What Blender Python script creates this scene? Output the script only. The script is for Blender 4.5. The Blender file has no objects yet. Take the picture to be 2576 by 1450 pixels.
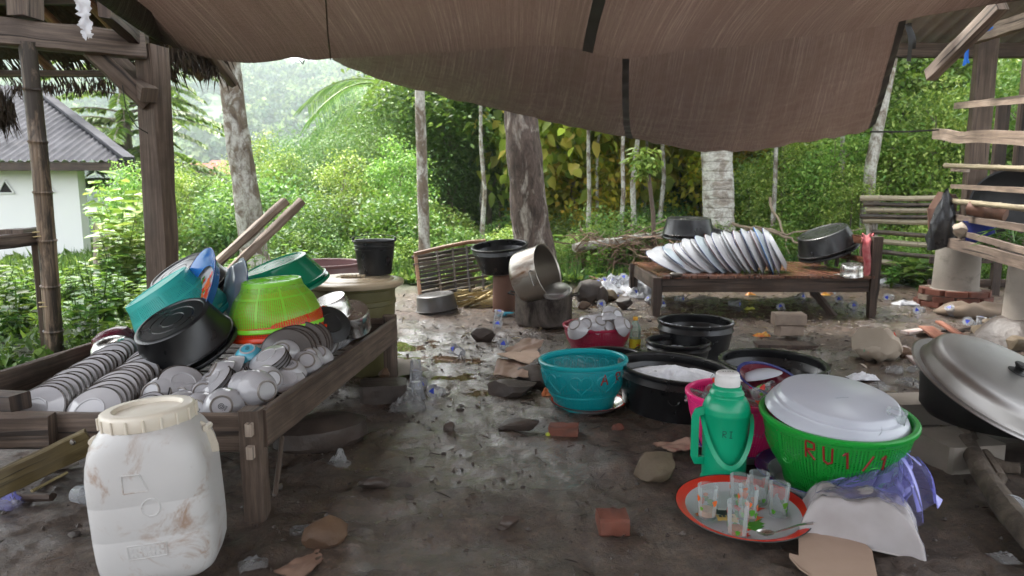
import bpy, bmesh, math, random
import numpy as np
from mathutils import Vector, Matrix, Quaternion
from mathutils import noise as mn

# ---------------------------------------------------------------- camera, sky, sun, exposure
scene = bpy.context.scene
COL = scene.collection
R = math.radians
PITCH = R(8.0)
CAMH = 1.05
cam_data = bpy.data.cameras.new('camera')
cam_data.lens = 24.0
cam_data.sensor_width = 36.0
cam_data.clip_start = 0.05
cam_data.clip_end = 3000.0
cam_data.dof.use_dof = True
cam_data.dof.focus_distance = 2.7
cam_data.dof.aperture_fstop = 4.0
cam = bpy.data.objects.new('camera', cam_data)
COL.objects.link(cam)
cam.location = (0, 0, CAMH)
cam.rotation_euler = (R(90) - PITCH, 0, 0)
scene.camera = cam

SUN_EL, SUN_AZ = R(60), R(318)
world = bpy.data.worlds.new('World')
scene.world = world
world.use_nodes = True
wn = world.node_tree
wn.nodes.clear()
sky = wn.nodes.new('ShaderNodeTexSky')
sky.sky_type = 'NISHITA'
sky.sun_disc = False
sky.sun_elevation = SUN_EL
sky.sun_rotation = SUN_AZ
sky.air_density = 1.0
sky.dust_density = 4.0
hsv = wn.nodes.new('ShaderNodeHueSaturation')      # overcast: the blue is washed out
hsv.inputs['Saturation'].default_value = 0.22
bg = wn.nodes.new('ShaderNodeBackground')
bg.inputs['Strength'].default_value = 0.15
wo = wn.nodes.new('ShaderNodeOutputWorld')
wn.links.new(sky.outputs[0], hsv.inputs['Color'])
wn.links.new(hsv.outputs[0], bg.inputs['Color'])
wn.links.new(bg.outputs[0], wo.inputs[0])

sun_data = bpy.data.lights.new('sun', 'SUN')
sun_data.energy = 1.5
sun_data.angle = R(14)
sun_data.color = (1.0, 0.96, 0.9)
sun = bpy.data.objects.new('sun', sun_data)
COL.objects.link(sun)
sun.rotation_euler = (R(90) - SUN_EL, 0, R(180) - SUN_AZ)

vs = scene.view_settings
vs.view_transform = 'Standard'
vs.look = 'None'
vs.gamma = 1.0
vs.use_curve_mapping = False
vs.exposure = 2.5
scene.cycles.max_bounces = 8
scene.cycles.transparent_max_bounces = 16
scene.cycles.transmission_bounces = 6
scene.cycles.volume_bounces = 2
scene.cycles.caustics_reflective = False
scene.cycles.caustics_refractive = False
scene.cycles.use_denoising = True

# ---------------------------------------------------------------- survey helpers
# places were measured on the photograph (2576 wide) and turned into metres with the lens above
FPX = 1717.0
FW = Vector((0, math.cos(PITCH), -math.sin(PITCH)))
UP = Vector((0, math.sin(PITCH), math.cos(PITCH)))
RT = Vector((1, 0, 0))
EYE = Vector((0, 0, CAMH))

def ray(px, py):
    return FW + RT * ((px - 1288) / FPX) + UP * ((725 - py) / FPX)

def g(px, py, z=0.0):
    d = ray(px, py)
    return EYE + d * ((z - CAMH) / d.z)

def at(px, py, Y):
    d = ray(px, py)
    return EYE + d * (Y / d.y)

def lerp(a, b, t):
    return a + (b - a) * t

def sstep(a, b, x):
    t = np.clip((x - a) / (b - a), 0, 1)
    return t * t * (3 - 2 * t)

# ---------------------------------------------------------------- mesh builder
class MB:
    def __init__(self):
        self.v = []; self.f = []; self.uv = []; self.mi = []
        self.m = 0

    def add(self, vs_, fs_, uvs=None):
        o = len(self.v)
        self.v.extend(vs_)
        for k, f in enumerate(fs_):
            self.f.append(tuple(i + o for i in f))
            self.uv.append(uvs[k] if uvs else [(0, 0)] * len(f))
            self.mi.append(self.m)
        return self

    def sweep(self, path, prof, scale=None, up=Vector((0, 0, 1)), caps=True, jit=0.0, seed=0, follow=False):
        path = [Vector(p) for p in path]
        n, k = len(path), len(prof)
        rnd = random.Random(seed)
        vs_, fs_, us = [], [], []
        per = [0]
        for i in range(k):
            a, b = prof[i], prof[(i + 1) % k]
            per.append(per[-1] + math.hypot(a[0] - b[0], a[1] - b[1]))
        L = 0; Ls = []
        side0 = None
        for i, p in enumerate(path):
            if i: L += (p - path[i - 1]).length
            Ls.append(L)
            t = (path[min(i + 1, n - 1)] - path[max(i - 1, 0)]).normalized()
            if follow and side0 is not None:
                side = (side0 - t * side0.dot(t)).normalized()
            else:
                side = t.cross(up)
                if side.length < 1e-4: side = t.cross(Vector((0, 1, 0)))
                side.normalize()
            side0 = side
            u2 = side.cross(t)
            s = scale[i] if scale else 1.0
            for (a, b) in prof:
                q = p + side * (a * s) + u2 * (b * s)
                if jit: q = q + Vector((rnd.uniform(-jit, jit), rnd.uniform(-jit, jit), rnd.uniform(-jit, jit)))
                vs_.append(q)
        ou = rnd.random() * 10 if seed else 0
        for i in range(n - 1):
            for j in range(k):
                j2 = (j + 1) % k
                fs_.append((i * k + j, i * k + j2, (i + 1) * k + j2, (i + 1) * k + j))
                us.append([(per[j] + ou, Ls[i]), (per[j + 1] + ou, Ls[i]), (per[j + 1] + ou, Ls[i + 1]), (per[j] + ou, Ls[i + 1])])
        if caps:
            fs_.append(tuple(range(k))[::-1]); us.append([(prof[j][0] + ou, prof[j][1] * .1) for j in range(k)][::-1])
            fs_.append(tuple((n - 1) * k + j for j in range(k))); us.append([(prof[j][0] + ou, L + prof[j][1] * .1) for j in range(k)])
        return self.add(vs_, fs_, us)

    def beam(self, a, b, w, h, up=Vector((0, 0, 1)), ch=0.004, n=1, jit=0.0, seed=0):
        a, b = Vector(a), Vector(b)
        ch = min(ch, w * .3, h * .3)
        x, y = w / 2, h / 2
        pr = [(x - ch, -y), (x, -y + ch), (x, y - ch), (x - ch, y), (-x + ch, y), (-x, y - ch), (-x, -y + ch), (-x + ch, -y)]
        return self.sweep([a.lerp(b, i / n) for i in range(n + 1)], pr, up=up, jit=jit, seed=seed)

    def box(self, c, s, rz=0.0, ch=0.004, rot=None):
        M = rot if rot else Matrix.Rotation(rz, 3, 'Z')
        c = Vector(c)
        return self.beam(c - M @ Vector((0, 0, s[2] / 2)), c + M @ Vector((0, 0, s[2] / 2)), s[0], s[1], up=M @ Vector((0, 1, 0)), ch=ch)

    def tube(self, path, r, n=8, caps=True, jit=0.0, seed=0):
        pr = [(math.cos(2 * math.pi * i / n), math.sin(2 * math.pi * i / n)) for i in range(n)]
        path = [Vector(p) for p in path]
        sc = list(r) if hasattr(r, '__len__') else [r] * len(path)
        r0 = max(sc)
        pr = [(a * r0, b * r0) for a, b in pr]
        t = path[-1] - path[0]
        up = Vector((0, 0, 1)) if abs(t.normalized().z if t.length > 1e-6 else 0) < .9 else Vector((0, 1, 0))
        return self.sweep(path, pr, [s / r0 for s in sc], up=up, caps=caps, jit=jit, seed=seed, follow=True)

    def lathe(self, prof, n=48, fn=None, M=None, a0=0.0, a1=2 * math.pi):
        vs_, fs_, us = [], [], []
        full = abs(a1 - a0 - 2 * math.pi) < 1e-6
        k = n if full else n + 1
        L = [0]
        for i in range(1, len(prof)):
            L.append(L[-1] + math.hypot(prof[i][0] - prof[i - 1][0], prof[i][1] - prof[i - 1][1]))
        idx = []
        for (r, z) in prof:
            if r < 1e-6:
                idx.append([len(vs_)] * k); vs_.append(Vector((0, 0, z)))
            else:
                row = []
                for j in range(k):
                    th = a0 + (a1 - a0) * j / n
                    row.append(len(vs_))
                    vs_.append(Vector(fn(r, z, th)) if fn else Vector((r * math.cos(th), r * math.sin(th), z)))
                idx.append(row)
        for i in range(len(prof) - 1):
            for j in range(n):
                j2 = (j + 1) % k
                q = [idx[i][j], idx[i][j2], idx[i + 1][j2], idx[i + 1][j]]
                uu = [(j / n, L[i]), ((j + 1) / n, L[i]), ((j + 1) / n, L[i + 1]), (j / n, L[i + 1])]
                f, u = [], []
                for a, b in zip(q, uu):
                    if a not in f: f.append(a); u.append(b)
                if len(f) > 2: fs_.append(tuple(f)); us.append(u)
        if M is not None: vs_ = [M @ v for v in vs_]
        return self.add(vs_, fs_, us)

    def grid(self, nu, nv, fn, su=1.0, sv=1.0):
        vs_ = [Vector(fn(i / nu, j / nv)) for j in range(nv + 1) for i in range(nu + 1)]
        fs_, us = [], []
        for j in range(nv):
            for i in range(nu):
                a = j * (nu + 1) + i
                fs_.append((a, a + 1, a + nu + 2, a + nu + 1))
                us.append([(i / nu * su, j / nv * sv), ((i + 1) / nu * su, j / nv * sv), ((i + 1) / nu * su, (j + 1) / nv * sv), (i / nu * su, (j + 1) / nv * sv)])
        return self.add(vs_, fs_, us)

    def poly(self, pts, thick=0.0, nrm=Vector((0, 0, 1))):
        pts = [Vector(p) for p in pts]
        n = len(pts)
        if not thick: return self.add(pts, [tuple(range(n))])
        b = [p - nrm * thick for p in pts]
        fs_ = [tuple(range(n)), tuple(range(2 * n - 1, n - 1, -1))] + [(i, i + n, (i + 1) % n + n, (i + 1) % n) for i in range(n)]
        return self.add(pts + b, fs_)

    def mesh(self, name, mats, ang=38.0):
        me = bpy.data.meshes.new(name)
        me.from_pydata([tuple(v) for v in self.v], [], self.f)
        uvl = me.uv_layers.new(name='UVMap')
        flat = [c for f in self.uv for uv in f for c in uv]
        uvl.data.foreach_set('uv', flat)
        if not isinstance(mats, (list, tuple)): mats = [mats]
        for m in mats: me.materials.append(M_[m] if isinstance(m, str) else m)
        if len(mats) > 1: me.polygons.foreach_set('material_index', self.mi)
        me.polygons.foreach_set('use_smooth', [True] * len(me.polygons))
        me.update()
        if ang < 179: me.set_sharp_from_angle(angle=R(ang))
        return me

    def build(self, name, mats, parent=None, ang=38.0, loc=None, rot=None):
        o = bpy.data.objects.new(name, self.mesh(name, mats, ang))
        COL.objects.link(o)
        if parent: o.parent = parent
        if loc is not None: o.location = loc
        if rot is not None: setrot(o, rot)
        return o

def setrot(o, rot):
    if isinstance(rot, Quaternion):
        o.rotation_mode = 'QUATERNION'; o.rotation_quaternion = rot
    elif isinstance(rot, (int, float)):
        o.rotation_euler = (0, 0, rot)
    else:
        o.rotation_euler = rot

def tag(o, label, cat, group=None, kind=None):
    if label: o['label'] = label
    if cat: o['category'] = cat
    if group: o['group'] = group
    if kind: o['kind'] = kind
    return o

def thing(name, label, cat, loc=(0, 0, 0), rot=None, group=None):
    o = bpy.data.objects.new(name, None)
    o.empty_display_size = 0.1
    COL.objects.link(o)
    o.location = loc
    if rot is not None: setrot(o, rot)
    return tag(o, label, cat, group)

def struct(o):
    o['kind'] = 'structure'; return o

KIDS = {}
def copy_tree(o, parent=None, kids=None):
    c = o.copy(); COL.objects.link(c)
    if parent: c.parent = parent
    for ch in (kids if kids is not None else list(o.children)): copy_tree(ch, c)
    return c

def place(o, loc, rot=None, scale=None, label=None, group=None):
    o.location = loc
    if rot is not None: setrot(o, rot)
    if scale is not None: o.scale = scale if hasattr(scale, '__len__') else (scale,) * 3
    if label: o['label'] = label
    if group: o['group'] = group
    return o

class Proto:
    """first use places the source, later uses place copies"""
    def __init__(self, o): self.o = o; self.used = False
    def put(self, loc, rot=None, scale=None, label=None, group=None):
        o = self.o if not self.used else copy_tree(self.o)
        if not self.used: self.used = True
        return place(o, loc, rot, scale, label, group)

def axis_rot(d, spin=0.0):
    """rotation that brings local +Z onto d"""
    d = Vector(d).normalized()
    return Vector((0, 0, 1)).rotation_difference(d) @ Quaternion((0, 0, 1), spin)

def rock_mesh(name, mat, seed, s=(1, 1, 1), sub=3, amp=.35, flat=True):
    bm = bmesh.new()
    bmesh.ops.create_icosphere(bm, subdivisions=sub, radius=1.0)
    off = Vector((seed * 3.7, seed * 1.3, seed * 2.1))
    rp_ = random.Random(seed * 13 + 5)
    planes = [(Vector((rp_.gauss(0, 1), rp_.gauss(0, 1), rp_.gauss(0, 1))).normalized(), rp_.uniform(.52, .85)) for _ in range(9)]
    for v in bm.verts:
        d = v.co.normalized()
        k = 1 + amp * mn.noise(d * 1.1 + off) + amp * .5 * mn.noise(d * 2.7 + off)
        c = d * k
        m = max(abs(c.x), abs(c.y), abs(c.z))
        c = c * lerp(1.0, .82 / max(m, .4), .3)
        for pn, pd in planes:
            e = c.dot(pn) - pd
            if e > 0: c = c - pn * e * .92
        c += d * (.05 * mn.noise(d * 5 + off) + .03 * mn.noise(d * 13 + off))
        v.co = Vector((c.x * s[0], c.y * s[1], c.z * s[2]))
    me = bpy.data.meshes.new(name)
    bm.to_mesh(me); bm.free()
    me.materials.append(M_[mat])
    me.polygons.foreach_set('use_smooth', [True] * len(me.polygons))
    me.set_sharp_from_angle(angle=R(28))
    return me

def leaf_mesh(name, P, D, Nn, L, W, mat, shape='leaf'):
    """P points, D leaf directions, Nn leaf normals; numpy, 2 or 4 triangles per leaf"""
    n = len(P)
    D = D / (np.linalg.norm(D, axis=1, keepdims=True) + 1e-9)
    S = np.cross(D, Nn); S /= (np.linalg.norm(S, axis=1, keepdims=True) + 1e-9)
    U = np.cross(S, D)
    L = np.broadcast_to(L, (n,))[:, None]; W = np.broadcast_to(W, (n,))[:, None]
    if shape == 'leaf':
        pts = [P, P + D * L * .42 + S * W * .5 + U * W * .16, P + D * L - U * L * .10, P + D * L * .42 - S * W * .5 + U * W * .16]
        fac = [(0, 1, 2), (0, 2, 3)]
    else:
        pts = [P, P + D * L * .28 + S * W * .46 + U * W * .12, P + D * L * .66 + S * W * .36 + U * W * .06 - U * L * .04,
               P + D * L - U * L * .14, P + D * L * .66 - S * W * .36 + U * W * .06 - U * L * .04, P + D * L * .28 - S * W * .46 + U * W * .12]
        fac = [(0, 1, 2), (0, 2, 3), (0, 3, 4), (0, 4, 5)]
    k = len(pts)
    V = np.stack(pts, 1).reshape(-1, 3)
    F = (np.arange(n)[:, None, None] * k + np.array(fac)[None]).reshape(-1)
    me = bpy.data.meshes.new(name)
    nf = len(F) // 3
    me.vertices.add(len(V)); me.vertices.foreach_set('co', V.astype(np.float32).ravel())
    me.loops.add(len(F)); me.loops.foreach_set('vertex_index', F.astype(np.int32))
    me.polygons.add(nf)
    me.polygons.foreach_set('loop_start', np.arange(0, nf * 3, 3, dtype=np.int32))
    me.polygons.foreach_set('loop_total', np.full(nf, 3, dtype=np.int32))
    me.update(calc_edges=True)
    me.materials.append(M_[mat])
    return me

def obj(name, me, parent=None, loc=None, rot=None):
    o = bpy.data.objects.new(name, me); COL.objects.link(o)
    if parent: o.parent = parent
    if loc is not None: o.location = loc
    if rot is not None: setrot(o, rot)
    return o
# ---------------------------------------------------------------- materials
M_ = {}
def C(r, g_, b):
    f = lambda c: (c / 255 / 12.92) if c / 255 <= .04045 else ((c / 255 + .055) / 1.055) ** 2.4
    return (f(r), f(g_), f(b), 1.0)

class NT:
    def __init__(self, name):
        self.mat = bpy.data.materials.new(name); self.mat.use_nodes = True
        self.t = self.mat.node_tree; self.t.nodes.clear()
        M_[name] = self.mat
    def n(self, typ, _out=0, **kw):
        nd = self.t.nodes.new('ShaderNode' + typ)
        for k, v in kw.items():
            if k[0] == '_': setattr(nd, k[1:], v); continue
            s = nd.inputs[int(k[1:])] if (k[0] == 'i' and k[1:].isdigit()) else nd.inputs[k.replace('__', ' ')]
            if isinstance(v, bpy.types.NodeSocket): self.t.links.new(v, s)
            else: s.default_value = v
        self.last = nd
        return nd.outputs[_out] if len(nd.outputs) else None
    def math(self, op, a, b=0.0, c=0.0, clamp=False):
        return self.n('Math', _operation=op, i0=a, i1=b, i2=c, _use_clamp=clamp)
    def ramp(self, fac, stops, interp='LINEAR'):
        o = self.n('ValToRGB', Fac=fac)
        cr = self.last.color_ramp; cr.interpolation = interp
        while len(cr.elements) > 1: cr.elements.remove(cr.elements[-1])
        for i, (p, c) in enumerate(stops):
            e = cr.elements[0] if i == 0 else cr.elements.new(p)
            e.position = p
            e.color = c if hasattr(c, '__len__') else (c, c, c, 1)
        return o
    def mix(self, f, a, b, mode='MIX'):
        nd = self.t.nodes.new('ShaderNodeMix'); nd.data_type = 'RGBA'; nd.blend_type = mode
        for s, v in ((nd.inputs[0], f), (nd.inputs[6], a), (nd.inputs[7], b)):
            if isinstance(v, bpy.types.NodeSocket): self.t.links.new(v, s)
            else: s.default_value = v
        return nd.outputs[2]
    def coord(self, kind='Object', scale=(1, 1, 1), rand=True):
        self.n('TexCoord'); co = self.last.outputs[kind]
        if rand:
            self.n('ObjectInfo'); r = self.last.outputs['Random']
            off = self.n('CombineXYZ', i0=self.math('MULTIPLY', r, 37.0), i1=self.math('MULTIPLY', r, 23.0), i2=self.math('MULTIPLY', r, 11.0))
            co = self.n('VectorMath', _operation='ADD', i0=co, i1=off)
        return self.n('Mapping', Vector=co, Scale=scale)
    def noise(self, co, scale, detail=4.0, rough=.55, dist=0.0):
        return self.n('TexNoise', Vector=co, Scale=scale, Detail=detail, Roughness=rough, Distortion=dist)
    def bump(self, h, strength=.3, dist=.01, normal=None):
        kw = dict(Height=h, Strength=strength, Distance=dist)
        if normal is not None: kw['Normal'] = normal
        return self.n('Bump', **kw)
    def out(self, sh):
        self.n('OutputMaterial', Surface=sh); return self.mat
    def pr(self, **kw):
        return self.n('BsdfPrincipled', **kw)

def simple(name, c1, c2=None, rough=.45, rvar=.15, metal=0.0, ns=5.0, bump=.1, bs=60.0, dirt=None, damt=.45, ds=4.0, coat=0.0, coord='Object', cs=(1, 1, 1), spec=.5, bd=.004):
    t = NT(name)
    co = t.coord(coord, cs)
    f = t.noise(co, ns, 5.0)
    col = t.mix(t.ramp(f, [(.3, 0.0), (.7, 1.0)]), c1, c2 if c2 else tuple(x * .8 for x in c1[:3]) + (1,))
    rr = t.math('MULTIPLY_ADD', t.noise(co, ns * 1.7, 3.0), rvar * 2, rough - rvar)
    if dirt:
        d = t.ramp(t.noise(co, ds, 8.0, .7, .6), [(1 - damt - .07, 0.0), (1 - damt + .12, 1.0)])
        col = t.mix(d, col, dirt)
        rr = t.math('MAXIMUM', rr, t.math('MULTIPLY', d, .6))
    kw = dict(Base__Color=col, Roughness=rr, Metallic=metal)
    kw['Specular IOR Level'] = spec
    if coat: kw['Coat Weight'] = coat; kw['Coat Roughness'] = .08
    if bump: kw['Normal'] = t.bump(t.noise(co, bs, 4.0), bump, bd)
    return t.out(t.pr(**kw))

# --- mud yard and soil of the rough ground (one sheet; the painted-on value is which soil lies where)
t = NT('mud')
co = t.coord('Object', rand=False)
t.n('Attribute', _attribute_name='soil')
soil = t.last.outputs['Fac']
n1 = t.noise(co, 1.3, 8.0, .65, .4); n2 = t.noise(co, 9.0, 8.0, .7); n3 = t.noise(co, 60.0, 6.0, .7)
base = t.ramp(n2, [(.25, C(62, 48, 38)), (.5, C(102, 83, 68)), (.75, C(142, 119, 101))])
base = t.mix(t.ramp(n1, [(.35, 0.0), (.65, .6)]), base, C(78, 61, 48))
base = t.mix(t.ramp(n3, [(.62, 0.0), (.75, .5)]), base, C(30, 26, 24))
grassy = t.ramp(n2, [(.3, C(44, 52, 26)), (.6, C(70, 80, 40)), (.8, C(88, 76, 52))])
far = t.ramp(t.noise(co, .06, 6.0), [(.3, C(52, 84, 42)), (.6, C(84, 116, 60)), (.8, C(118, 128, 74))])
t.n('NewGeometry'); pos = t.last.outputs['Position']
sep = t.n('SeparateXYZ', _out=1, Vector=pos)
grassy = t.mix(t.math('MULTIPLY_ADD', sep, 1 / 40, -.4, clamp=True), grassy, far)
grain = t.ramp(t.noise(co, 46.0, 10.0, .85), [(.32, .45), (.5, 1.0), (.66, 1.6)])
base = t.mix(1.0, base, grain, 'MULTIPLY')
col = t.mix(soil, base, grassy)
t.n('Attribute', _attribute_name='wet'); wet = t.last.outputs['Fac']
dry = t.math('SUBTRACT', 1.0, wet)
rough = t.math('MULTIPLY_ADD', n3, .2, t.math('MULTIPLY_ADD', dry, .26, .12))
rough = t.math('MAXIMUM', rough, t.math('MULTIPLY', soil, .85))
b1 = t.bump(n2, .6, .05)
fineh = t.math('MULTIPLY', t.noise(co, 40.0, 10.0, .8), t.math('MULTIPLY_ADD', dry, .75, .25))
b2 = t.bump(fineh, 1.0, .032, b1)
col = t.mix(t.math('MULTIPLY', wet, .45), col, C(48, 38, 31))
kw = dict(Base__Color=col, Roughness=rough, Normal=b2); kw['Specular IOR Level'] = .6
kw['Coat Weight'] = t.math('MULTIPLY', t.math('MULTIPLY_ADD', wet, .95, .05), t.math('SUBTRACT', 1.0, soil))
kw['Coat Roughness'] = .09; kw['Coat IOR'] = 1.5; kw['Coat Normal'] = t.bump(t.noise(co, 30.0, 8.0, .7), .45, .02, t.bump(n2, .5, .04))
t.out(t.pr(**kw))

t = NT('water')
co = t.coord('Object', rand=False)
t.out(t.pr(Base__Color=C(92, 76, 60), Roughness=.03, Normal=t.bump(t.noise(co, 14.0, 2.0), .05, .005), **{'Specular IOR Level': .6}))
t = NT('tub_water')
t.out(t.pr(Base__Color=C(24, 24, 26), Roughness=.02))

# --- wood: the grain runs along v of the swept pieces
def wood(name, c1, c2, c3, rough=.65, spec=.35, grain=1.0, wet=0.0):
    t = NT(name)
    co = t.coord('UV', (1, 1, 1))
    fine = t.noise(t.n('Mapping', Vector=co, Scale=(90, 3.2, 1)), 1.0, 6.0, .65, .4)
    mid = t.noise(t.n('Mapping', Vector=co, Scale=(16, 1.2, 1)), 1.0, 5.0, .6, 1.2)
    blot = t.noise(co, 5.0, 4.0)
    col = t.ramp(t.math('MULTIPLY_ADD', fine, .5, t.math('MULTIPLY', mid, .5)), [(.33, c1), (.5, c2), (.68, c3)])
    col = t.mix(t.ramp(blot, [(.45, 0.0), (.7, .55)]), col, c1)
    crk = t.noise(t.n('Mapping', Vector=co, Scale=(34, .9, 1)), 1.0, 3.0, .5, .6)
    crk = t.ramp(crk, [(.60, 0.0), (.66, .85)])
    col = t.mix(crk, col, tuple(x * .3 for x in c1[:3]) + (1,))
    fine = t.math('SUBTRACT', fine, t.math('MULTIPLY', crk, .8))
    rr = t.math('MULTIPLY_ADD', blot, -.5 * wet, rough + .1 * wet)
    kw = dict(Base__Color=col, Roughness=rr, Normal=t.bump(fine, .45 * grain, .004)); kw['Specular IOR Level'] = spec
    return t.out(t.pr(**kw))
wood('wood_grey', C(66, 56, 50), C(104, 90, 80), C(140, 124, 111))
wood('wood_bed', C(54, 44, 38), C(90, 76, 66), C(122, 105, 92))
wood('wood_dark', C(40, 33, 29), C(72, 58, 50), C(98, 82, 70))
wood('wood_post', C(58, 47, 40), C(94, 79, 68), C(124, 107, 94))
wood('wood_wet', C(54, 34, 26), C(92, 58, 44), C(128, 88, 68), rough=.34, spec=.5, wet=.5)
wood('wood_pale', C(126, 112, 100), C(168, 152, 138), C(198, 184, 170))
wood('wood_plank', C(92, 78, 68), C(132, 115, 101), C(166, 149, 134))
wood('wood_olive', C(56, 46, 30), C(88, 76, 46), C(112, 98, 66))
wood('wood_red', C(96, 58, 44), C(140, 92, 74), C(176, 132, 112))
wood('board_white', C(132, 86, 74), C(196, 186, 180), C(214, 210, 206))

def bamboo(name, c1, c2, c3, black=.25):
    t = NT(name)
    co = t.coord('UV')
    f = t.noise(t.n('Mapping', Vector=co, Scale=(70, 1.6, 1)), 1.0, 5.0, .6, .3)
    b = t.noise(t.n('Mapping', Vector=co, Scale=(9, 2.2, 1)), 1.0, 6.0, .65, .8)
    col = t.ramp(f, [(.3, c1), (.5, c2), (.7, c3)])
    col = t.mix(t.ramp(b, [(1 - black - .12, 0.0), (1 - black, .9)]), col, C(34, 28, 25))
    return t.out(t.pr(Base__Color=col, Roughness=.5, Normal=t.bump(f, .25, .003)))
bamboo('bamboo', C(92, 74, 58), C(130, 110, 90), C(162, 143, 124), .47)
bamboo('bamboo_grey', C(96, 88, 72), C(138, 126, 104), C(172, 160, 136), .3)
bamboo('bamboo_dark', C(40, 34, 30), C(72, 60, 50), C(104, 88, 70), .4)
bamboo('bamboo_brown', C(80, 54, 36), C(124, 88, 62), C(160, 122, 92), .3)

def bark(name, c1, c2, lich, lamt=.4, vs=(1, 1, .5), sc=9.0, ring=0.0):
    t = NT(name)
    co = t.coord('Object', vs)
    n1 = t.noise(co, sc, 8.0, .7, .5); n2 = t.noise(co, sc * .45, 6.0, .65, .8); n3 = t.noise(co, sc * 3, 6.0, .7)
    col = t.ramp(n1, [(.3, c1), (.62, c2)])
    m = t.math('MULTIPLY', t.ramp(n2, [(1 - lamt - .08, 0.0), (1 - lamt + .05, 1.0)]), t.ramp(n3, [(.35, .25), (.55, 1.0)]))
    col = t.mix(m, col, lich)
    h = t.math('ADD', n1, t.math('MULTIPLY', n3, .6))
    if ring:
        w = t.n('TexWave', Vector=t.coord('Object', rand=False), Scale=ring, Distortion=2.0, Detail=2.0, _bands_direction='Z')
        h = t.math('ADD', h, t.math('MULTIPLY', t.ramp(w, [(0, 0.0), (.15, 1.0)]), .35))
        col = t.mix(t.ramp(w, [(0, .12), (.12, 0.0)]), col, C(74, 66, 60))
    return t.out(t.pr(Base__Color=col, Roughness=.85, Normal=t.bump(h, .7, .03)))
bark('bark_pale', C(84, 72, 60), C(132, 118, 102), C(198, 196, 188), .50, (1, 1, .6), 15.0)
bark('bark_dark', C(28, 22, 19), C(106, 90, 80), C(176, 168, 156), .40, (1, 1, .4), 15.0)
bark('bark_palm', C(104, 94, 84), C(160, 150, 138), C(204, 202, 194), .5, (1, 1, 1.5), 8.0, 2.6)
bark('bark_far', C(92, 82, 68), C(140, 128, 110), C(176, 168, 154), .4)
bark('stump', C(84, 74, 66), C(140, 128, 116), C(186, 180, 168), .5)
bark('log_fire', C(58, 50, 44), C(104, 92, 80), C(140, 130, 118), .35)

# --- leaves
def leaf(name, c1, c2, c3=None, trans=.4, rough=.42):
    t = NT(name)
    t.n('NewGeometry'); rnd = t.last.outputs['Random Per Island']
    st = [(0.0, c1), (.6, c2)] + ([(1.0, c3)] if c3 else [])
    col = t.ramp(rnd, st)
    t.n('ObjectInfo'); rd = t.last.outputs['Random']
    col = t.n('HueSaturation', Hue=t.math('MULTIPLY_ADD', rd, .05, .47), Saturation=.95, Value=t.math('MULTIPLY_ADD', t.math('FRACT', t.math('MULTIPLY', rd, 7.3)), .7, .80), Color=col)
    p = t.pr(Base__Color=col, Roughness=rough, **{'Specular IOR Level': .35})
    tr = t.n('BsdfTranslucent', Color=t.mix(.2, col, C(178, 200, 60), 'MIX'))
    return t.out(t.n('MixShader', Fac=trans, i1=p, i2=tr))
leaf('leaf_weed', C(44, 88, 30), C(78, 122, 42), C(122, 158, 66))
leaf('leaf_lime', C(78, 120, 42), C(114, 150, 58), C(162, 182, 92), trans=.3)
leaf('leaf_mid', C(52, 94, 42), C(84, 124, 54), C(128, 158, 80))
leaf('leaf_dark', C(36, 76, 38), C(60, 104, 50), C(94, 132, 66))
leaf('leaf_feather', C(54, 94, 46), C(84, 122, 60), C(124, 150, 82), trans=.26)
leaf('leaf_teak', C(84, 112, 38), C(138, 148, 52), C(182, 164, 76), trans=.55)
leaf('leaf_blue', C(46, 92, 56), C(74, 122, 74), C(102, 146, 90))
leaf('leaf_yellow', C(120, 136, 30), C(178, 170, 40), C(204, 170, 50))
leaf('leaf_dry', C(92, 76, 56), C(134, 112, 84), C(160, 140, 112), trans=.1)
leaf('leaf_forest', C(40, 74, 40), C(66, 104, 52), C(104, 130, 70), trans=.06, rough=.8)
leaf('leaf_forest_dark', C(28, 60, 40), C(48, 86, 54), C(72, 108, 66), trans=.06, rough=.8)
leaf('leaf_forest_pale', C(60, 92, 48), C(90, 122, 62), C(130, 150, 84), trans=.06, rough=.8)

# --- plastics, enamel, metal
simple('black_plastic', C(14, 14, 15), C(22, 22, 24), rough=.3, rvar=.1, ns=7, bump=.05, dirt=C(46, 43, 41), damt=.26, ds=5)
simple('grey_plastic', C(62, 60, 58), C(84, 80, 77), rough=.38, dirt=C(96, 84, 74), damt=.35)
simple('teal_plastic', C(0, 132, 140), C(10, 146, 152), rough=.35, bump=.04)
simple('emerald_plastic', C(0, 104, 74), C(4, 116, 84), rough=.22, rvar=.06, bump=.02)
simple('thermos_green', C(0, 148, 106), C(6, 160, 118), rough=.3, rvar=.06, bump=.02)
simple('mauve_plastic', C(126, 92, 92), C(140, 106, 104), rough=.4)
simple('maroon', C(96, 28, 44), C(70, 18, 30), rough=.25, bump=.03)
simple('olive_plastic', C(84, 80, 48), C(98, 92, 58), rough=.42, dirt=C(70, 62, 44), damt=.3)
simple('beige_plastic', C(158, 142, 118), C(174, 158, 134), rough=.32, dirt=C(120, 98, 76), damt=.25)
simple('white_plastic', C(206, 204, 204), C(216, 214, 212), rough=.35, rvar=.08, bump=.02)
simple('cream_plastic', C(206, 196, 178), C(218, 210, 196), rough=.4, bump=.03, dirt=C(126, 90, 56), damt=.3, ds=6)
simple('lime_solid', C(120, 200, 40), C(130, 210, 52), rough=.3, bump=.02)
simple('green_solid', C(20, 140, 46), C(28, 152, 56), rough=.3, bump=.02)
simple('pink_solid', C(236, 36, 122), C(244, 52, 136), rough=.32, bump=.02)
simple('maroon_solid', C(138, 22, 52), C(150, 30, 62), rough=.32, bump=.02)
simple('orange_solid', C(212, 56, 18), C(222, 66, 26), rough=.32, bump=.02)
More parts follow.
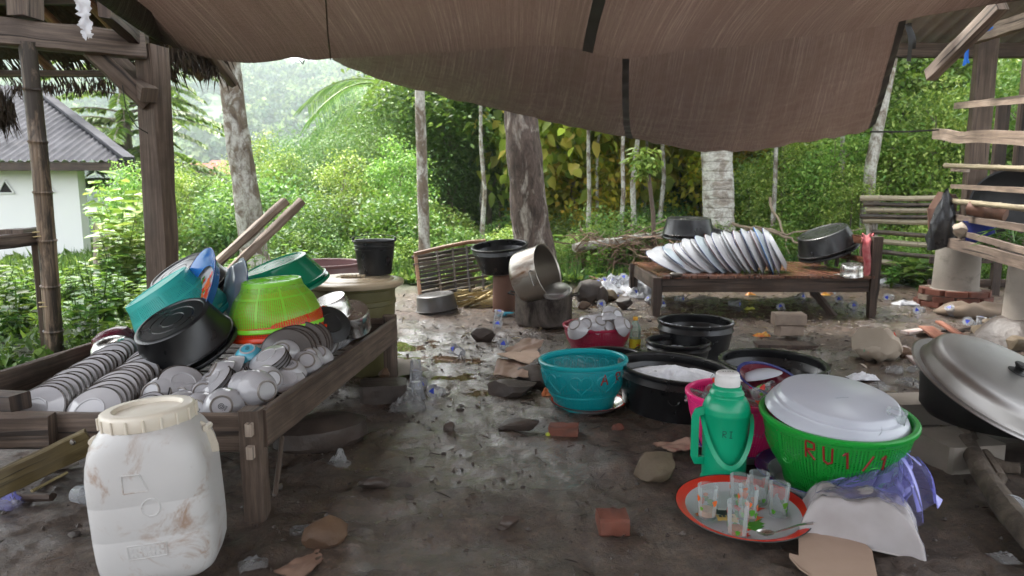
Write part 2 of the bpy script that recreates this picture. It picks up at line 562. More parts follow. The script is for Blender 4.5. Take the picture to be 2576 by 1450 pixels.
simple('turq_solid', C(34, 158, 150), C(48, 172, 164), rough=.32, bump=.02)
simple('ceramic', C(156, 154, 157), C(168, 166, 168), rough=.07, rvar=.03, bump=.0)
simple('rim_brown_shade', C(58, 49, 43), C(42, 36, 32), rough=.3)  # brown plate rim, darkened further to paint the shade between stacked plates
simple('ceramic_dark', C(104, 100, 98), C(84, 80, 78), rough=.2, bump=.015)
simple('ceramic_edge', C(150, 146, 144), C(170, 166, 164), rough=.2, bump=.015, dirt=C(84, 78, 74), damt=.4, ds=9)
simple('ceramic_blue', C(70, 150, 172), C(84, 164, 184), rough=.15, bump=.02)
simple('enamel_white', C(178, 178, 182), C(190, 190, 194), rough=.09, rvar=.03, bump=.0)
simple('enamel_pale', C(156, 168, 178), C(176, 184, 190), rough=.16, bump=.015)
simple('enamel_blue', C(26, 92, 168), C(40, 112, 186), rough=.16, bump=.015)
simple('enamel_navy', C(24, 36, 96), C(40, 48, 110), rough=.2)
simple('enamel_red', C(206, 40, 28), C(214, 52, 38), rough=.18)
simple('melamine', C(178, 181, 192), C(186, 189, 198), rough=.22, rvar=.05, bump=.01)
simple('print_red', C(196, 30, 26), C(206, 60, 30), rough=.25)
simple('print_green', C(60, 128, 40), C(96, 150, 50), rough=.25)
simple('print_orange', C(214, 96, 44), C(222, 120, 60), rough=.25)
simple('paint_red', C(140, 24, 22), C(120, 20, 20), rough=.5, bump=.1)
simple('paint_white', C(196, 196, 194), rough=.5)
simple('ink', C(34, 32, 36), rough=.5)
simple('blue_print', C(44, 62, 176), C(60, 80, 190), rough=.4)
simple('alu', C(186, 184, 180), C(204, 202, 198), rough=.26, rvar=.1, metal=1.0, ns=9, bump=.06, bs=30)
simple('alu_lid', C(146, 143, 140), C(166, 163, 160), rough=.42, rvar=.08, metal=1.0, ns=3, bump=.04, bs=18, dirt=C(122, 112, 104), damt=.2)
simple('steel_dirty', C(150, 146, 138), C(176, 172, 164), rough=.36, rvar=.1, metal=1.0, ns=6, dirt=C(94, 62, 36), damt=.42, ds=5, cs=(1, 1, .45))
simple('steel_in', C(168, 160, 150), C(184, 178, 170), rough=.38, metal=1.0, ns=5, dirt=C(124, 106, 88), damt=.3)
simple('pot_sooty', C(98, 90, 84), C(128, 118, 110), rough=.5, metal=.6, ns=6, dirt=C(38, 30, 26), damt=.55, ds=4, cs=(1, 1, .5))
simple('soot', C(12, 12, 12), C(20, 19, 19), rough=.55, bump=.15, bs=50)
simple('metal_handle', C(140, 136, 130), C(120, 116, 110), rough=.35, metal=1.0)
simple('wire', C(60, 58, 56), rough=.4, metal=.8)
simple('concrete', C(128, 120, 112), C(152, 144, 134), rough=.85, ns=4, bump=.35, bs=40, dirt=C(88, 80, 72), damt=.35)
simple('stone', C(78, 66, 52), C(112, 98, 78), rough=.75, ns=5, bump=.6, bs=22, bd=.01, dirt=C(70, 62, 40), damt=.35)
simple('stone_mud', C(48, 40, 36), C(76, 65, 58), rough=.5, ns=6, bump=.6, bs=22, bd=.01)
simple('stone_brown', C(66, 46, 32), C(98, 74, 52), rough=.7, ns=6, bump=.6, bs=24, bd=.01)
simple('brick', C(92, 52, 40), C(116, 66, 50), rough=.75, ns=9, bump=.5, bs=40, bd=.006, dirt=C(66, 52, 44), damt=.4, ds=7)
simple('brick_pale', C(112, 98, 86), C(136, 120, 106), rough=.85, ns=9, bump=.5, bs=40, bd=.006, dirt=C(92, 80, 70), damt=.35)
simple('terracotta', C(84, 56, 44), C(112, 78, 62), rough=.7, ns=4, bump=.3, bs=26, dirt=C(66, 48, 38), damt=.4, cs=(1, 1, .3))
simple('plaster', C(228, 228, 228), C(232, 232, 232), rough=.85, ns=2, bump=.1, bs=30, dirt=C(176, 176, 168), damt=.25, ds=1.5)
simple('roof_tin', C(52, 52, 56), C(78, 78, 83), spec=.15, rough=.85, ns=3, dirt=C(84, 80, 78), damt=.35, bump=.1)
simple('roof_cement', C(150, 144, 136), C(170, 164, 154), rough=.8, ns=4, dirt=C(112, 102, 90), damt=.35)
simple('roof_tile', C(140, 72, 60), C(164, 90, 76), rough=.8, ns=.8, bump=.3, bs=9)
simple('dark_hole', C(40, 36, 34), rough=.9)
simple('cardboard', C(158, 134, 116), C(172, 148, 130), rough=.8, ns=5, bump=.15, bs=80, dirt=C(112, 92, 80), damt=.25, ds=5)
simple('cardboard_wet', C(108, 84, 70), C(132, 106, 90), rough=.55, ns=5, bump=.2, bs=60)
simple('rope_blue', C(20, 92, 190), C(36, 116, 210), rough=.7, bump=.4, bs=120)
simple('black_band', C(34, 34, 34), C(48, 48, 46), rough=.45, bump=.1)
simple('sack', C(146, 133, 117), C(164, 151, 135), rough=.7, ns=5, bump=.3, bs=130, dirt=C(130, 112, 92), damt=.3)
simple('netting', C(112, 96, 82), C(132, 116, 100), rough=.85, bump=.5, bs=160)
simple('cloth_red', C(176, 74, 80), C(196, 130, 130), rough=.85, ns=26, bump=.3, bs=90)
simple('black_bag', C(28, 28, 30), C(46, 46, 48), rough=.28, bump=.3, bs=22)
simple('litter_white', C(206, 206, 208), C(192, 192, 198), rough=.3, bump=.4, bs=30, bd=.006)
simple('litter_orange', C(190, 110, 60), C(170, 90, 50), rough=.6)
simple('wrap_yellow', C(206, 170, 40), C(196, 90, 40), rough=.35, ns=30)
simple('gold', C(196, 160, 84), C(180, 146, 70), rough=.4)
simple('peel', C(150, 160, 40), C(170, 170, 60), rough=.5)
simple('sugar', C(198, 192, 188), C(178, 170, 164), rough=.75, ns=9, bump=.25, bs=150, bd=.002)
simple('foam', C(190, 192, 200), C(214, 216, 222), rough=.6, ns=30, bump=.8, bs=140, bd=.006)
simple('tea', C(168, 92, 36), rough=.1)
simple('milk_tea', C(190, 152, 124), rough=.15)
simple('car_paint', C(206, 208, 210), rough=.2, bump=0)
simple('car_glass', C(26, 28, 32), rough=.08, bump=0)
simple('thatch', C(52, 42, 34), C(84, 70, 54), rough=.95, ns=14, bump=.8, bs=60, bd=.02)
simple('straw', C(168, 148, 104), C(190, 172, 124), rough=.8)
simple('twig', C(120, 104, 86), C(150, 134, 114), rough=.85, ns=12)
simple('twig_dark', C(54, 46, 40), C(78, 68, 60), rough=.7, ns=12)
simple('oil_label', C(214, 196, 40), C(220, 206, 50), rough=.4)

# clear things
def clear(name, col, fac, rough=.08, bumpy=0.0, bs=20.0, edge=.75):
    t = NT(name)
    co = t.coord('Object')
    kw = dict(Base__Color=col, Roughness=rough)
    if bumpy: kw['Normal'] = t.bump(t.noise(co, bs, 5.0), bumpy, .01)
    p = t.pr(**kw)
    tr = t.n('BsdfTransparent', Color=tuple(lerp(1.0, c, .15) for c in col[:3]) + (1,))
    fr = t.n('LayerWeight', Blend=.3)
    f = t.math('MULTIPLY_ADD', fr, edge, fac, clamp=True)
    return t.out(t.n('MixShader', Fac=f, i1=tr, i2=p))
clear('cup_clear', C(206, 208, 212), .26, .2, .3)
clear('film_clear', C(190, 190, 190), .16, .12, .8, 30)
clear('bag_violet', C(160, 160, 228), .15, .14, .45, 16)
clear('bag_clear', C(214, 214, 226), .05, .12, .5, 18)
clear('glass', C(200, 208, 208), .10, .04, edge=.32)
clear('bottle_clear', C(190, 214, 200), .25, .08)
clear('oil', C(214, 196, 60), .5, .08)

def perforated(name, col, nu, nv, v0, v1, ribs, open_u=.5, open_v=.5):
    """moulded plastic with rows of holes; u runs round the basket, v up the wall in metres"""
    t = NT(name)
    t.n('TexCoord'); sp = t.n('SeparateXYZ', Vector=t.last.outputs['UV']); u = t.last.outputs[0]; v = t.last.outputs[1]
    a = t.math('GREATER_THAN', t.math('FRACT', t.math('MULTIPLY', u, nu)), 1 - open_u)
    b = t.math('GREATER_THAN', t.math('FRACT', t.math('MULTIPLY', v, nv)), 1 - open_v)
    m = t.math('MULTIPLY', a, b)
    m = t.math('MULTIPLY', m, t.math('MULTIPLY', t.math('GREATER_THAN', v, v0), t.math('LESS_THAN', v, v1)))
    m = t.math('MULTIPLY', m, t.math('GREATER_THAN', t.math('FRACT', t.math('MULTIPLY', u, ribs)), .07))
    m = t.math('MULTIPLY', m, t.math('GREATER_THAN', t.math('ABSOLUTE', t.math('SUBTRACT', v, lerp(v0, v1, .3))), .004))
    p = t.pr(Base__Color=col, Roughness=.34)
    p = t.n('MixShader', Fac=.18, i1=p, i2=t.n('BsdfTranslucent', Color=col))
    return t.out(t.n('MixShader', Fac=m, i1=p, i2=t.n('BsdfTransparent')))

# tarpaulin: woven brown-violet shade cloth, streaks run along v
t = NT('tarp')
co = t.coord('UV', rand=False)
s1 = t.noise(t.n('Mapping', Vector=co, Scale=(46, .4, 1)), 1.0, 8.0, .75)
s2 = t.noise(t.n('Mapping', Vector=co, Scale=(260, 6.0, 1)), 1.0, 5.0, .7)
s3 = t.noise(co, 1.2, 6.0, .6, .4)
wv = t.noise(t.n('Mapping', Vector=co, Scale=(60, 60, 1)), 4.0, 2.0)
col = t.ramp(t.math('ADD', t.math('MULTIPLY', s1, .6), t.math('MULTIPLY', s2, .4)), [(.42, C(38, 32, 31)), (.5, C(70, 61, 59)), (.58, C(122, 111, 108))])
col = t.mix(t.ramp(s3, [(.42, 0.0), (.7, .3)]), col, C(82, 76, 60))
bigv = t.noise(t.n('Mapping', Vector=co, Scale=(3.5, .9, 1)), 1.0, 5.0, .6, .5)
col = t.mix(t.ramp(bigv, [(.40, .65), (.58, 0.0)]), col, C(52, 41, 39))
wr = t.noise(t.n('Mapping', Vector=co, Scale=(9, 26, 1)), 1.0, 8.0, .75, 2.5)
p = t.pr(Base__Color=col, Roughness=.5, Normal=t.bump(wr, 1.0, .05, t.bump(wv, .25, .003)), **{'Specular IOR Level': .35})
tr = t.n('BsdfTranslucent', Color=t.mix(.5, col, C(150, 120, 104)))
t.out(t.n('MixShader', Fac=.12, i1=p, i2=tr))

# white drum: milky plastic smeared with brown mud
t = NT('drum_white')
co = t.coord('Object')
d1 = t.ramp(t.noise(co, 7.0, 10.0, .72, .8), [(.52, 0.0), (.64, .8)])
d2 = t.ramp(t.noise(co, 34.0, 6.0, .7), [(.66, 0.0), (.74, .7)])
msk = t.ramp(t.noise(co, 2.6, 3.0), [(.38, .25), (.58, 1.0)])
col = t.mix(t.math('MULTIPLY', d1, msk), C(190, 188, 186), C(140, 102, 68))
col = t.mix(t.math('MULTIPLY', d2, msk), col, C(112, 82, 58))
t.out(t.pr(Base__Color=col, Roughness=.38, Normal=t.bump(t.noise(co, 9.0, 4.0), .06, .02), **{'Subsurface Weight': .12, 'Subsurface Radius': (.03, .03, .03), 'Subsurface Scale': .3}))

t = NT('haze')
t.n('VolumePrincipled', Color=(.86, .94, .97, 1), Density=.0009, Anisotropy=.0)
t.n('OutputMaterial', Volume=t.t.nodes[0].outputs[0])
# ---------------------------------------------------------------- the ground, the hill and the puddles
PUDDLES = [(g(1090, 900), .34, .16), (g(1015, 868), .26, .2), (g(1640, 838), .30, .22), (g(1230, 985), .2, .08), (g(1120, 948), .2, .07), (g(1560, 770), .4, .1), (g(2120, 985), .35, .13), (g(1330, 935), .26, .08)]

def ground_z(x, y):
    z = -9.0 * float(sstep(9, 70, y)) * (1 - float(sstep(-4, 9, x))) + 1.2 * float(sstep(12, 45, y)) * float(sstep(2, 14, x))
    z += 80.0 * float(sstep(95, 430, y)) * (1 + .10 * mn.noise(Vector((x * .006, y * .004, 3))))
    return z

def yard(x, y):
    """1 on the bare trodden mud, 0 on overgrown ground"""
    n = .45 * mn.noise(Vector((x * .9, y * .9, 5))) + .25 * mn.noise(Vector((x * 2.7, y * 2.7, 1)))
    a = float(sstep(-.35, .35, 7.7 + .35 * (x > 1.5) + n - y))
    left = -2.05 - .18 * max(0, y - 3.4) * 0 + n * .5
    b = 1.0 if y < 3.3 else float(sstep(-.3, .3, x - left))
    if y > 5.2: b = float(sstep(-.4, .4, x - (-2.05 + (y - 5.2) * .55) - n * .5))
    c = float(sstep(-.5, .5, 6.5 - x))
    return a * b * c

def mud_z(x, y):
    v = Vector((x, y, 0))
    d = .012 * mn.fractal(v * 1.7, 1.0, 2.0, 3) + .018 * mn.fractal(v * 6.5 + Vector((7, 3, 1)), .8, 2.0, 4)
    w = mn.noise(v * 2.6 + Vector((3, 9, 4)))
    d += .02 * max(0, abs(w) - .12) + .008 * (.35 - abs(mn.noise(v * 11 + Vector((1, 5, 2))))) + .013 * mn.noise(v * 20) * (.4 + .6 * abs(mn.noise(v * 1.3)) * 2)
    for p, rx, ry in PUDDLES:
        e = ((x - p.x) / rx) ** 2 + ((y - p.y) / ry) ** 2
        if e < 9: d -= .030 * math.exp(-e * .8)
    return d

def axis(lo, d0, d1, hi, step, gr):
    core = list(np.arange(d0, d1 + 1e-6, step))
    a, s, x = [], step, d1
    while x < hi: s *= gr; x += s; a.append(x)
    b, s, x = [], step, d0
    while x > lo: s *= gr; x -= s; b.append(x)
    return b[::-1] + core + a
XS = axis(-650, -2.3, 3.9, 650, .024, 1.075)
YS = axis(-30, 1.1, 6.6, 760, .024, 1.05)
WET = [(g(1120, 1000), .75, .42), (g(1050, 880), .55, .7), (g(1320, 930), .6, .6), (g(1640, 850), .7, .6), (g(2120, 930), .8, .5), (g(1000, 1130), .42, .24), (g(1230, 1180), .36, .2), (g(1560, 770), 1.3, .7), (g(2250, 800), 1.3, .6), (g(980, 1290), .26, .14), (g(1180, 1400), .3, .12), (g(1500, 1010), .5, .3), (g(1850, 930), .6, .4), (g(1420, 860), .6, .4), (g(2000, 780), 1.2, .5), (g(1330, 1120), .3, .16), (g(900, 1400), .25, .1)]
def wetness(x, y):
    w = 0.0
    for p, rx, ry in WET: w += math.exp(-((x - p.x) / rx) ** 2 - ((y - p.y) / ry) ** 2)
    v = Vector((x, y, 0))
    return max(0.0, min(1.0, 1.2 * w + .02 + .8 * mn.noise(v * 2.3) + .45 * mn.noise(v * 6.1 + Vector((3, 1, 7)))))
vsg, soil, wetv = [], [], []
for y in YS:
    for x in XS:
        m = yard(x, y) if (-12 < x < 14 and y < 14) else 0.0
        z = ground_z(x, y)
        near = -4 < x < 6 and -1 < y < 10
        if near: z += mud_z(x, y) * (.35 + .65 * m)
        if y > 8: z += .15 * mn.noise(Vector((x * .5, y * .5, 0))) * float(sstep(8, 12, y))
        if m < 1: z += (1 - m) * .05
        vsg.append((x, y, z)); soil.append(1 - m); wetv.append(wetness(x, y) if near else 0.0)
nx = len(XS)
fc = [(j * nx + i, j * nx + i + 1, (j + 1) * nx + i + 1, (j + 1) * nx + i) for j in range(len(YS) - 1) for i in range(nx - 1)]
me = bpy.data.meshes.new('ground')
me.from_pydata(vsg, [], fc)
at_ = me.attributes.new('soil', 'FLOAT', 'POINT'); at_.data.foreach_set('value', soil)
at_ = me.attributes.new('wet', 'FLOAT', 'POINT'); at_.data.foreach_set('value', wetv)
me.materials.append(M_['mud'])
me.polygons.foreach_set('use_smooth', [True] * len(fc))
struct(obj('ground', me))

def water_disc(name, p, rx, ry, z):
    b = MB()
    n = 28
    b.poly([(p.x + rx * math.cos(2 * math.pi * i / n), p.y + ry * math.sin(2 * math.pi * i / n), z) for i in range(n)])
    return struct(b.build(name, 'water'))
for i, (p, rx, ry) in enumerate(PUDDLES):
    water_disc('puddle', p, rx * 1.5, ry * 1.5, -.017 + .0004 * i)

# ---------------------------------------------------------------- leaves and trees
RNG = np.random.default_rng(7)
def rdir(n, rng=RNG):
    v = rng.normal(size=(n, 3)); return v / np.linalg.norm(v, axis=1, keepdims=True)

def crown(name, rng, centers, sig, per, L, W, mat, droop=.3, shape='leaf'):
    centers = np.array(centers)
    n = len(centers) * per
    P = np.repeat(centers, per, 0) + np.clip(rng.normal(size=(n, 3)), -1.9, 1.9) * np.array(sig)
    D = rdir(n, rng); D[:, 2] = D[:, 2] * .5 - droop
    Nn = rdir(n, rng) * .7; Nn[:, 2] += 1.0
    return leaf_mesh(name, P, D, Nn, L * rng.uniform(.6, 1.25, n), W * rng.uniform(.7, 1.2, n), mat, shape)

def make_tree(name, label, group, seed, h, tr, cb, cr, ncl, per, L, W, lm, bm_, sig=.42, droop=.3, lean=0.0, shape='leaf', cat='tree', flat=1.0, limbs=9):
    rng = np.random.default_rng(seed); rnd = random.Random(seed)
    root = thing(name, label, cat, group=group)
    n = 7
    path = [Vector((lean * (i / n) ** 1.4 * h + rnd.uniform(-.03, .03) * h * .3 * (i > 0), rnd.uniform(-.03, .03) * h * .3 * (i > 0), -.3 + (h * .86 + .3) * i / n)) for i in range(n + 1)]
    b = MB(); b.tube(path, [tr * (1.25 if i == 0 else 1 - .72 * i / n) for i in range(n + 1)], 10, jit=tr * .05, seed=seed)
    cz = (cb + h) / 2; hz = (h - cb) / 2
    cs = []
    for k in range(ncl):
        d = Vector(rng.normal(size=3)).normalized()
        r = rng.uniform(.35, 1.0) ** .6
        lump = 1 + .35 * mn.noise(d * 1.6 + Vector((seed, 0, 0)))
        c = Vector((d.x * cr * r * lump, d.y * cr * r * lump, cz + d.z * hz * r * flat))
        tt = min(max((c.z) / h, 0), 1)
        c.x += lean * tt ** 1.4 * h
        cs.append(c)
    for c in cs[:limbs]:
        k = min(max((c.z - .35 * cr) / (h * .86), .15), .95)
        i = k * n; i0 = int(i)
        s = path[i0].lerp(path[min(i0 + 1, n)], i - i0)
        mid = s.lerp(c, .5) + Vector((0, 0, .12 * cr))
        b.tube([s, mid, c], [tr * .34, tr * .2, tr * .07], 5, seed=seed)
    b.build('trunk', bm_, root)
    obj('crown', crown('crown', rng, [tuple(c) for c in cs], (sig * cr * .55, sig * cr * .55, sig * cr * .42), per, L, W, lm, droop, shape), root)
    return Proto(root)

# far wooded hill: one mass of crowns
def far_wood(mat, seed, cnt, y0, y1, per):
    rng = np.random.default_rng(seed)
    Ps = []
    while len(Ps) < cnt:
        y = y0 + (y1 - y0) * rng.random() ** .8
        x = y * rng.uniform(-.78, .42)
        if y < 150 and rng.random() < .4: continue
        Ps.append((x, y, ground_z(x, y)))
    Ps = np.array(Ps)
    r = rng.uniform(2.6, 5.2, cnt) * np.where(Ps[:, 1] < 170, .7, 1.0)
    rep = np.repeat(np.arange(cnt), per)
    d = rdir(cnt * per, rng); d[:, 2] = np.abs(d[:, 2]) * 1.15 - .35
    k = (rng.uniform(.55, 1.05, cnt * per) * r[rep])[:, None]
    P = Ps[rep] + np.array([0, 0, 1.0]) * (r[rep] * 1.0)[:, None] + d * k * np.array([1, 1, .95])
    Nn = d + rdir(cnt * per, rng) * .5
    D = rdir(cnt * per, rng)
    S = r[rep] * rng.uniform(.22, .42, cnt * per)
    o = obj('far_wood', leaf_mesh('far_wood', P, D, Nn, S * 1.3, S, mat))
    return o
for i, (m, c) in enumerate((('leaf_forest', 1100), ('leaf_forest_dark', 700), ('leaf_forest_pale', 600))):
    tag(far_wood(m, 11 + i, c, 75, 450, 105), ['dense green tree crowns covering the hazy hillside', 'darker blue green crowns scattered over the hazy hillside', 'pale green crowns scattered over the hazy hillside'][i], 'forest', kind='stuff')

broad = make_tree('broadleaf_tree', 'tall dark green broadleaf tree in the wood behind the yard', 'dark broadleaf trees of the wood', 3, 8.5, .13, 2.4, 2.1, 60, 150, .26, .11, 'leaf_dark', 'bark_far')
mid_ = make_tree('leafy_tree', 'mid green leafy tree in the wood behind the yard', 'mid green trees of the wood', 5, 7.5, .10, 2.0, 1.9, 56, 150, .22, .10, 'leaf_mid', 'bark_far')
feat = make_tree('feathery_tree', 'pale feathery tree with fine leaflets beyond the weeds', 'feathery trees behind the yard', 8, 4.2, .05, .4, 1.7, 70, 230, .11, .035, 'leaf_feather', 'bark_far', droop=.15)
limet = make_tree('lime_tree', 'bright yellow green young tree at the edge of the wood', 'lime coloured trees at the wood edge', 13, 5.5, .06, .5, 1.5, 46, 120, .17, .09, 'leaf_lime', 'bark_far', droop=.5)
teak = make_tree('big_leaf_tree', 'tree with big yellowing leaves behind the thick dark trunk', 'big leaved trees', 21, 6.0, .09, 1.0, 1.9, 60, 34, .34, .25, 'leaf_teak', 'bark_far', droop=.8, shape='big')
slim = make_tree('slender_tree', 'slender pale trunked tree standing in the wood', 'slender trunks of the wood', 31, 9.0, .075, 4.6, 1.6, 40, 120, .2, .09, 'leaf_mid', 'bark_pale', lean=.02)
shrub = make_tree('shrub', 'low dense green shrub beyond the mud yard', 'low shrubs beyond the yard', 41, 1.5, .02, .05, .85, 34, 130, .10, .05, 'leaf_mid', 'twig', droop=.2, cat='shrub', limbs=7)
shrubl = make_tree('pale_shrub', 'low pale lime shrub beyond the mud yard', 'pale shrubs beyond the yard', 43, 1.1, .015, .05, .75, 34, 110, .09, .05, 'leaf_lime', 'twig', droop=.2, cat='shrub', limbs=7)
vine = make_tree('yellow_shrub', 'yellow leaved shrub under the trees of the wood', 'yellow shrubs in the wood', 47, 2.4, .03, .2, 1.0, 26, 60, .2, .12, 'leaf_yellow', 'twig', droop=.5, cat='shrub', limbs=7)

dshrub = make_tree('dark_shrub', 'dark shady shrub under the trees of the wood', 'dark shrubs in the wood', 61, 2.2, .03, .1, 1.3, 40, 110, .16, .08, 'leaf_dark', 'twig', droop=.3, cat='shrub', limbs=7)
rn = random.Random(5)
def plant(proto, px, Y, sc=1.0, dz=0.0, rz=None):
    x = (px - 1288) / FPX * (Y * math.cos(PITCH) + .1)
    return proto.put((x, Y, ground_z(x, Y) + dz), rn.uniform(0, 6.28) if rz is None else rz, (sc * rn.uniform(.92, 1.08), sc * rn.uniform(.92, 1.08), sc * rn.uniform(.92, 1.1)))
def plant_el(proto, h0, px, Y, el):
    x = (px - 1288) / FPX * Y
    return plant(proto, px, Y, (Y * math.tan(R(el)) + 1.05 - ground_z(x, Y)) / h0)
H0 = {id(broad): 8.5, id(mid_): 7.5, id(slim): 9.0}
# back row of the wood
for px in range(1020, 2750, 62):
    k_ = rn.choice([broad, broad, mid_]); plant_el(k_, H0[id(k_)], px + rn.uniform(-20, 20), rn.uniform(23, 36), rn.uniform(9.5, 13) if px < 2200 else rn.uniform(6, 9))
for px in range(1060, 2700, 105):
    k_ = rn.choice([broad, mid_, mid_, slim]); plant_el(k_, H0[id(k_)], px + rn.uniform(-30, 30), rn.uniform(15.5, 21), rn.uniform(9.5, 13.5) if px < 2200 else rn.uniform(6, 9.5))
for px, Y, s in ((1130, 13.5, .85), (1225, 14.5, .95), (1480, 17.0, .8), (1950, 14.2, .85), (2100, 13.0, .8), (2230, 12.2, .8), (2330, 10.6, .72), (2470, 10.5, .62), (2590, 10.8, .8)):
    k_ = mid_ if px % 20 else broad; plant_el(k_, H0[id(k_)], px, Y, 11 + 4 * s if px < 2250 else 6 + 3 * s)
for px, Y, s in ((1440, 12.6, .74), (1580, 13.2, .8), (1690, 14.0, .7), (2400, 13.5, .8)):
    o_ = plant(teak, px, Y, s)
    if px > 2000: o_['label'] = 'tree with big yellowing leaves behind the granary'; o_['group'] = 'trees behind the granary'
for px, Y, s in ((1500, 11.5, .8), (1620, 12.4, .8), (1700, 13.4, .75), (1935, 12.0, .8), (2085, 11.2, .7), (1215, 13, .7), (1405, 16, .8), (1880, 16, .8), (2010, 15, .9), (2260, 15, .9)):
    plant_el(slim, 9.0, px, Y, 12 + 4 * s)
for px, Y, s in ((1563, 9.6, .55), (1594, 9.9, .62), (1478, 10.2, .5), (1940, 9.8, .55), (2105, 9.7, .6), (1215, 9.6, .55), (1660, 11, .6)):
    plant(slim, px, Y, s)
for px, Y, s in ((1960, 10.4, .36), (2085, 9.9, .38), (2135, 9.4, .26), (1880, 11.5, .3), (2225, 9.9, .42), (2330, 9.6, .42), (2540, 9.4, .5), (2440, 11.5, .75), (2340, 13, .8), (2250, 11.5, .75)):
    plant(limet, px, Y, s)
for px, Y, s in ((1475, 12.2, .8), (1540, 13.6, .9), (1760, 12.8, .8), (1835, 14, 1.0), (2290, 11.4, .7), (1660, 15, 1.2), (1400, 14, .9)):
    plant(vine, px, Y, s)
for px in range(1080, 2700, 46):
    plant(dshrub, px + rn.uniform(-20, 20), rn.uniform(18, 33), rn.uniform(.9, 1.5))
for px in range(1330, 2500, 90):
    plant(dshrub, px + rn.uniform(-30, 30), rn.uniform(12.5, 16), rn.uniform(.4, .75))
# feathery growth left of the thin trunk
for px, Y, s in ((930, 14.5, .68), (820, 12.2, .5), (1010, 13, .72), (880, 17.5, .78), (735, 15, .55), (985, 19, .8), (790, 21, .75), (1060, 16, .8), (690, 24, .7), (1130, 18.5, .85), (480, 14, .4), (520, 18, .45), (580, 26, .6), (860, 13.2, .5), (960, 12.4, .55)):
    plant(feat, px, Y, s)
for px, Y, s in ((945, 25, .78), (1050, 21, .58), (1010, 28, .75)):
    plant(broad, px, Y, s)
for px, Y, s in ((720, 11.5, .30), (870, 10.3, .30), (1010, 10.2, .32), (660, 13, .36), (480, 11, .28), (345, 9.0, .26), (430, 9.5, .27), (590, 19, .45)):
    plant(limet, px, Y, s)
for k in range(46):
    px = rn.uniform(420, 2420); Y = rn.uniform(8.6, 12.5)
    plant(shrub if rn.random() < .5 else shrubl, px, Y, rn.uniform(.35, .6) if px > 1150 else rn.uniform(.45, .85))
for k in range(20):
    px = rn.uniform(330, 1250); Y = rn.uniform(13, 26)
    plant(shrub if rn.random() < .6 else shrubl, px, Y, rn.uniform(.7, 1.15))
for px, Y, s in ((2240, 8.3, .45), (2300, 8.6, .5), (2190, 9, .5), (2450, 8.2, .5), (2540, 7.6, .45), (1420, 8.6, .4), (1480, 8.4, .42), (1560, 8.8, .45), (1160, 8.6, .5), (1030, 8.3, .45), (950, 8.5, .5), (760, 8.4, .45), (2600, 8.6, .7)):
    plant(shrubl, px, Y, s)

# coconut palms: arching fronds with hanging leaflets
def palm(label, px, Y, ztop, seed, n=11, L=2.6, tr=.12, mat='leaf_feather', lean=0.0):
    rng = np.random.default_rng(seed)
    x = (px - 1288) / FPX * Y
    z0 = ground_z(x, Y)
    root = thing('coconut_palm', label, 'palm', (x, Y, z0), group='coconut palms')
    h = ztop - z0
    b = MB(); b.tube([(lean * (i / 6) ** 1.5, 0, -.2 + (h + .2) * i / 6) for i in range(7)], [tr * (1.2 - .5 * i / 6) for i in range(7)], 10, jit=.008, seed=seed)
    b.build('trunk', 'bark_far', root)
    for k in range(n):
        a = 2 * math.pi * k / n + rng.uniform(-.2, .2); el = rng.uniform(.1, 1.1)
        pts = []
        for i in range(15):
            t = i / 14
            pts.append(Vector((lean + math.cos(a) * L * t * math.cos(el * (1 - t)), math.sin(a) * L * t * math.cos(el * (1 - t)), h + L * (math.sin(el) * t - .75 * t * t))))
        bb = MB(); bb.tube(pts, [.03 * (1 - .8 * i / 14) for i in range(15)], 5)
        fr = bb.build('frond', 'leaf_lime', root)
        P, D, Nn = [], [], []
        for i in range(2, 56):
            t = i / 57; f = t * 14; i0 = int(f)
            p = pts[i0].lerp(pts[min(i0 + 1, 14)], f - i0)
            tg = (pts[min(i0 + 1, 14)] - pts[i0]).normalized()
            sd = tg.cross(Vector((0, 0, 1))).normalized()
            for s in (-1, 1):
                P.append(p); D.append(sd * s + tg * .7 + Vector((0, 0, -.75 + rng.uniform(-.1, .1)))); Nn.append(Vector((0, 0, 1)) + sd * s * .3)
        P, D, Nn = (np.array([tuple(q) for q in A]) for A in (P, D, Nn))
        obj('leaflets', leaf_mesh('leaflets', P, D, Nn, L * .24, .035, mat), fr)
palm('coconut palm with arching yellow green fronds above the feathery trees', 985, 15.5, 3.1, 3, lean=.3)
palm('coconut palm crown rising beside the thin pale trunk', 1120, 17.5, 3.4, 4, L=1.8, mat='leaf_mid')
palm('small coconut palm among the trees right of the white trunk', 2010, 16, 3.4, 5, L=2.2)
palm('palm with dark fronds between the thick trunk and the white trunk', 1720, 15, 2.2, 6, L=2.0, mat='leaf_mid')

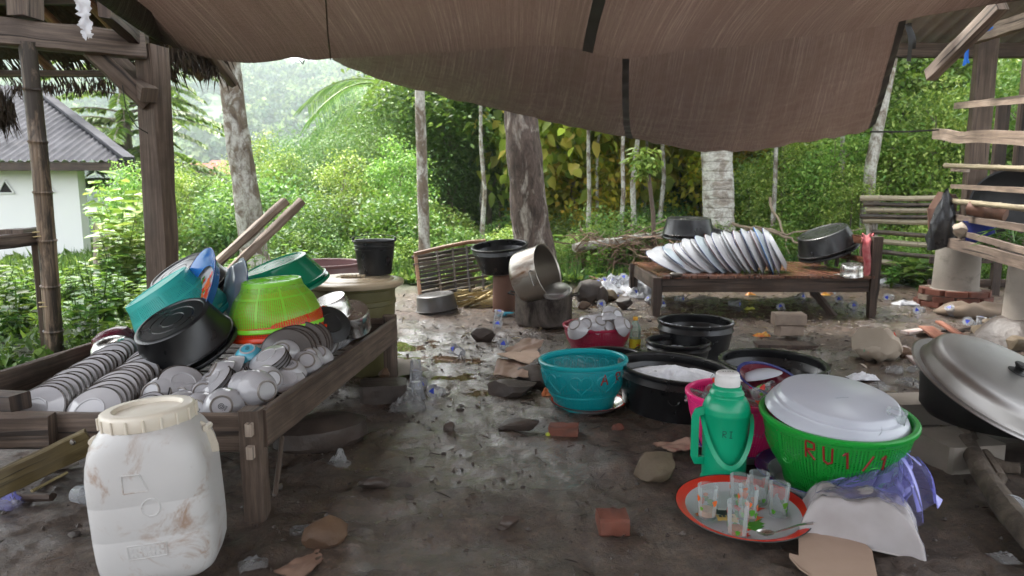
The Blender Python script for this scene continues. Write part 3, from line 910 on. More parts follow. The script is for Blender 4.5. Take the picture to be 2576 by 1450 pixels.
# trunks that stand in the yard's edge; their crowns rise above the tarpaulin
def yard_tree(name, label, pts, rads, mat, n=18, leafmat='leaf_mid', crown_h=1.6, seed=1, flare=1.0):
    base = Vector(pts[0])
    root = thing(name, label, 'tree', base)
    rel = [Vector(p) - base for p in pts]
    top = rel[-1]; d = (rel[-1] - rel[-2]).normalized()
    rel.append(top + d * 1.6); rel.append(top + d * 3.2)
    rr = list(rads) + [rads[-1] * .9, rads[-1] * .6]
    fine, fr = [], []
    for i in range(len(rel) - 1):
        for k in range(6):
            t = k / 6
            fine.append(rel[i].lerp(rel[i + 1], t)); fr.append(lerp(rr[i], rr[i + 1], t) * (1 + .03 * math.sin(7.3 * (i * 6 + k) + seed)))
    fine.append(rel[-1]); fr.append(rr[-1])
    b = MB(); b.tube(fine, fr, n, jit=rads[0] * .03, seed=seed)
    b.build('trunk', mat, root, ang=60)
    rng = np.random.default_rng(seed)
    cs = [tuple(rel[-1] + Vector((rng.normal() * .9, rng.normal() * .9, rng.normal() * .5 + .3))) for _ in range(26)]
    bb = MB()
    for c in cs[:7]: bb.tube([rel[-1] - d * .8, rel[-1].lerp(Vector(c), .6), c], [rads[-1] * .35, rads[-1] * .2, .01], 5)
    bb.build('limbs', mat, root)
    obj('crown', crown('crown', rng, cs, (.42, .42, .3), 45, .22, .1, leafmat), root)
    return root
pt = lambda px, py, Y: at(px, py, Y)
yard_tree('leaning_tree', 'leaning pale lichen spotted trunk behind the two propped planks', [g(664, 771), at(640, 640, 6.55), at(622, 500, 6.5), at(598, 350, 6.5), at(575, 160, 6.5)], [.16, .125, .118, .108, .10], 'bark_pale', seed=3)
yard_tree('thin_tree', 'thin straight pale trunk behind the bamboo rack', [g(1070, 722), at(1067, 600, 7.6), at(1062, 420, 7.6), at(1056, 230, 7.6)], [.075, .064, .06, .054], 'bark_pale', seed=5, n=14)
yard_tree('dark_tree', 'thick dark rough barked trunk behind the tilted steel pot', [g(1352, 765), at(1346, 640, 6.5), at(1334, 560, 6.5), at(1322, 430, 6.5), at(1306, 250, 6.5)], [.27, .20, .178, .165, .155], 'bark_dark', seed=7, n=24, leafmat='leaf_dark')
yard_tree('white_palm_trunk', 'thick whitish ringed palm trunk behind the wet bench', [at(1812, 705, 9.2), at(1809, 585, 9.2), at(1806, 480, 9.2), at(1802, 340, 9.2)], [.225, .205, .20, .196], 'bark_palm', seed=9, n=24)
yard_tree('pale_tree', 'pale smooth trunk at the end of the bamboo fence', [at(2172, 690, 9.3), at(2176, 590, 9.3), at(2190, 420, 9.3), at(2212, 310, 9.3)], [.10, .085, .078, .07], 'bark_pale', seed=12, n=14)
b = MB(); a0 = at(1650, 640, 8.3); b.tube([a0 - Vector((0, 0, .3)), at(1643, 540, 8.3), at(1630, 425, 8.3)], [.03, .026, .022], 8, jit=.002, seed=2)
st = thing('stake_sapling', 'bare leaning reddish stake with a tuft of fresh leaves', 'sapling')
b.build('stem', 'wood_bed', st)
q = at(1628, 410, 8.3)
obj('leaf_tuft', crown('leaf_tuft', np.random.default_rng(4), [tuple(q + Vector((rn.uniform(-.1, .1), 0, rn.uniform(-.1, .15)))) for _ in range(8)], (.06, .06, .05), 30, .12, .04, 'leaf_lime', .4), st)

# tree with long drooping feathered boughs behind the house
root = thing('drooping_tree', 'light green tree with long drooping feathered boughs beside the house', 'tree', at(335, 560, 13.2) * 1.0)
base = Vector(root.location); base.z = ground_z(base.x, base.y); root.location = base
b = MB(); trunk = [Vector((0, 0, -.2)), Vector((.05, 0, 1.4)), Vector((-.05, .1, 2.9)), Vector((-.2, 0, 4.3))]
b.tube(trunk, [.09, .075, .055, .03], 10, jit=.006, seed=2); b.build('trunk', 'bark_far', root)
rng = np.random.default_rng(15)
P, D, Nn = [], [], []
bb = MB()
for k in range(70):
    hz = rng.uniform(1.2, 4.3); a = rng.uniform(0, 6.28) if k > 14 else rng.uniform(-1.0, .7)
    Lb = rng.uniform(1.2, 2.6) * (1.1 - .12 * hz)
    s = Vector((0, 0, hz))
    pts = [s + Vector((math.cos(a) * Lb * t, math.sin(a) * Lb * t, .55 * t - .75 * t * t)) for t in [i / 8 for i in range(9)]]
    bb.tube(pts, [.018 * (1 - .9 * i / 8) + .002 for i in range(9)], 4)
    for i in range(120):
        t = rng.uniform(.18, 1.0) * 8; i0 = min(int(t), 7)
        p = pts[i0].lerp(pts[i0 + 1], t - i0)
        sd = Vector((-math.sin(a), math.cos(a), 0)) * (1 if i % 2 else -1)
        P.append(tuple(p)); D.append(tuple(sd * 1.0 + Vector((math.cos(a), math.sin(a), 0)) * .5 + Vector((0, 0, -.55)))); Nn.append((rng.normal() * .3, rng.normal() * .3, 1))
bb.build('boughs', 'bark_far', root)
obj('crown', leaf_mesh('crown', np.array(P), np.array(D), np.array(Nn), .2 * rng.uniform(.7, 1.2, len(P)), .075, 'leaf_lime'), root)

# weeds: leafy stems
def weed(seed, h, nst, L, mat, name='weed', label='', group=''):
    rng = np.random.default_rng(seed)
    root = thing(name, label, 'plant', group=group)
    b = MB(); P, D, Nn = [], [], []
    for s in range(nst):
        a = rng.uniform(0, 6.28); le = rng.uniform(.05, .5); hh = h * rng.uniform(.55, 1.1)
        pts = [Vector((math.cos(a) * le * hh * t, math.sin(a) * le * hh * t, hh * t - .04)) for t in (0, .35, .7, 1)]
        b.tube(pts, [.004, .0035, .003, .0015], 4)
        for i in range(int(5 + hh * 16)):
            t = .2 + .8 * i / (5 + hh * 16)
            p = pts[0].lerp(pts[-1], t); aa = i * 2.4 + rng.uniform(-.4, .4)
            P.append(tuple(p)); D.append((math.cos(aa), math.sin(aa), rng.uniform(-.1, .35))); Nn.append((rng.normal() * .25, rng.normal() * .25, 1))
    b.build('stems', 'leaf_weed', root)
    n = len(P)
    obj('leaves', leaf_mesh('leaves', np.array(P), np.array(D), np.array(Nn), L * rng.uniform(.5, 1.2, n), L * .56 * rng.uniform(.8, 1.1, n), mat, 'big'), root)
    return Proto(root)
weeds = [weed(51, .34, 9, .085, 'leaf_weed', 'weed', 'broad leaved green weed growing beside the bamboo pole', 'green weeds left of the bed'),
         weed(52, .5, 8, .075, 'leaf_weed', 'tall_weed', 'tall green weed with small leaves left of the bed', 'tall weeds left of the bed'),
         weed(53, .26, 10, .065, 'leaf_lime', 'pale_weed', 'short pale green weed at the edge of the mud', 'pale weeds at the mud edge')]
for k in range(120):
    x = rn.uniform(-4.6, -2.15); y = rn.uniform(3.7, 8.0)
    if x > -2.5 and y < 4.2: continue
    weeds[rn.choice([0, 0, 1, 2])].put((x, y, .03), rn.uniform(0, 6.28), rn.uniform(.8, 1.3))
for k in range(70):
    x = rn.uniform(-2.6, 3.6); y = 7.75 + rn.random() ** 1.6 * 1.6 + (.3 if x > 1.5 else 0)
    if x < 0: y -= max(0, -x - .4) * .7
    weeds[rn.choice([1, 2, 2])].put((x, y, .03), rn.uniform(0, 6.28), rn.uniform(.7, 1.25))
for px, py in ((2420, 770), (2250, 765), (2300, 760), (2330, 740), (2225, 740), (2290, 735)):
    weeds[0].put(g(px, py) + Vector((0, 1.2, .02)), rn.uniform(0, 6), rn.uniform(.9, 1.3))
big = weed(57, .95, 9, .15, 'leaf_lime', 'leafy_bush', 'bright leafy bush in front of the white house wall', 'bushes before the house')
for px, Y, s in ((290, 6.6, 1.15), (262, 6.3, .8), (335, 6.9, 1.1), (315, 7.6, 1.3)):
    plant(big, px, Y, s)
# ground cover nobody could count
def cover(n, mat, label, fx, seed, L=.07):
    rng = np.random.default_rng(seed)
    P = np.array([fx(rng) for _ in range(n)])
    P[:, 2] = [ground_z(a, b_) + .05 + .05 * rng.random() for a, b_ in P[:, :2]]
    D = rdir(n, rng); D[:, 2] = np.abs(D[:, 2]) * .9 + .1
    Nn = rdir(n, rng) * .5; Nn[:, 2] += .8
    tag(obj('ground_cover', leaf_mesh('ground_cover', P, D, Nn, L * rng.uniform(.5, 1.4, n) * (1 + .04 * P[:, 1]), L * .45 * (1 + .04 * P[:, 1]), mat)), label, 'ground cover', kind='stuff')
cover(16000, 'leaf_weed', 'low green ground cover left of the bed and the house', lambda r: (r.uniform(-7, -2.1), r.uniform(3.6, 11), 0), 3, .08)
def strip(r):
    while True:
        x = r.uniform(-6, 8); y = 7.4 + 14 * r.random() ** 1.7
        if yard(x, y) < .5: return (x, y, 0)
cover(24000, 'leaf_lime', 'low pale green undergrowth behind the mud yard', strip, 4, .09)
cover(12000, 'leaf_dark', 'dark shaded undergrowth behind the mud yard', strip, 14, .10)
cover(20000, 'leaf_mid', 'mid green undergrowth on the slope behind the yard', lambda r: (r.uniform(-14, 16), r.uniform(9, 34), 0), 6, .14)

# grass blades and larger leaved plants behind the yard
rng = np.random.default_rng(77); n = 14000
P = np.array([strip(rng) for _ in range(n)]); P[:, 2] = [ground_z(a, b_) + .03 for a, b_ in P[:, :2]]
D = rdir(n, rng) * .45; D[:, 2] = 1.0
tag(obj('tall_grass', leaf_mesh('tall_grass', P, D, rdir(n, rng), rng.uniform(.12, .38, n), .012, 'leaf_feather')), 'tall thin grass growing behind the mud yard', 'grass', kind='stuff')
taro = weed(71, .42, 7, .2, 'leaf_mid', 'big_leaf_plant', 'low plant with big heart shaped leaves behind the yard', 'big leaved plants behind the yard')
for k in range(34):
    px = rn.uniform(900, 2300); Y = rn.uniform(8.3, 11.5)
    plant(taro, px, Y, rn.uniform(.7, 1.3))
for px, Y, s_ in ((1480, 8.6, 1.2), (1510, 8.8, 1.3), (1440, 8.7, 1.0), (2300, 7.6, .9), (2330, 7.4, .9), (2270, 7.7, .8)):
    plant(taro, px, Y, s_)
stem = weed(72, .9, 5, .03, 'leaf_dry', 'dead_stalk', 'dry dead stalks standing in the green undergrowth', 'dead stalks behind the yard')
for k in range(26):
    px = rn.uniform(650, 2300); Y = rn.uniform(8.2, 11)
    plant(stem, px, Y, rn.uniform(.6, 1.2))
# ---------------------------------------------------------------- the white house behind the weeds
V = Vector
def corrugated(name, mat, parent, a, b, c, d, pitch, amp, thick=0.004, edge=None):
    """sheet a-b (eave) to d-c (ridge), waves running a->d"""
    a, b, c, d = V(a), V(b), V(c), V(d)
    n = max(8, int((b - a).length / pitch * 6))
    nr = (b - a).cross(d - a).normalized()
    if nr.z < 0: nr = -nr
    mb = MB()
    def fn(u, v):
        p = a.lerp(b, u).lerp(d.lerp(c, u), v)
        return p + nr * (amp * math.sin(u * (b - a).length / pitch * 2 * math.pi))
    mb.grid(n, 3, fn)
    return mb.build(name, mat, parent, ang=180)

hy = 10.0
ec = at(322, 405, hy)                  # the near eave corner
house = thing('white_house', 'white plastered house with grey corrugated hip roof beyond the weeds', 'house', (ec.x - 2.4, hy + 2.0, ground_z(ec.x - 2.4, hy)))
def hb(mb, name, mat, parent=None, ang=38):
    o = mb.build(name, mat, parent or house, ang)
    o.location = -house.location if (parent is None or parent == house) else (0, 0, 0)
    return o
wx = at(200, 500, hy + .35).x
wz0, wz1 = -1.2, ec.z + .02
b = MB()
b.poly([(wx, hy + .35, wz0), (wx, hy + .35, wz1), (wx - 7, hy + .35, wz1), (wx - 7, hy + .35, wz0)][::-1], .18, V((0, -1, 0)))
b.poly([(wx, hy + .351, wz0), (wx, hy + .351, wz1), (wx - 3.4, hy + 6, wz1), (wx - 3.4, hy + 6, wz0)], .18, V((1, 0, 0)))
hb(b, 'wall', 'plaster')
for px, py in ((15, 470), (117, 468), (-90, 470)):
    p = at(px, py, hy + .34)
    b = MB(); s = .12
    b.poly([p + V((-s, -.004, -s * .8)), p + V((s, -.004, -s * .8)), p + V((0, -.004, s * .8))], .0)
    hb(b, 'vent', 'dark_hole')
    b = MB()
    q = [p + V((-s, -.012, -s * .8)), p + V((s, -.012, -s * .8)), p + V((0, -.012, s * .8))]
    for i in range(3): b.beam(q[i], q[(i + 1) % 3], .02, .02)
    hb(b, 'vent_frame', 'plaster')
rp = at(100, 238, hy + 3.0)            # hip end of the ridge
ridge = V((-8.9, hy + 3.0, ec.z + 1.5)); ridge2 = ridge + V((-4, 0, 0))
eL = V((ec.x - 9, ec.y, ec.z)); eB = V((ec.x - 3.5, hy + 6.2, ec.z))
def roof_part(a, b_, c, d, nm='roof'):
    mb = MB(); a, b_, c, d = V(a), V(b_), V(c), V(d)
    n = int((b_ - a).length / .075 * 4)
    nr = (b_ - a).cross(d - a).normalized(); nr = nr if nr.z > 0 else -nr
    def fn(u, v):
        p = a.lerp(b_, u).lerp(d.lerp(c, u), v)
        return p + nr * (.018 * math.sin((a.lerp(b_, u) - a).length / .075 * 2 * math.pi if v == 0 else (d.lerp(c, u) - d).dot((b_ - a).normalized()) / .075 * 6.283 + (d - a).dot((b_ - a).normalized()) / .075 * 6.283))
    mb.grid(n, 4, fn)
    return mb
def tri_sheet(a, b_, d, pitch=.13, amp=.022):
    """corrugated hip slope: triangle strip columns from eave a-b up to the hip lines"""
    a, b_, d = V(a), V(b_), V(d)
    e = (b_ - a).normalized(); L = (b_ - a).length
    foot = (d - a).dot(e); up = d - (a + e * foot); nr = e.cross(up).normalized(); nr = nr if nr.z > 0 else -nr
    mb = MB(); n = int(L / pitch * 4)
    def fn(u, v):
        s = u * L
        hgt = min(s / max(foot, 1e-3), 1.0) if s < foot else min((L - s) / max(L - foot, 1e-3), 1.0)
        return a + e * s + up * (hgt * v) + nr * (amp * math.sin(s / pitch * 6.2832))
    mb.grid(n, 6, fn)
    return mb
def quad_sheet(a, b_, c, d, pitch=.13, amp=.022):
    a, b_, c, d = V(a), V(b_), V(c), V(d)     # eave a-b, ridge d-c, hip on the b side
    e = (b_ - a).normalized(); L = (b_ - a).length
    fc_ = (c - a).dot(e); up = c - (a + e * fc_); nr = e.cross(up).normalized(); nr = nr if nr.z > 0 else -nr
    mb = MB(); n = int(L / pitch * 4)
    def fn(u, v):
        s = u * L
        hgt = 1.0 if s < fc_ else (L - s) / (L - fc_)
        return a + e * s + up * (hgt * v) + nr * (amp * math.sin(s / pitch * 6.2832))
    mb.grid(n, 6, fn)
    return mb
hb(quad_sheet(eL, ec, ridge, ridge2), 'roof', 'roof_tin', ang=180)
hb(tri_sheet(ec, eB, ridge), 'roof', 'roof_tin', ang=180)
b = MB(); b.beam(ec + V((.02, 0, .03)), ridge + V((0, 0, .05)), .16, .05, jit=.004, n=10); hb(b, 'ridge_cap', 'roof_tin')
b = MB(); b.beam(eL + V((0, .04, -.08)), ec + V((-.02, .04, -.08)), .03, .12, n=8, jit=.003); hb(b, 'fascia', 'wood_dark')
b = MB(); b.beam(ec + V((-.03, .06, -.08)), eB + V((-.03, 0, -.08)), .03, .12); hb(b, 'fascia', 'wood_dark')

# village houses down in the valley
def village_house(px, py, Y, w, label, rm='roof_tile'):
    p = at(px, py, Y)
    t_ = thing('village_house', label, 'house', p)
    b = MB(); b.box((0, 0, -3.2), (w * .8, w * .7, 5.0)); b.build('wall', 'plaster', t_)
    b = MB(); h = w * .3
    b.add([V((-w / 2, -w * .45, -.8)), V((w / 2, -w * .45, -.8)), V((w / 2, w * .45, -.8)), V((-w / 2, w * .45, -.8)), V((-w * .2, 0, h)), V((w * .2, 0, h))],
          [(0, 1, 5, 4), (1, 2, 5), (2, 3, 4, 5), (3, 0, 4), (3, 2, 1, 0)])
    b.build('roof', rm, t_)
village_house(568, 452, 88, 8, 'far village house with red tiled hip roof beside the leaning trunk')
village_house(505, 450, 96, 7, 'far village house with faded brown roof in the valley')
village_house(460, 470, 105, 6, 'far village house with low brown roof half hidden by branches')
village_house(560, 560, 60, 5, 'small pale house low in the valley below the red roofs', 'roof_cement')

# white car parked below, mostly hidden
p = at(690, 630, 15.0)
car = thing('parked_car', 'white car half hidden behind the leaning trunk', 'car', (p.x, p.y, p.z - .75), .35)
b = MB()
sec = [(-1.9, .35, .7), (-1.85, .75, .75), (-.9, .9, .8), (-.3, 1.38, .62), (.9, 1.42, .62), (1.5, 1.0, .75), (1.95, .9, .72), (1.98, .4, .7)]
vs_ = []
for x, z, hw in sec:
    vs_ += [V((x, -hw, .3)), V((x, -hw * 1.02, min(z, .85))), V((x, -hw * .85, z)), V((x, hw * .85, z)), V((x, hw * 1.02, min(z, .85))), V((x, hw, .3))]
fs_ = [(i * 6 + j, i * 6 + j + 1, i * 6 + 6 + j + 1, i * 6 + 6 + j) for i in range(7) for j in range(5)] + [(0, 1, 2, 3, 4, 5), (42, 47, 46, 45, 44, 43)]
b.add(vs_, fs_); b.build('body', 'car_paint', car, ang=50)
b = MB(); b.poly([(-.86, -.6, .93), (-.86, .6, .93), (-.36, .5, 1.36), (-.36, -.5, 1.36)], .02, V((-.6, 0, .8))); b.build('windscreen', 'car_glass', car, loc=(-.02, 0, .03))
b = MB(); b.poly([(-.2, -.665, 1.0), (1.2, -.70, 1.0), (.9, -.56, 1.36), (-.2, -.56, 1.36)], .02, V((0, -1, .3))); b.build('side_window', 'car_glass', car, loc=(0, -.03, 0))
for x in (-1.25, 1.25):
    for s in (-1, 1):
        b = MB(); b.lathe([(0, -.1), (.24, -.1), (.32, -.07), (.32, .07), (.24, .1), (0, .1)], 20); b.build('wheel', 'car_glass', car, loc=(x, s * .72, .32), rot=(R(90), 0, 0))

# ---------------------------------------------------------------- thatched shed on the left
shed = thing('thatched_shed', 'open timber shed with thatched roof above the weeds', 'shed', (-3.2, 4.2, 0))
SO = V(shed.location)
def sp(mb, name, mat, parent=shed, ang=38):
    o = mb.build(name, mat, parent, ang); o.location = -SO if parent == shed else (0, 0, 0); return o
pb = at(398, 700, 4.25); ptp = at(382, 118, 4.25)
b = MB(); b.beam(V((pb.x + .02, pb.y, -.1)), V((ptp.x, ptp.y, ptp.z)), .15, .13, up=V((.35, 1, 0)), n=14, jit=.004, seed=4, ch=.012); sp(b, 'post', 'wood_post')
b = MB(); b.beam(at(-330, 48, 3.45), at(362, 118, 4.2), .10, .145, n=14, jit=.004, seed=5, ch=.01); sp(b, 'beam', 'wood_grey')
b = MB(); b.beam(at(65, 45, 3.82), at(62, -80, 3.82), .12, .12, up=V((.3, 1, 0)), n=3, jit=.003, seed=9); sp(b, 'king_post', 'wood_grey')
b = MB(); b.beam(at(222, 122, 4.05), at(372, 262, 4.2), .07, .09, n=6, jit=.003, seed=6); sp(b, 'brace', 'wood_post')
b = MB(); b.beam(at(250, 110, 4.75), at(376, 240, 4.12), .09, .085, n=6, jit=.003, seed=7); sp(b, 'tie_beam', 'wood_grey')
b = MB(); b.beam(at(262, 20, 3.7), at(362, 110, 4.3), .06, .1, n=6, jit=.003, seed=8); sp(b, 'strut', 'wood_dark')

def bamboo_pole(mb, a, b_, r, nodes, seed=1, n=12, bend=.0):
    a, b_ = V(a), V(b_); pts, rr = [], []
    rnd = random.Random(seed)
    for i in range(nodes):
        for k, s in ((0, 1.0), (.04, 1.13), (.07, .98), (.5, .96), (.95, 1.0)):
            t = (i + k) / nodes
            pts.append(a.lerp(b_, t) + V((bend * math.sin(t * math.pi), 0, bend * .3 * math.sin(t * 9))))
            rr.append(r * s * (1 - .12 * t))
    mb.tube(pts, rr, n, seed=seed)
    return mb
bp = g(140, 928)
pole = thing('bamboo_pole', 'leaning weathered bamboo pole with dark knots holding the shed beam', 'pole', bp)
b = MB(); bamboo_pole(b, V((0, 0, -.05)), at(68, 100, 3.82) - bp, .05, 7, 3, 16, bend=.015); b.build('culm', 'bamboo', pole)
for zz, t in ((.56, .2), (1.02, .42)):
    p = (at(68, 100, 3.82) - bp) * t
    b = MB(); b.tube([p + V((.052 * math.cos(a), .052 * math.sin(a), .004 * a)) for a in [i * .5 for i in range(26)]], .004, 5); b.build('binding', 'straw', pole)

# roof: rafters run down to the back eave
EY, EZ, RY, RZ = 5.35, 1.98, 1.9, 3.35
def rpt(x, y, off=0.0):
    t_ = (y - RY) / (EY - RY)
    return V((x, y, lerp(RZ, EZ, t_) + off))
for i, (x, ye, m) in enumerate(((-2.2, 5.55, 'wood_post'), (-2.42, 5.5, 'bamboo_brown'), (-2.74, 5.5, 'bamboo_brown'), (-3.1, 5.4, 'bamboo_brown'), (-3.5, 5.4, 'bamboo_brown'), (-3.95, 5.4, 'bamboo_brown'), (-4.45, 5.4, 'bamboo_brown'), (-5.0, 5.4, 'bamboo_brown'))):
    b = MB()
    if i == 0: b.tube([rpt(x, 2.2), rpt(x, 4), rpt(x, ye)], [.045, .045, .04], 9, jit=.003, seed=3)
    else: bamboo_pole(b, rpt(x, 2.0), rpt(x, ye), .036, 8, i, 9)
    sp(b, 'rafter', m)
for i, y in enumerate((2.4, 3.2, 4.0, 4.7, 5.3)):
    b = MB(); bamboo_pole(b, rpt(-5.6, y, -.07 if i == 4 else .05), rpt(-2.35 if i < 4 else -2.75, y, -.07 if i == 4 else .05), .03, 8, i + 20, 8); sp(b, 'batten', 'bamboo_dark')
b = MB()
def fth(u, v):
    x = lerp(-6, -2.18, u); y = lerp(1.7, 5.42, v)
    p = rpt(x, y, .10 + .025 * mn.noise(V((x * 9, y * 3, 0))))
    return p
b.grid(60, 40, fth)
b.grid(60, 40, lambda u, v: fth(u, v) + V((0, .03, .12 + .02 * mn.noise(V((u * 60, v * 40, 3))))))
b.f = [f if k < 2400 else f for k, f in enumerate(b.f)]
th = sp(b, 'thatch', 'thatch', ang=180)
rng = np.random.default_rng(3)
n = 7000
u_, v_ = rng.random(n), rng.random(n) ** .55
P = np.stack([-6 + 3.83 * u_, 1.8 + 3.66 * v_, np.zeros(n)], 1)
P[:, 2] = RZ + (P[:, 1] - RY) / (EY - RY) * (EZ - RZ) + rng.uniform(.05, .2, n)
D = np.stack([rng.normal(size=n) * .12, np.ones(n), -.4 + rng.normal(size=n) * .12 - .5 * (v_ > .96)], 1)
o = obj('straw_layer', leaf_mesh('straw_layer', P, D, rdir(n, rng) * .4 + np.array([0, .3, 1]), rng.uniform(.12, .3, n), .018, 'thatch'), shed); o.location = -SO; o['kind'] = 'stuff'
def fringe(c0, c1, n, L, seed, spread=.05, name='thatch_fringe'):
    rng = np.random.default_rng(seed)
    t_ = rng.random(n)[:, None]
    P = np.array(c0)[None] * (1 - t_) + np.array(c1)[None] * t_ + rng.normal(size=(n, 3)) * spread * .5
    D = np.stack([rng.normal(size=n) * .22, rng.normal(size=n) * .2, -np.ones(n)], 1)
    o = obj(name, leaf_mesh(name, P, D, rdir(n, rng), L * rng.uniform(.4, 1.1, n), .012, 'thatch'), shed); o.location = -SO; o['kind'] = 'stuff'
fringe(at(425, 112, 4.9), at(505, 140, 5.2), 200, .17, 5)
fringe(at(518, 140, 5.25), at(532, 165, 5.3), 90, .17, 6)
fringe(at(30, 215, 5.3), at(290, 205, 5.3), 300, .10, 7)
fringe(at(-60, 215, 4.3), at(10, 235, 4.3), 180, .3, 8)
fringe(at(300, 190, 5.3), at(440, 160, 5.3), 120, .08, 9)
# torn white plastic strip hanging from the beam
b = MB()
rnd = random.Random(3)
pA = at(212, -30, 3.78); pB = at(228, 100, 3.80)
b.grid(8, 40, lambda u, v: pA.lerp(pB, v) + V(((u - .5) * (.09 - .035 * v) + (.03 * mn.noise(V((v * 9, u * 2, 1))) + .02 * mn.noise(V((v * 31, u, 4)))) * (abs(u - .5) > .35), -.03 + .014 * mn.noise(V((u * 3, v * 5, 2))), -.03 * (v > .97) * mn.noise(V((u * 9, 0, 0))))))
tag(b.build('torn_plastic_strip', 'litter_white', ang=60), 'torn white plastic strip hanging over the shed beam', 'plastic strip')
# loose dark wires by the shed post
b = MB(); b.tube([at(308, 215, 4.1), at(318, 280, 4.1), at(345, 320, 4.1), at(372, 336, 4.17)], .003, 5)
tag(b.build('hanging_wire', 'wire'), 'thin dark wire looping from the brace to the shed post', 'wire')

# low rail frame in the weeds
fr = thing('low_rail_frame', 'low weathered wooden rail on a leaning post among the weeds', 'rail', g(105, 890))
FO = V(fr.location)
for a, b_, w, h, nm in ((at(90, 612, 3.95), V((g(118, 905).x, g(118, 905).y, -.05)), .045, .06, 'post'), (at(-120, 625, 3.5), at(92, 600, 3.95), .05, .075, 'rail'), (at(-120, 600, 3.9), at(92, 582, 4.1), .05, .05, 'rail'), (at(35, 585, 3.85), at(70, 580, 4.05), .09, .03, 'block')):
    b = MB(); b.beam(a, b_, w, h, n=6, jit=.002, seed=3); b.build(nm, 'wood_grey', fr).location = -FO
# old stump
sl = g(212, 760) + V((-.2, 1.0, 0))
b = MB(); rnd = random.Random(6)
b.lathe([(.30, -.05), (.26, .1), (.21, .28), (.17, .46), (.15, .58)], 22, fn=lambda r, z, th: ((r + .03 * math.sin(th * 5) + .02 * math.sin(th * 9 + 1)) * math.cos(th), (r + .03 * math.sin(th * 5)) * math.sin(th), z + (.10 * math.cos(th + 2.4) + .05 * math.sin(th * 4)) * (z / .5)))
b.lathe([(.15, .58), (.05, .42), (0, .36)], 22, fn=lambda r, z, th: ((r + .03 * math.sin(th * 5) * (r > .1) + .02 * math.sin(th * 9 + 1) * (r > .1)) * math.cos(th), (r + .03 * math.sin(th * 5) * (r > .1)) * math.sin(th), z + (.10 * math.cos(th + 2.4) + .05 * math.sin(th * 4)) * (z / .5) * (r > .1)))
tag(b.build('tree_stump', 'stump', loc=sl, rot=(0, -.12, 0)), 'broken grey tree stump standing in the weeds', 'stump')

# two planks propped up past the leaning trunk
for k, (a, b_, w, h) in enumerate(((at(430, 770, 5.3), at(718, 506, 6.0), .082, .07), (at(470, 790, 5.2), at(760, 506, 5.9), .062, .07))):
    b = MB(); b.beam(a, b_, w, h, n=16, jit=.004, seed=7 + k, ch=.012)
    tag(b.build('propped_plank', 'wood_plank'), ['upper thick plank propped against the leaning trunk', 'lower plank with squared end propped against the leaning trunk'][k], 'plank', 'planks propped on the trunk')

# ---------------------------------------------------------------- tarpaulin roof
S1 = [(-260, -330, 1.7), (60, -110, 2.1), (240, 0, 2.7), (320, 55, 3.2), (400, 104, 3.7), (500, 140, 4.0), (600, 158, 4.15), (680, 155, 4.2), (740, 146, 4.2), (790, 152, 4.2), (830, 148, 4.2), (900, 146, 4.15), (1000, 141, 4.1), (1100, 134, 4.05), (1215, 125, 4.0), (1300, 116, 3.95), (1400, 114, 3.9), (1470, 124, 3.8), (1520, 140, 3.8), (1570, 148, 3.8), (1640, 142, 3.8), (1720, 130, 3.8), (1850, 118, 3.75), (2000, 96, 3.7), (2140, 80, 3.65), (2280, 50, 3.6), (2420, 24, 3.45), (2576, 0, 3.2), (2760, -40, 2.9), (3000, -120, 2.6)]
S2 = [(835, 148, 6.2), (900, 176, 6.1), (980, 204, 6.05), (1060, 226, 6.0), (1170, 258, 5.95), (1290, 286, 5.9), (1430, 316, 5.8), (1580, 345, 5.7), (1670, 364, 5.65), (1750, 378, 5.6), (1830, 383, 5.6), (1910, 377, 5.55), (2000, 361, 5.5), (2080, 350, 5.5), (2165, 336, 5.5), (2200, 312, 5.4)]
def curve(pts, px):
    for i in range(len(pts) - 1):
        if pts[i + 1][0] >= px or i == len(pts) - 2:
            k0, k1, k2, k3 = pts[max(i - 1, 0)], pts[i], pts[i + 1], pts[min(i + 2, len(pts) - 1)]
            t_ = (px - k1[0]) / (k2[0] - k1[0])
            def cr(a):
                m1 = (k2[a] - k0[a]) / (k2[0] - k0[0]); m2 = (k3[a] - k1[a]) / (k3[0] - k1[0]); dx = k2[0] - k1[0]
                return (2 * t_**3 - 3 * t_**2 + 1) * k1[a] + (t_**3 - 2 * t_**2 + t_) * m1 * dx + (-2 * t_**3 + 3 * t_**2) * k2[a] + (t_**3 - t_**2) * m2 * dx
            return at(px, cr(1), cr(2))
tarp = thing('tarpaulin', 'sagging brown woven tarpaulin stretched over the yard', 'tarpaulin', (0, 3, 2))
TO = V(tarp.location)
A0, A1 = -260, 3000
def fA(u, v, off=0.0):
    px = lerp(A0, A1, u)
    p = curve(S1, px)
    far_ = V((p.x * .9 + .1 * (px - 1288) / 900, -4.2, 2.75 + .12 * math.sin(u * 9)))  # unseen rear of the cloth, its reach added to shade the foreground
    q = p.lerp(far_, v)
    # the cloth bellies down towards its front edge
    q.z = p.z + (far_.z - p.z) * (v ** .72) - .10 * math.sin(math.pi * min(v * 1.6, 1)) * .5
    w = .05 * mn.noise(V((u * 9, v * 9, 3))) + .02 * mn.noise(V((u * 24, v * 3.2, 0))) + .010 * mn.noise(V((u * 70, v * 6, 4)))
    q.z += w * min(1, v * 8 + .25)
    # rolled lip at the very edge
    if v < .03: q.z += .03 * (1 - v / .03) * 0
    return q + V((0, 0, -off))
b = MB(); b.grid(260, 60, fA, su=9.0, sv=6.5)
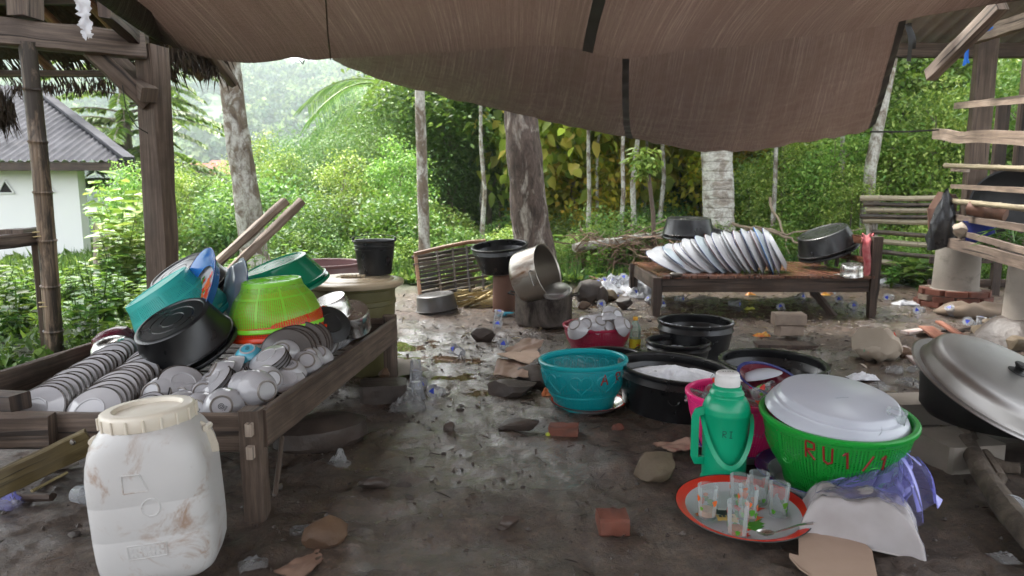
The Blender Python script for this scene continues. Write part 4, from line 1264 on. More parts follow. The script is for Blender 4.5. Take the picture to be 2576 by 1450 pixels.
# lip turned back up
b.grid(260, 3, lambda u, v: fA(u, 0) + V((0, .10 * v, .02 * v + .10 * v * v)), su=9.0, sv=.2)
BL, BR = 835, 2200
def fB(u, v, off=0.0):
    p2 = curve(S2, lerp(BL, BR, u))
    px1 = lerp(835, 2352, u)
    p1 = curve(S1, px1) + V((0, .22, .16 - .06 * math.exp(-((px1 - 1325) / 95) ** 2)))
    q = p1.lerp(p2, v)
    q.z -= .10 * math.sin(math.pi * v) * (.3 + math.sin(math.pi * u))
    q.z += .022 * mn.noise(V((u * 5, v * 11, 5))) * v + .012 * mn.noise(V((u * 16, v * 30, 6))) * v
    q.z += .018 * mn.noise(V((u * 30, v * 3, 8))) + .008 * mn.noise(V((u * 60, v * 26, 2)))
    if v > .9: q.y += 0.0
    return q + V((0, -off * .6, -off))
b.grid(220, 60, fB, su=6.5, sv=2.6)
b.build('cloth', 'tarp', tarp, ang=180).location = -TO
def seam(fn, u0, u1, v0, v1, w):
    mb = MB(); mb.grid(3, 40, lambda a, c: fn(lerp(u0, u1, c) + (a - .5) * w, lerp(v0, v1, c), .008 + .004 * math.sin(c * 60)), su=.1, sv=2)
    mb.build('seam_strip', 'black_band', tarp, ang=60).location = -TO
uA = lambda px: (px - A0) / (A1 - A0)
seam(fA, uA(1478), uA(1440), .0, .55, .008)
seam(fB, .50, .548, .03, .98, .012)
b = MB(); b.grid(4, 50, lambda a, c: fB(.988 + .014 * a, c, .006), su=.1, sv=2); b.build('hem', 'black_band', tarp, ang=60).location = -TO
for k, (x0, y0, x1, y1) in enumerate(((2288, 58, 2300, 118), (2284, 60, 2290, 150))):
    b = MB(); pa = at(x0, y0, 3.7); pc = at(x1, y1, 3.7)
    b.grid(1, 8, lambda u, v: pa.lerp(pc, v) + V(((u - .5) * .022, .01 * math.sin(v * 7 + k), .01 * math.sin(v * 5)))); b.build('tie', 'black_band', tarp, ang=60).location = -TO
b = MB(); b.tube([at(2190, 332, 5.45), at(2280, 332, 5.6), at(2388, 326, 5.75)], .008, 6)
b.tube([at(2388, 326, 5.72), at(2380, 345, 5.7), at(2374, 360, 5.7)], .006, 5); b.tube([at(2388, 326, 5.72), at(2392, 348, 5.7), at(2390, 362, 5.7)], .006, 5)
b.build('tie_rope', 'black_band', tarp).location = -TO
b = MB(); b.tube([at(819, -10, 3.3), at(824, 80, 3.7), at(832, 150, 4.1)], .004, 5); b.build('hanging_string', 'twig_dark', tarp).location = -TO
b = MB(); b.tube([at(752, 150, 4.25), at(757, 156, 4.25), at(762, 162, 4.25), at(766, 152, 4.25)], .004, 5); b.build('loose_thread', 'wire', tarp).location = -TO

# ---------------------------------------------------------------- raised granary on the right
gr = thing('granary', 'raised timber granary with horizontal rails and corrugated roof', 'granary', (4.2, 5.4, 0))
GO = V(gr.location)
def gp(mb, name, mat, parent=gr, ang=38):
    o = mb.build(name, mat, parent, ang); o.location = -GO if parent == gr else (0, 0, 0); return o
b = MB(); b.beam(V((3.98, 5.95, .62)), V((3.98, 5.95, 2.42)), .15, .13, up=V((.3, 1, 0)), n=10, jit=.003, seed=3, ch=.01); gp(b, 'post', 'wood_post')
for x, y in ((3.55, 3.6), (5.3, 7.2), (5.05, 3.6)):
    b = MB(); b.beam(V((x, y, .6)), V((x, y, 2.9)), .13, .13, n=6, jit=.003, seed=4); gp(b, 'post', 'wood_post')
for px in (2492, 2546, 2600):
    b = MB(); a = at(px, 600, 7.0); c = at(px, 250, 7.0); c.x = a.x; b.beam(a, c, .12, .05, n=6, jit=.003, seed=int(px)); gp(b, 'stud', 'wood_dark')
rails = [((2405, 267, 5.8), (2640, 244, 3.9), .03, .05, 'wood_plank', 0), ((2350, 337, 5.85), (2640, 352, 3.9), .03, .085, 'wood_plank', .02), ((2378, 417, 5.8), (2640, 428, 3.9), .042, .042, 'bamboo_grey', 0), ((2395, 469, 5.8), (2640, 483, 3.9), .025, .034, 'wood_plank', 0),
         ((2385, 505, 5.8), (2640, 531, 3.9), .045, .045, 'bamboo_grey', .01), ((2390, 545, 5.8), (2640, 584, 3.9), .03, .045, 'wood_grey', 0), ((2385, 577, 5.8), (2640, 648, 3.9), .03, .04, 'wood_grey', 0), ((2366, 604, 5.85), (2640, 678, 3.9), .05, .08, 'wood_grey', 0), ((2395, 427, 5.8), (2435, 429, 5.6), .03, .03, 'wood_pale', 0)]
for k, (a, c, w, h, m, wob) in enumerate(rails):
    a, c = at(*a), at(*c)
    b = MB()
    if m == 'bamboo_grey': bamboo_pole(b, a, c, w / 2, 5, k, 10)
    else:
        n = 16; pts = [a.lerp(c, i / n) + V((0, 0, -wob * math.exp(-((i / n - .3) / .12) ** 2))) for i in range(n + 1)]
        pr = [(w / 2, -h / 2), (w / 2, h / 2), (-w / 2, h / 2), (-w / 2, -h / 2)]
        b.sweep(pts, pr, jit=.0015, seed=k + 1)
    gp(b, 'rail', m)
for k in range(15):
    t_ = k / 14; p = at(2412, 596, 5.85).lerp(at(2640, 664, 3.95), t_)
    b = MB(); b.beam(p, p + V((1.2, -.15, .02)), .045, .045, n=2, jit=.002, seed=k + 1); gp(b, 'floor_slat', 'wood_grey')
b = MB(); b.beam(V((3.3, 6.5, 2.33)), V((8, 6.45, 2.33)), .08, .12, n=10, jit=.003, seed=9); gp(b, 'eave_beam', 'wood_post')
b = MB(); b.beam(V((3.2, 3.6, 3.25)), V((8, 3.6, 3.25)), .08, .12, n=10, jit=.003, seed=9); gp(b, 'purlin', 'wood_post')
mb = MB()
mb.grid(260, 3, lambda u, v: V((lerp(3.15, 8.0, u), lerp(6.75, 2.8, v), lerp(2.37, 3.62, v) + .022 * math.sin(lerp(3.15, 8, u) / .13 * 6.283))))
gp(mb, 'roof', 'roof_cement', ang=180)
b = MB(); b.beam(at(2340, 190, 5.2), at(2520, 10, 4.6), .08, .09, n=8, jit=.003, seed=2); gp(b, 'brace', 'wood_grey')
b = MB(); b.beam(at(2440, 98, 5.7), at(2680, 20, 4.6), .07, .10, n=8, jit=.003, seed=4); gp(b, 'beam', 'wood_plank')
b = MB()
for k in range(9):
    rnd = random.Random(k); o_ = lambda s=.012: V((rnd.uniform(-s, s), rnd.uniform(-s, s), rnd.uniform(-s, s)))
    b.tube([at(2510, 68, 5.3) + o_(), at(2462, 82, 5.5) + o_(), at(2438, 98, 5.6) + o_(), at(2432, 125, 5.6) + o_(), at(2430, 160, 5.6) + o_(.02)], .006, 5)
tag(b.build('blue_rope', 'rope_blue'), 'frayed blue rope draped over the granary beam', 'rope')
# pillar feet
def pillar(px, py, r, h, label, mat='concrete'):
    p = g(px, py)
    t_ = thing('pillar_foot', label, 'pillar', p)
    b = MB(); b.lathe([(0, .08), (r * 1.06, .08), (r * 1.02, .2), (r, .4), (r * .96, h - .01), (r * .93, h), (0, h)], 30, fn=lambda rr, z, th: (rr * math.cos(th) * (1 + .01 * math.sin(3 * th + z * 9)), rr * math.sin(th), z)); b.build('shaft', mat, t_)
    return t_
t_ = pillar(2398, 768, .185, .63, 'round concrete pillar foot on a brick base under the granary')
rnd = random.Random(8)
for lay in range(3):
    rr = .27 - .015 * lay
    for k in range(9):
        a = k * 2 * math.pi / 9 + lay * .35
        b = MB(); b.box((0, 0, 0), (.17, .085, .048), ch=.006)
        b.build('brick', 'brick' if rnd.random() < .6 else 'brick_pale', t_, loc=(rr * math.cos(a), rr * math.sin(a), .022 + lay * .055), rot=(rnd.uniform(-.05, .05), rnd.uniform(-.05, .05), a + 1.57 + rnd.uniform(-.12, .12)))
b = MB(); b.lathe([(.26, -.02), (.25, .13), (.2, .16), (0, .16)], 24); b.build('mortar', 'concrete', t_)
b = MB(); b.box((0, 0, .67), (.2, .2, .1)); b.build('timber_pad', 'wood_dark', t_)
t_ = pillar(2580, 862, .15, .6, 'slender concrete pillar foot set in a heap of stones')
for k in range(16):
    a = rnd.uniform(0, 6.28); rr = rnd.uniform(.12, .34)
    obj('stone', rock_mesh('stone', 'stone', k + 30, (rnd.uniform(.05, .1), rnd.uniform(.05, .09), rnd.uniform(.04, .07)), amp=.3), t_, loc=(rr * math.cos(a), rr * math.sin(a), .05 + .12 * max(0, 1 - rr / .3)))
b = MB(); b.lathe([(.36, -.02), (.3, .06), (.2, .16), (.1, .2), (0, .2)], 24, fn=lambda r, z, th: (r * math.cos(th) * (1 + .1 * math.sin(th * 5)), r * math.sin(th), z)); b.build('mortar', 'stone_mud', t_)
# dark fence under the granary
df = thing('dark_rail_fence', 'dark wooden rail fence behind the concrete pillar foot', 'fence', (4.9, 7.0, 0)); DO = V(df.location)
for k, z in enumerate((.12, .36, .6, .82)):
    b = MB(); b.beam(V((4.3, 7.0, z)), V((6.4, 6.8, z + .02)), .03, .075, n=5, jit=.003, seed=k + 1); b.build('rail', 'wood_dark', df).location = -DO
for x in (4.95, 5.9): 
    b = MB(); b.beam(V((x, 6.94, -.02)), V((x, 6.94, .9)), .09, .05, n=5, jit=.003, seed=3); b.build('post', 'wood_dark', df).location = -DO
# bamboo fence
bf = thing('bamboo_fence', 'fence of split bamboo rails tied to a pale post', 'fence', at(2190, 690, 7.9)); BO = V(bf.location)
BO.z = 0; bf.location = BO
for k, (y0, y1) in enumerate(((500, 500), (515, 517), (530, 531), (545, 547), (556, 562), (584, 598), (606, 622), (632, 652), (656, 690), (684, 722))):
    b = MB(); bamboo_pole(b, at(2165 + 8 * (k % 3) + (14 if k > 4 else 0), y0, 8.0), at(2400, y1, 7.3), .034 if k % 2 == 0 else .028, 5, k, 8, bend=.01); b.build('rail', 'bamboo_grey' if k % 2 == 0 else 'bamboo_dark', bf).location = -BO
b = MB(); b.beam(V((at(2198, 600, 8.05).x, 8.05, -.05)), at(2196, 505, 8.05), .09, .09, n=6, jit=.004, seed=2); b.build('post', 'bark_pale', bf).location = -BO
b = MB(); b.beam(V((at(2392, 600, 7.35).x, 7.35, -.05)), at(2392, 490, 7.35), .07, .07, n=6, jit=.004, seed=2); b.build('post', 'wood_dark', bf).location = -BO
# things stored in the granary
wk = at(2540, 528, 5.75)
b = MB(); b.lathe([(0, 0), (.12, .012), (.22, .055), (.27, .10), (.30, .15), (.31, .15), (.31, .16), (.295, .16), (.26, .11), (.2, .06), (.1, .02), (0, .012)], 40)
w_ = thing('big_wok', 'big black wok standing on edge inside the granary', 'wok', wk, axis_rot((-.45, -.85, .25)))
b.build('bowl', 'soot', w_)
for s in (-1, 1):
    b = MB(); b.tube([(s * .305, -.06, .15), (s * .35, -.04, .16), (s * .35, .04, .16), (s * .305, .06, .15)], .009, 6); b.build('handle', 'soot', w_)
b = MB(); b.tube([at(2440, 524, 5.2), at(2480, 530, 5.1), at(2530, 542, 5.0)], [.055, .06, .05], 12, jit=.004, seed=3)
tag(b.build('stored_log', 'terracotta'), 'short reddish log lying on the granary rails', 'log')
b = MB(); bgp = at(2372, 560, 5.65)
b.lathe([(.0, -.22), (.09, -.2), (.115, -.1), (.10, .02), (.06, .14), (.025, .22), (.02, .26)], 26, fn=lambda r, z, th: (r * math.cos(th) * (1 + .22 * math.sin(th * 4 + z * 20)), r * math.sin(th) * .6 * (1 + .2 * math.cos(th * 5)), z + .03 * math.cos(th)))
tag(b.build('hanging_black_bag', 'black_bag', loc=bgp), 'black plastic bag hanging from the granary rails', 'bag')
b = MB(); b.tube([at(2366, 590, 6.1), at(2370, 530, 6.1), at(2386, 490, 6.1)], [.10, .12, .08], 12, jit=.01, seed=5)
tag(b.build('wrapped_bundle', 'terracotta'), 'brown wrapped bundle behind the hanging black bag', 'bundle')
bk = at(2462, 612, 5.3)
b = MB(); b.lathe([(0, 0), (.09, 0), (.11, .16), (.12, .16), (.12, .17), (.105, .17), (.086, .01), (0, .01)], 28)
tag(b.build('blue_pail', 'enamel_navy', loc=bk), 'small blue pail on the granary floor', 'pail')
b = MB(); cp = at(2436, 578, 5.35); 
tag(obj('cloth_bundle', rock_mesh('cloth_bundle', 'sack', 4, (.11, .09, .07), amp=.5), None, cp), 'crumpled beige cloth bundle on the granary floor', 'cloth')
tag(obj('dry_palm_leaves', crown('dry_palm_leaves', np.random.default_rng(9), [tuple(at(2525 + 10 * i, 585 + 4 * i, 4.9)) for i in range(6)], (.05, .05, .04), 18, .2, .016, 'leaf_dark', .5)), 'dark drooping palm leaves on the granary floor', 'leaves', kind='stuff')

# ---------------------------------------------------------------- haze: the air between here and the hill
b = MB(); b.add([V(p) for p in ((-700, -40, -12), (700, -40, -12), (700, 780, -12), (-700, 780, -12), (-700, -40, 112), (700, -40, 112), (700, 780, 112), (-700, 780, 112))],
      [(3, 2, 1, 0), (4, 5, 6, 7), (0, 1, 5, 4), (1, 2, 6, 5), (2, 3, 7, 6), (3, 0, 4, 7)])
tag(b.build('haze', 'haze'), 'pale bluish haze in the air over the valley', 'haze', kind='stuff')
# ---------------------------------------------------------------- vessels
def tub_profile(Rr, Rb, h):
    R1 = lerp(Rb, Rr, .74)
    return [(0, .004), (Rb * .28, .004), (Rb * .30, .0075), (Rb * .32, .004), (Rb * .55, .004), (Rb * .57, .0075), (Rb * .59, .004), (Rb * .84, .004), (Rb * .87, -.001), (Rb * .92, -.001), (Rb * .985, .006), (Rb, .02),
            (R1, h * .74), (R1 + .002, h * .755), (R1 + .009, h * .765), (Rr - .022, h - .014)], \
           [(Rr - .022, h - .006), (R1 - .002, h * .77), (R1 - .006, h * .75), (Rb - .006, .026), (Rb - .02, .012), (0, .011)], \
           [(Rr - .0235, h - .016), (Rr - .003, h - .018), (Rr, h - .013), (Rr, h - .003), (Rr - .004, h), (Rr - .02, h - .0005), (Rr - .024, h - .005), (Rr - .0235, h - .016)]
def tub(name, label, Rr, Rb, h, loc, rot=None, mat='black_plastic', cat='tub', group=None, n=64, ovalx=1.0):
    t_ = thing(name, label, cat, loc, rot, group)
    o, i, r = tub_profile(Rr, Rb, h)
    b = MB(); b.lathe(o, n); b.lathe(i, n); b.build('body', mat, t_)
    b = MB(); b.lathe(r, n); b.build('rim', mat, t_)
    return t_

def basket_profile(Rr, Rb, h):
    return [(Rb * .97, 0), (Rb, .006), (Rb * 1.05, h * .16), (lerp(Rb, Rr, .42), h * .36), (lerp(Rb, Rr, .5), h * .40), (lerp(Rb, Rr, .72), h * .62), (lerp(Rb, Rr, .86), h * .86), (Rr - .018, h - .012)]
def basket(name, label, key, col, solid, Rr, Rb, h, loc, rot=None, nu=110, nv=150, ribs=16, open_=(.5, .5), group=None, twist=True):
    t_ = thing(name, label, 'basket', loc, rot, group)
    pr = basket_profile(Rr, Rb, h)
    L = sum(math.hypot(pr[i + 1][0] - pr[i][0], pr[i + 1][1] - pr[i][1]) for i in range(len(pr) - 1))
    if key not in M_: perforated(key, col, nu, nv, L * .10, L * .93, ribs, *open_)
    b = MB(); b.lathe(pr, 72); b.build('body', key, t_)
    b = MB(); b.lathe([(0, .004), (Rb * .9, .004), (Rb * .93, 0), (Rb * .99, 0), (Rb * 1.0, .008), (Rb * .9, .009), (0, .009)], 64); b.build('base', solid, t_)
    b = MB(); n = 144
    tw = (lambda r, z, th: (r * math.cos(th), r * math.sin(th), z)) if not twist else (lambda r, z, th: ((r + .0012 * math.sin(th * 72 + z * 300)) * math.cos(th), (r + .0012 * math.sin(th * 72 + z * 300)) * math.sin(th), z))
    b.lathe([(Rr - .02, h - .02), (Rr - .004, h - .02), (Rr, h - .014), (Rr, h - .004), (Rr - .005, h), (Rr - .016, h), (Rr - .02, h - .005), (Rr - .02, h - .02)], n, fn=tw); b.build('rim', solid, t_)
    return t_, (lambda z: float(np.interp(z, [p[1] for p in pr], [p[0] for p in pr])))

GLYPH = {'A': [[(0, 0), (.5, 1), (1, 0)], [(.2, .38), (.8, .38)]], 'R': [[(0, 0), (0, 1), (.8, .95), (.85, .6), (.05, .5), (.9, 0)]], 'I': [[(.5, 0), (.5, 1)], [(.1, 0), (.9, 0)], [(.1, 1), (.9, 1)]],
         'i': [[(.5, 0), (.5, 1)]], 'N': [[(0, 0), (0, 1), (.9, 0), (.9, 1)]], 'U': [[(0, 1), (.05, .15), (.4, 0), (.8, .15), (.85, 1)]], '1': [[(.1, .75), (.5, 1), (.5, 0)]], '/': [[(0, 0), (.8, 1)]], 'M': [[(0, 0), (.05, 1), (.45, .3), (.9, 1), (.95, 0)]]}
def letters(text, rad, ang, z0, h, w, gap, th, mat, parent, name='painted_letter', off=.001, tilt=0.0):
    x = 0.0
    for ch in text:
        if ch != ' ':
            b = MB()
            for st in GLYPH[ch]:
                pts = []
                for i in range(len(st) - 1):
                    for k in range(5):
                        a, c = st[i], st[i + 1]; pts.append((lerp(a[0], c[0], k / 5), lerp(a[1], c[1], k / 5)))
                pts.append(st[-1])
                q = []
                for (u, v) in pts:
                    z = z0 + v * h + tilt * (x + u * w); r = rad(z) + off
                    a = ang + (x + u * w) / r
                    q.append(V((r * math.cos(a), r * math.sin(a), z)))
                b.tube(q, th, 5)
            b.build(name, mat, parent)
        x += w + gap

# crockery prototypes
BOWL = [(0, .004), (.029, .004), (.031, 0), (.0345, 0), (.0365, .006), (.05, .019), (.062, .038), (.069, .055), (.0675, .0565), (.060, .039), (.048, .022), (.03, .012), (0, .010)]
DISH = [(0, .003), (.052, .003), (.054, 0), (.058, 0), (.06, .004), (.078, .010), (.096, .016), (.114, .021), (.1145, .0235), (.112, .0235), (.094, .0185), (.076, .0125), (.058, .0075), (0, .0065)]
def mesh_lathe(name, prof, mat, n=40, fn=None):
    return MB().lathe(prof, n, fn).mesh(name, mat)
def bowl_mesh(m, edge='ceramic_lip'):
    b = MB(); b.m = 0; b.lathe(BOWL[:2], 44); b.m = 1; b.lathe(BOWL[1:5], 44); b.m = 0; b.lathe(BOWL[4:8], 44); b.m = 1; b.lathe(BOWL[7:9], 44); b.m = 0; b.lathe(BOWL[8:], 44)
    return b.mesh('bowl', [m, edge])
simple('ceramic_lip', C(126, 118, 112), C(108, 100, 94), rough=.3)
me_bowl = bowl_mesh('ceramic')
def dish_mesh(under, inner, edge='rim_brown_shade'):
    b = MB(); b.m = 0; b.lathe(DISH[:7] + [(.108, .0197)], 44); b.m = 1; b.lathe([(.108, .0197)] + DISH[7:11], 44); b.m = 2; b.lathe(DISH[10:], 44)  # edge band drawn wide so it also reads as the shaded gap
    return b.mesh('dish', [under, edge, inner])
me_dish = dish_mesh('ceramic', 'ceramic_edge')
me_dishd = dish_mesh('ceramic_dark', 'ceramic_dark')
me_dishw = mesh_lathe('dish', DISH, 'ceramic', 44)
mk = MB()
mk.lathe([(.0075, .0032), (.0095, .0032)], 20); mk.lathe([(.003, .0032), (.005, .0032)], 12)
for k in range(4): mk.poly([(-.008 + .004 * k, -.018, .0032), (-.0055 + .004 * k, -.018, .0032), (-.0055 + .004 * k, -.0135 - .001 * (k % 2), .0032), (-.008 + .004 * k, -.0135, .0032)])
mk.poly([(-.010, -.0115, .0032), (.010, -.0115, .0032), (.010, -.0106, .0032), (-.010, -.0106, .0032)])
me_mark = mk.mesh('maker_mark', 'ink')
def crock(me, base, out, label, cat='bowl', group=None, sc=1.0, mark=False, spin=0.0, name=None):
    if cat == 'bowl' and base.x < -.5: sc *= .9
    """out: direction the underside faces; base: where the foot is"""
    o = obj(name or cat, me, None, base, axis_rot(-V(out), spin)); o.scale = (sc,) * 3
    tag(o, label, cat, group)
    if mark: obj('maker_mark', me_mark, o)
    return o
def row(me, a, b_, n, out, label, group, cat='plate', sc=1.0, jit=.004, out2=None):
    rnd = random.Random(n * 7 + int(abs(a.x) * 100))
    for i in range(n):
        t_ = i / max(n - 1, 1)
        d = V(out).lerp(V(out2 if out2 else out), t_) + V((rnd.uniform(-.05, .05), rnd.uniform(-.05, .05), rnd.uniform(-.05, .05)))
        p = a.lerp(b_, t_) + V((rnd.uniform(-jit, jit), 0, rnd.uniform(-jit, jit)))
        crock(me, p, d, label, cat, group, sc * rnd.uniform(.97, 1.03), spin=rnd.uniform(0, 6))

# ---------------------------------------------------------------- left bed frame full of washed crockery
BZ = .36
c_nr, c_fr = g(640, 1310), g(982, 966)
c_nr.z = c_fr.z = 0
c_nl = V((-2.0, c_nr.y + .02, 0)); c_fl = V((-1.86, c_fr.y, 0))
bed = thing('wooden_bed_frame', 'low grey wooden bed frame heaped with washed crockery', 'bed frame', (-1.4, 2.9, 0)); BDO = V(bed.location)
def bp_(mb, name, mat='wood_bed', parent=bed, ang=38):
    o = mb.build(name, mat, parent, ang); o.location = -BDO if parent == bed else (0, 0, 0); return o
for k, (c, top) in enumerate(((c_nr, BZ + .005), (c_fr, BZ + .02), (c_nl, BZ), (c_fl, BZ))):
    b = MB(); b.beam(c + V((0, .03, -.03)), c + V((0, .03, top)), .068, .065, up=V((0, 1, 0)), n=8, jit=.0015, seed=k + 1, ch=.004); leg = bp_(b, 'leg')
    if k == 0:
        for z in (.31, .235):
            b = MB(); b.box(c + V((.005, -.010, z)), (.022, .03, .04), ch=.003); bp_(b, 'tenon_peg', 'wood_pale', leg)
b = MB(); b.beam(c_nr + V((.032, .03, BZ - .062)), c_fr + V((.03, -.005, BZ - .055)), .028, .125, n=14, jit=.0015, seed=11); bp_(b, 'side_rail')
b = MB(); b.beam(c_nr + V((-.03, .02, BZ - .068)), c_nl + V((0, .02, BZ - .068)), .028, .12, n=14, jit=.0015, seed=12); bp_(b, 'end_rail')
b = MB(); b.beam(c_nl + V((0, .03, BZ - .05)), c_fl + V((0, 0, BZ - .05)), .03, .12, n=14, jit=.0015, seed=13); bp_(b, 'side_rail')
b = MB(); b.beam(c_fr + V((-.03, .04, BZ - .06)), c_fl + V((0, .04, BZ - .06)), .028, .12, n=14, jit=.0015, seed=14); bp_(b, 'end_rail')
for k in range(14):
    t_ = (k + .5) / 14; a = c_nr.lerp(c_fr, t_); c = c_nl.lerp(c_fl, t_)
    b = MB(); b.beam(a + V((0, 0, .232)), c + V((0, 0, .252)), .095, .018, n=3, jit=.001, seed=k + 1); bp_(b, 'floor_slat', 'wood_dark')
# bolted blocks on the near end rail
b = MB(); b.beam(at(-160, 1083, 2.02), at(133, 1080, 2.06), .05, .098, n=6, jit=.0015, seed=21); o = bp_(b, 'cleat', 'wood_bed')
b = MB(); b.beam(at(-40, 1235, 1.86), at(228, 1108, 2.0), .035, .075, n=8, jit=.0015, seed=22); dbr = bp_(b, 'brace_board', 'wood_olive')
b = MB(); b.lathe([(0, .006), (.006, .005), (.009, 0)], 14); o = b.build('bolt', 'metal_handle', dbr, loc=at(183, 1113, 1.945), rot=axis_rot((0, -1, .1)))
b = MB(); b.beam(at(-80, 1006, 2.2), at(52, 1012, 2.14), .075, .055, n=4, jit=.0015, seed=23); bp_(b, 'end_block', 'wood_dark')
# thin stick propped beside the near leg
b = MB(); b.tube([g(690, 1260) + V((0, 0, 0)), at(710, 1100, 2.5)], .009, 6); tag(b.build('thin_stick', 'wood_grey'), 'thin grey stick leaning beside the near bed leg', 'stick')

FZ = .245
row(me_dish, V((-1.60, 2.19, .325)), V((-1.68, 2.80, .365)), 19, (-.12, -.74, .66), 'grey rimmed dinner plate in the row beside the outer bed rail', 'plates in the outer row', sc=.93, out2=(-.2, -.66, .72))
row(me_dish, V((-1.40, 2.18, .33)), V((-1.49, 2.80, .375)), 20, (-.06, -.74, .66), 'grey rimmed dinner plate in the row before the black basin', 'plates in the row by the black basin', sc=.93, out2=(-.2, -.66, .72))
row(me_dish, V((-1.235, 2.17, .315)), V((-1.30, 2.52, .345)), 12, (-.2, -.70, .68), 'small saucer in the short row between plates and bowls', 'saucers in the short row', sc=.70, out2=(-.2, -.66, .72))
row(me_dishd, V((-.89, 2.64, .42)), V((-.82, 3.36, .43)), 24, (.22, -.86, .46), 'dark rimmed plate in the row along the side rail', 'plates along the side rail', sc=.92, out2=(.36, -.84, .40))
row(me_bowl, V((-.925, 2.56, .37)), V((-.91, 2.63, .375)), 3, (.40, -.84, .36), 'white bowl nested at the near end of the plate row', 'bowls at the end of the rail row', 'bowl', sc=1.15)
d7 = V((.78, -.58, .16)).normalized(); p7 = at(674, 984, 2.27)
for k in range(8):
    crock(me_bowl, p7 - d7 * .0175 * k + V((0, .002 * k, -.001 * k)), d7 + V((0, 0, .05 * math.sin(k * 2))), 'white bowl in the nested row lying on its side by the near leg' if k else 'front white bowl of the sideways row, showing its round foot', 'bowl', 'bowls nested sideways' if k else None, 1.15)
def bowl1(px, py, Y, out, label, sc=1.0, mark=False, me=None, spin=0.0):
    return crock(me or me_bowl, at(px, py, Y), out, label, 'bowl', None, sc, mark, spin)
bowl1(707, 880, 2.60, (.05, -.82, .55), 'upturned white bowl with printed mark leaning below the lime basket', 1.0, True, spin=.2)
bowl1(728, 915, 2.50, (.12, -.42, .90), 'upturned white bowl resting on saucers by the side rail', 1.0, True, spin=1.4)
bowl1(614, 908, 2.56, (.2, -.88, .42), 'white bowl with printed mark under the small blue bowl', .95, True)
bowl1(622, 876, 2.55, (.05, -.45, .89), 'small sky blue upturned bowl below the red basket rim', .9, True, bowl_mesh('ceramic_blue', 'ceramic'))
bowl1(530, 932, 2.42, (-.75, -.35, .55), 'white bowl tipped on its side under the black basin rim', 1.1)
bowl1(556, 920, 2.48, (-.72, -.4, .55), 'second tipped white bowl behind the one under the basin rim', 1.1)
bowl1(556, 1022, 2.18, (.22, -.86, .42), 'big upturned white bowl with printed mark at the bed corner', 1.15, True, spin=2.4)
bowl1(488, 1030, 2.2, (.05, -.88, .42), 'upturned white bowl with printed mark beside the drum lid', 1.1, True, spin=2.0)
bowl1(690, 952, 2.38, (.72, -.6, .35), 'white bowl lying on its side behind the nested row', .95)
bowl1(648, 944, 2.44, (.1, -.5, .85), 'upturned white bowl wedged behind the nested row', .9)
bowl1(590, 935, 2.5, (-.3, -.5, .8), 'upturned white bowl between the tipped bowls and the saucer stack', 1.0)
bowl1(800, 884, 2.72, (.2, -.6, .75), 'upturned white bowl behind the near end of the rail row', 1.0)
dk = V((-.30, -.86, .42)).normalized(); pk = at(376, 990, 2.30)
for k in range(4):
    crock(me_bowl, pk + V((.034 * k, .012 * k, -.010 * k)), dk + V((.04 * k, 0, 0)), ['large white bowl showing its plain foot above the drum lid', 'first white bowl nested behind the plain footed bowl', 'second white bowl nested behind the plain footed bowl', 'last white bowl nested behind the plain footed bowl'][k], 'bowl', None, 1.25 - .03 * k)
def stack(px, py, Y, n, out, step, label, group, me=me_dish, sc=.7, cat='saucer'):
    d = V(out).normalized(); p = at(px, py, Y)
    for k in range(n):
        crock(me, p - d * step * k, d + V((.03 * math.sin(k * 3), .03 * math.cos(k * 5), 0)), label, cat, group, sc * (1 + .01 * math.sin(k * 7)), spin=k)
stack(668, 893, 2.5, 9, (-.28, -.42, .86), .0125, 'saucer in the tilted stack below the printed bowl', 'saucers in the tilted stack', sc=.66)
stack(528, 955, 2.36, 6, (-.5, -.4, .76), .013, 'saucer leaning in the short stack under the basin rim', 'saucers leaning under the basin rim', sc=.68)
stack(462, 962, 2.36, 9, (.5, -.5, .70), .0125, 'saucer in the fanned stack before the black basin', 'saucers fanned before the basin', sc=.74)
stack(722, 950, 2.44, 5, (.3, -.45, .84), .0125, 'saucer under the upturned bowl by the side rail', 'saucers by the side rail', sc=.64)
stack(640, 960, 2.40, 6, (.1, -.3, .95), .012, 'saucer lying flat under the wedged bowls', 'saucers lying under the wedged bowls', sc=.8)
row(me_bowl, at(430, 1015, 2.24), at(470, 975, 2.38), 3, (-.2, -.8, .5), 'white bowl tucked behind the drum lid beside the plain footed one', 'bowls behind the drum lid', 'bowl')
row(me_bowl, at(585, 985, 2.32), at(600, 955, 2.42), 2, (-.4, -.6, .6), 'white bowl between the corner bowl and the saucers', 'bowls between the saucers', 'bowl')
row(me_dish, at(575, 960, 2.44), at(625, 915, 2.58), 8, (-.5, -.55, .65), 'saucer in the leaning row beneath the blue bowl', 'saucers beneath the blue bowl', sc=.62)
row(me_bowl, at(770, 905, 2.60), at(790, 885, 2.72), 3, (.35, -.7, .6), 'white bowl heaped against the side rail before the dark plates', 'bowls heaped against the side rail', 'bowl')
row(me_bowl, at(640, 1000, 2.26), at(610, 975, 2.34), 3, (.3, -.75, .5), 'white bowl packed behind the near corner leg', 'bowls packed behind the corner leg', 'bowl')
row(me_bowl, at(505, 985, 2.32), at(530, 965, 2.4), 3, (.1, -.8, .55), 'white bowl behind the two front bowls with printed marks', 'bowls behind the front pair', 'bowl')
crock(me_dishw, at(835, 812, 2.95), (.5, -.6, .6), 'black speckled plate under the aluminium pots', 'plate', None, .8).data = mesh_lathe('dish', DISH, 'soot')

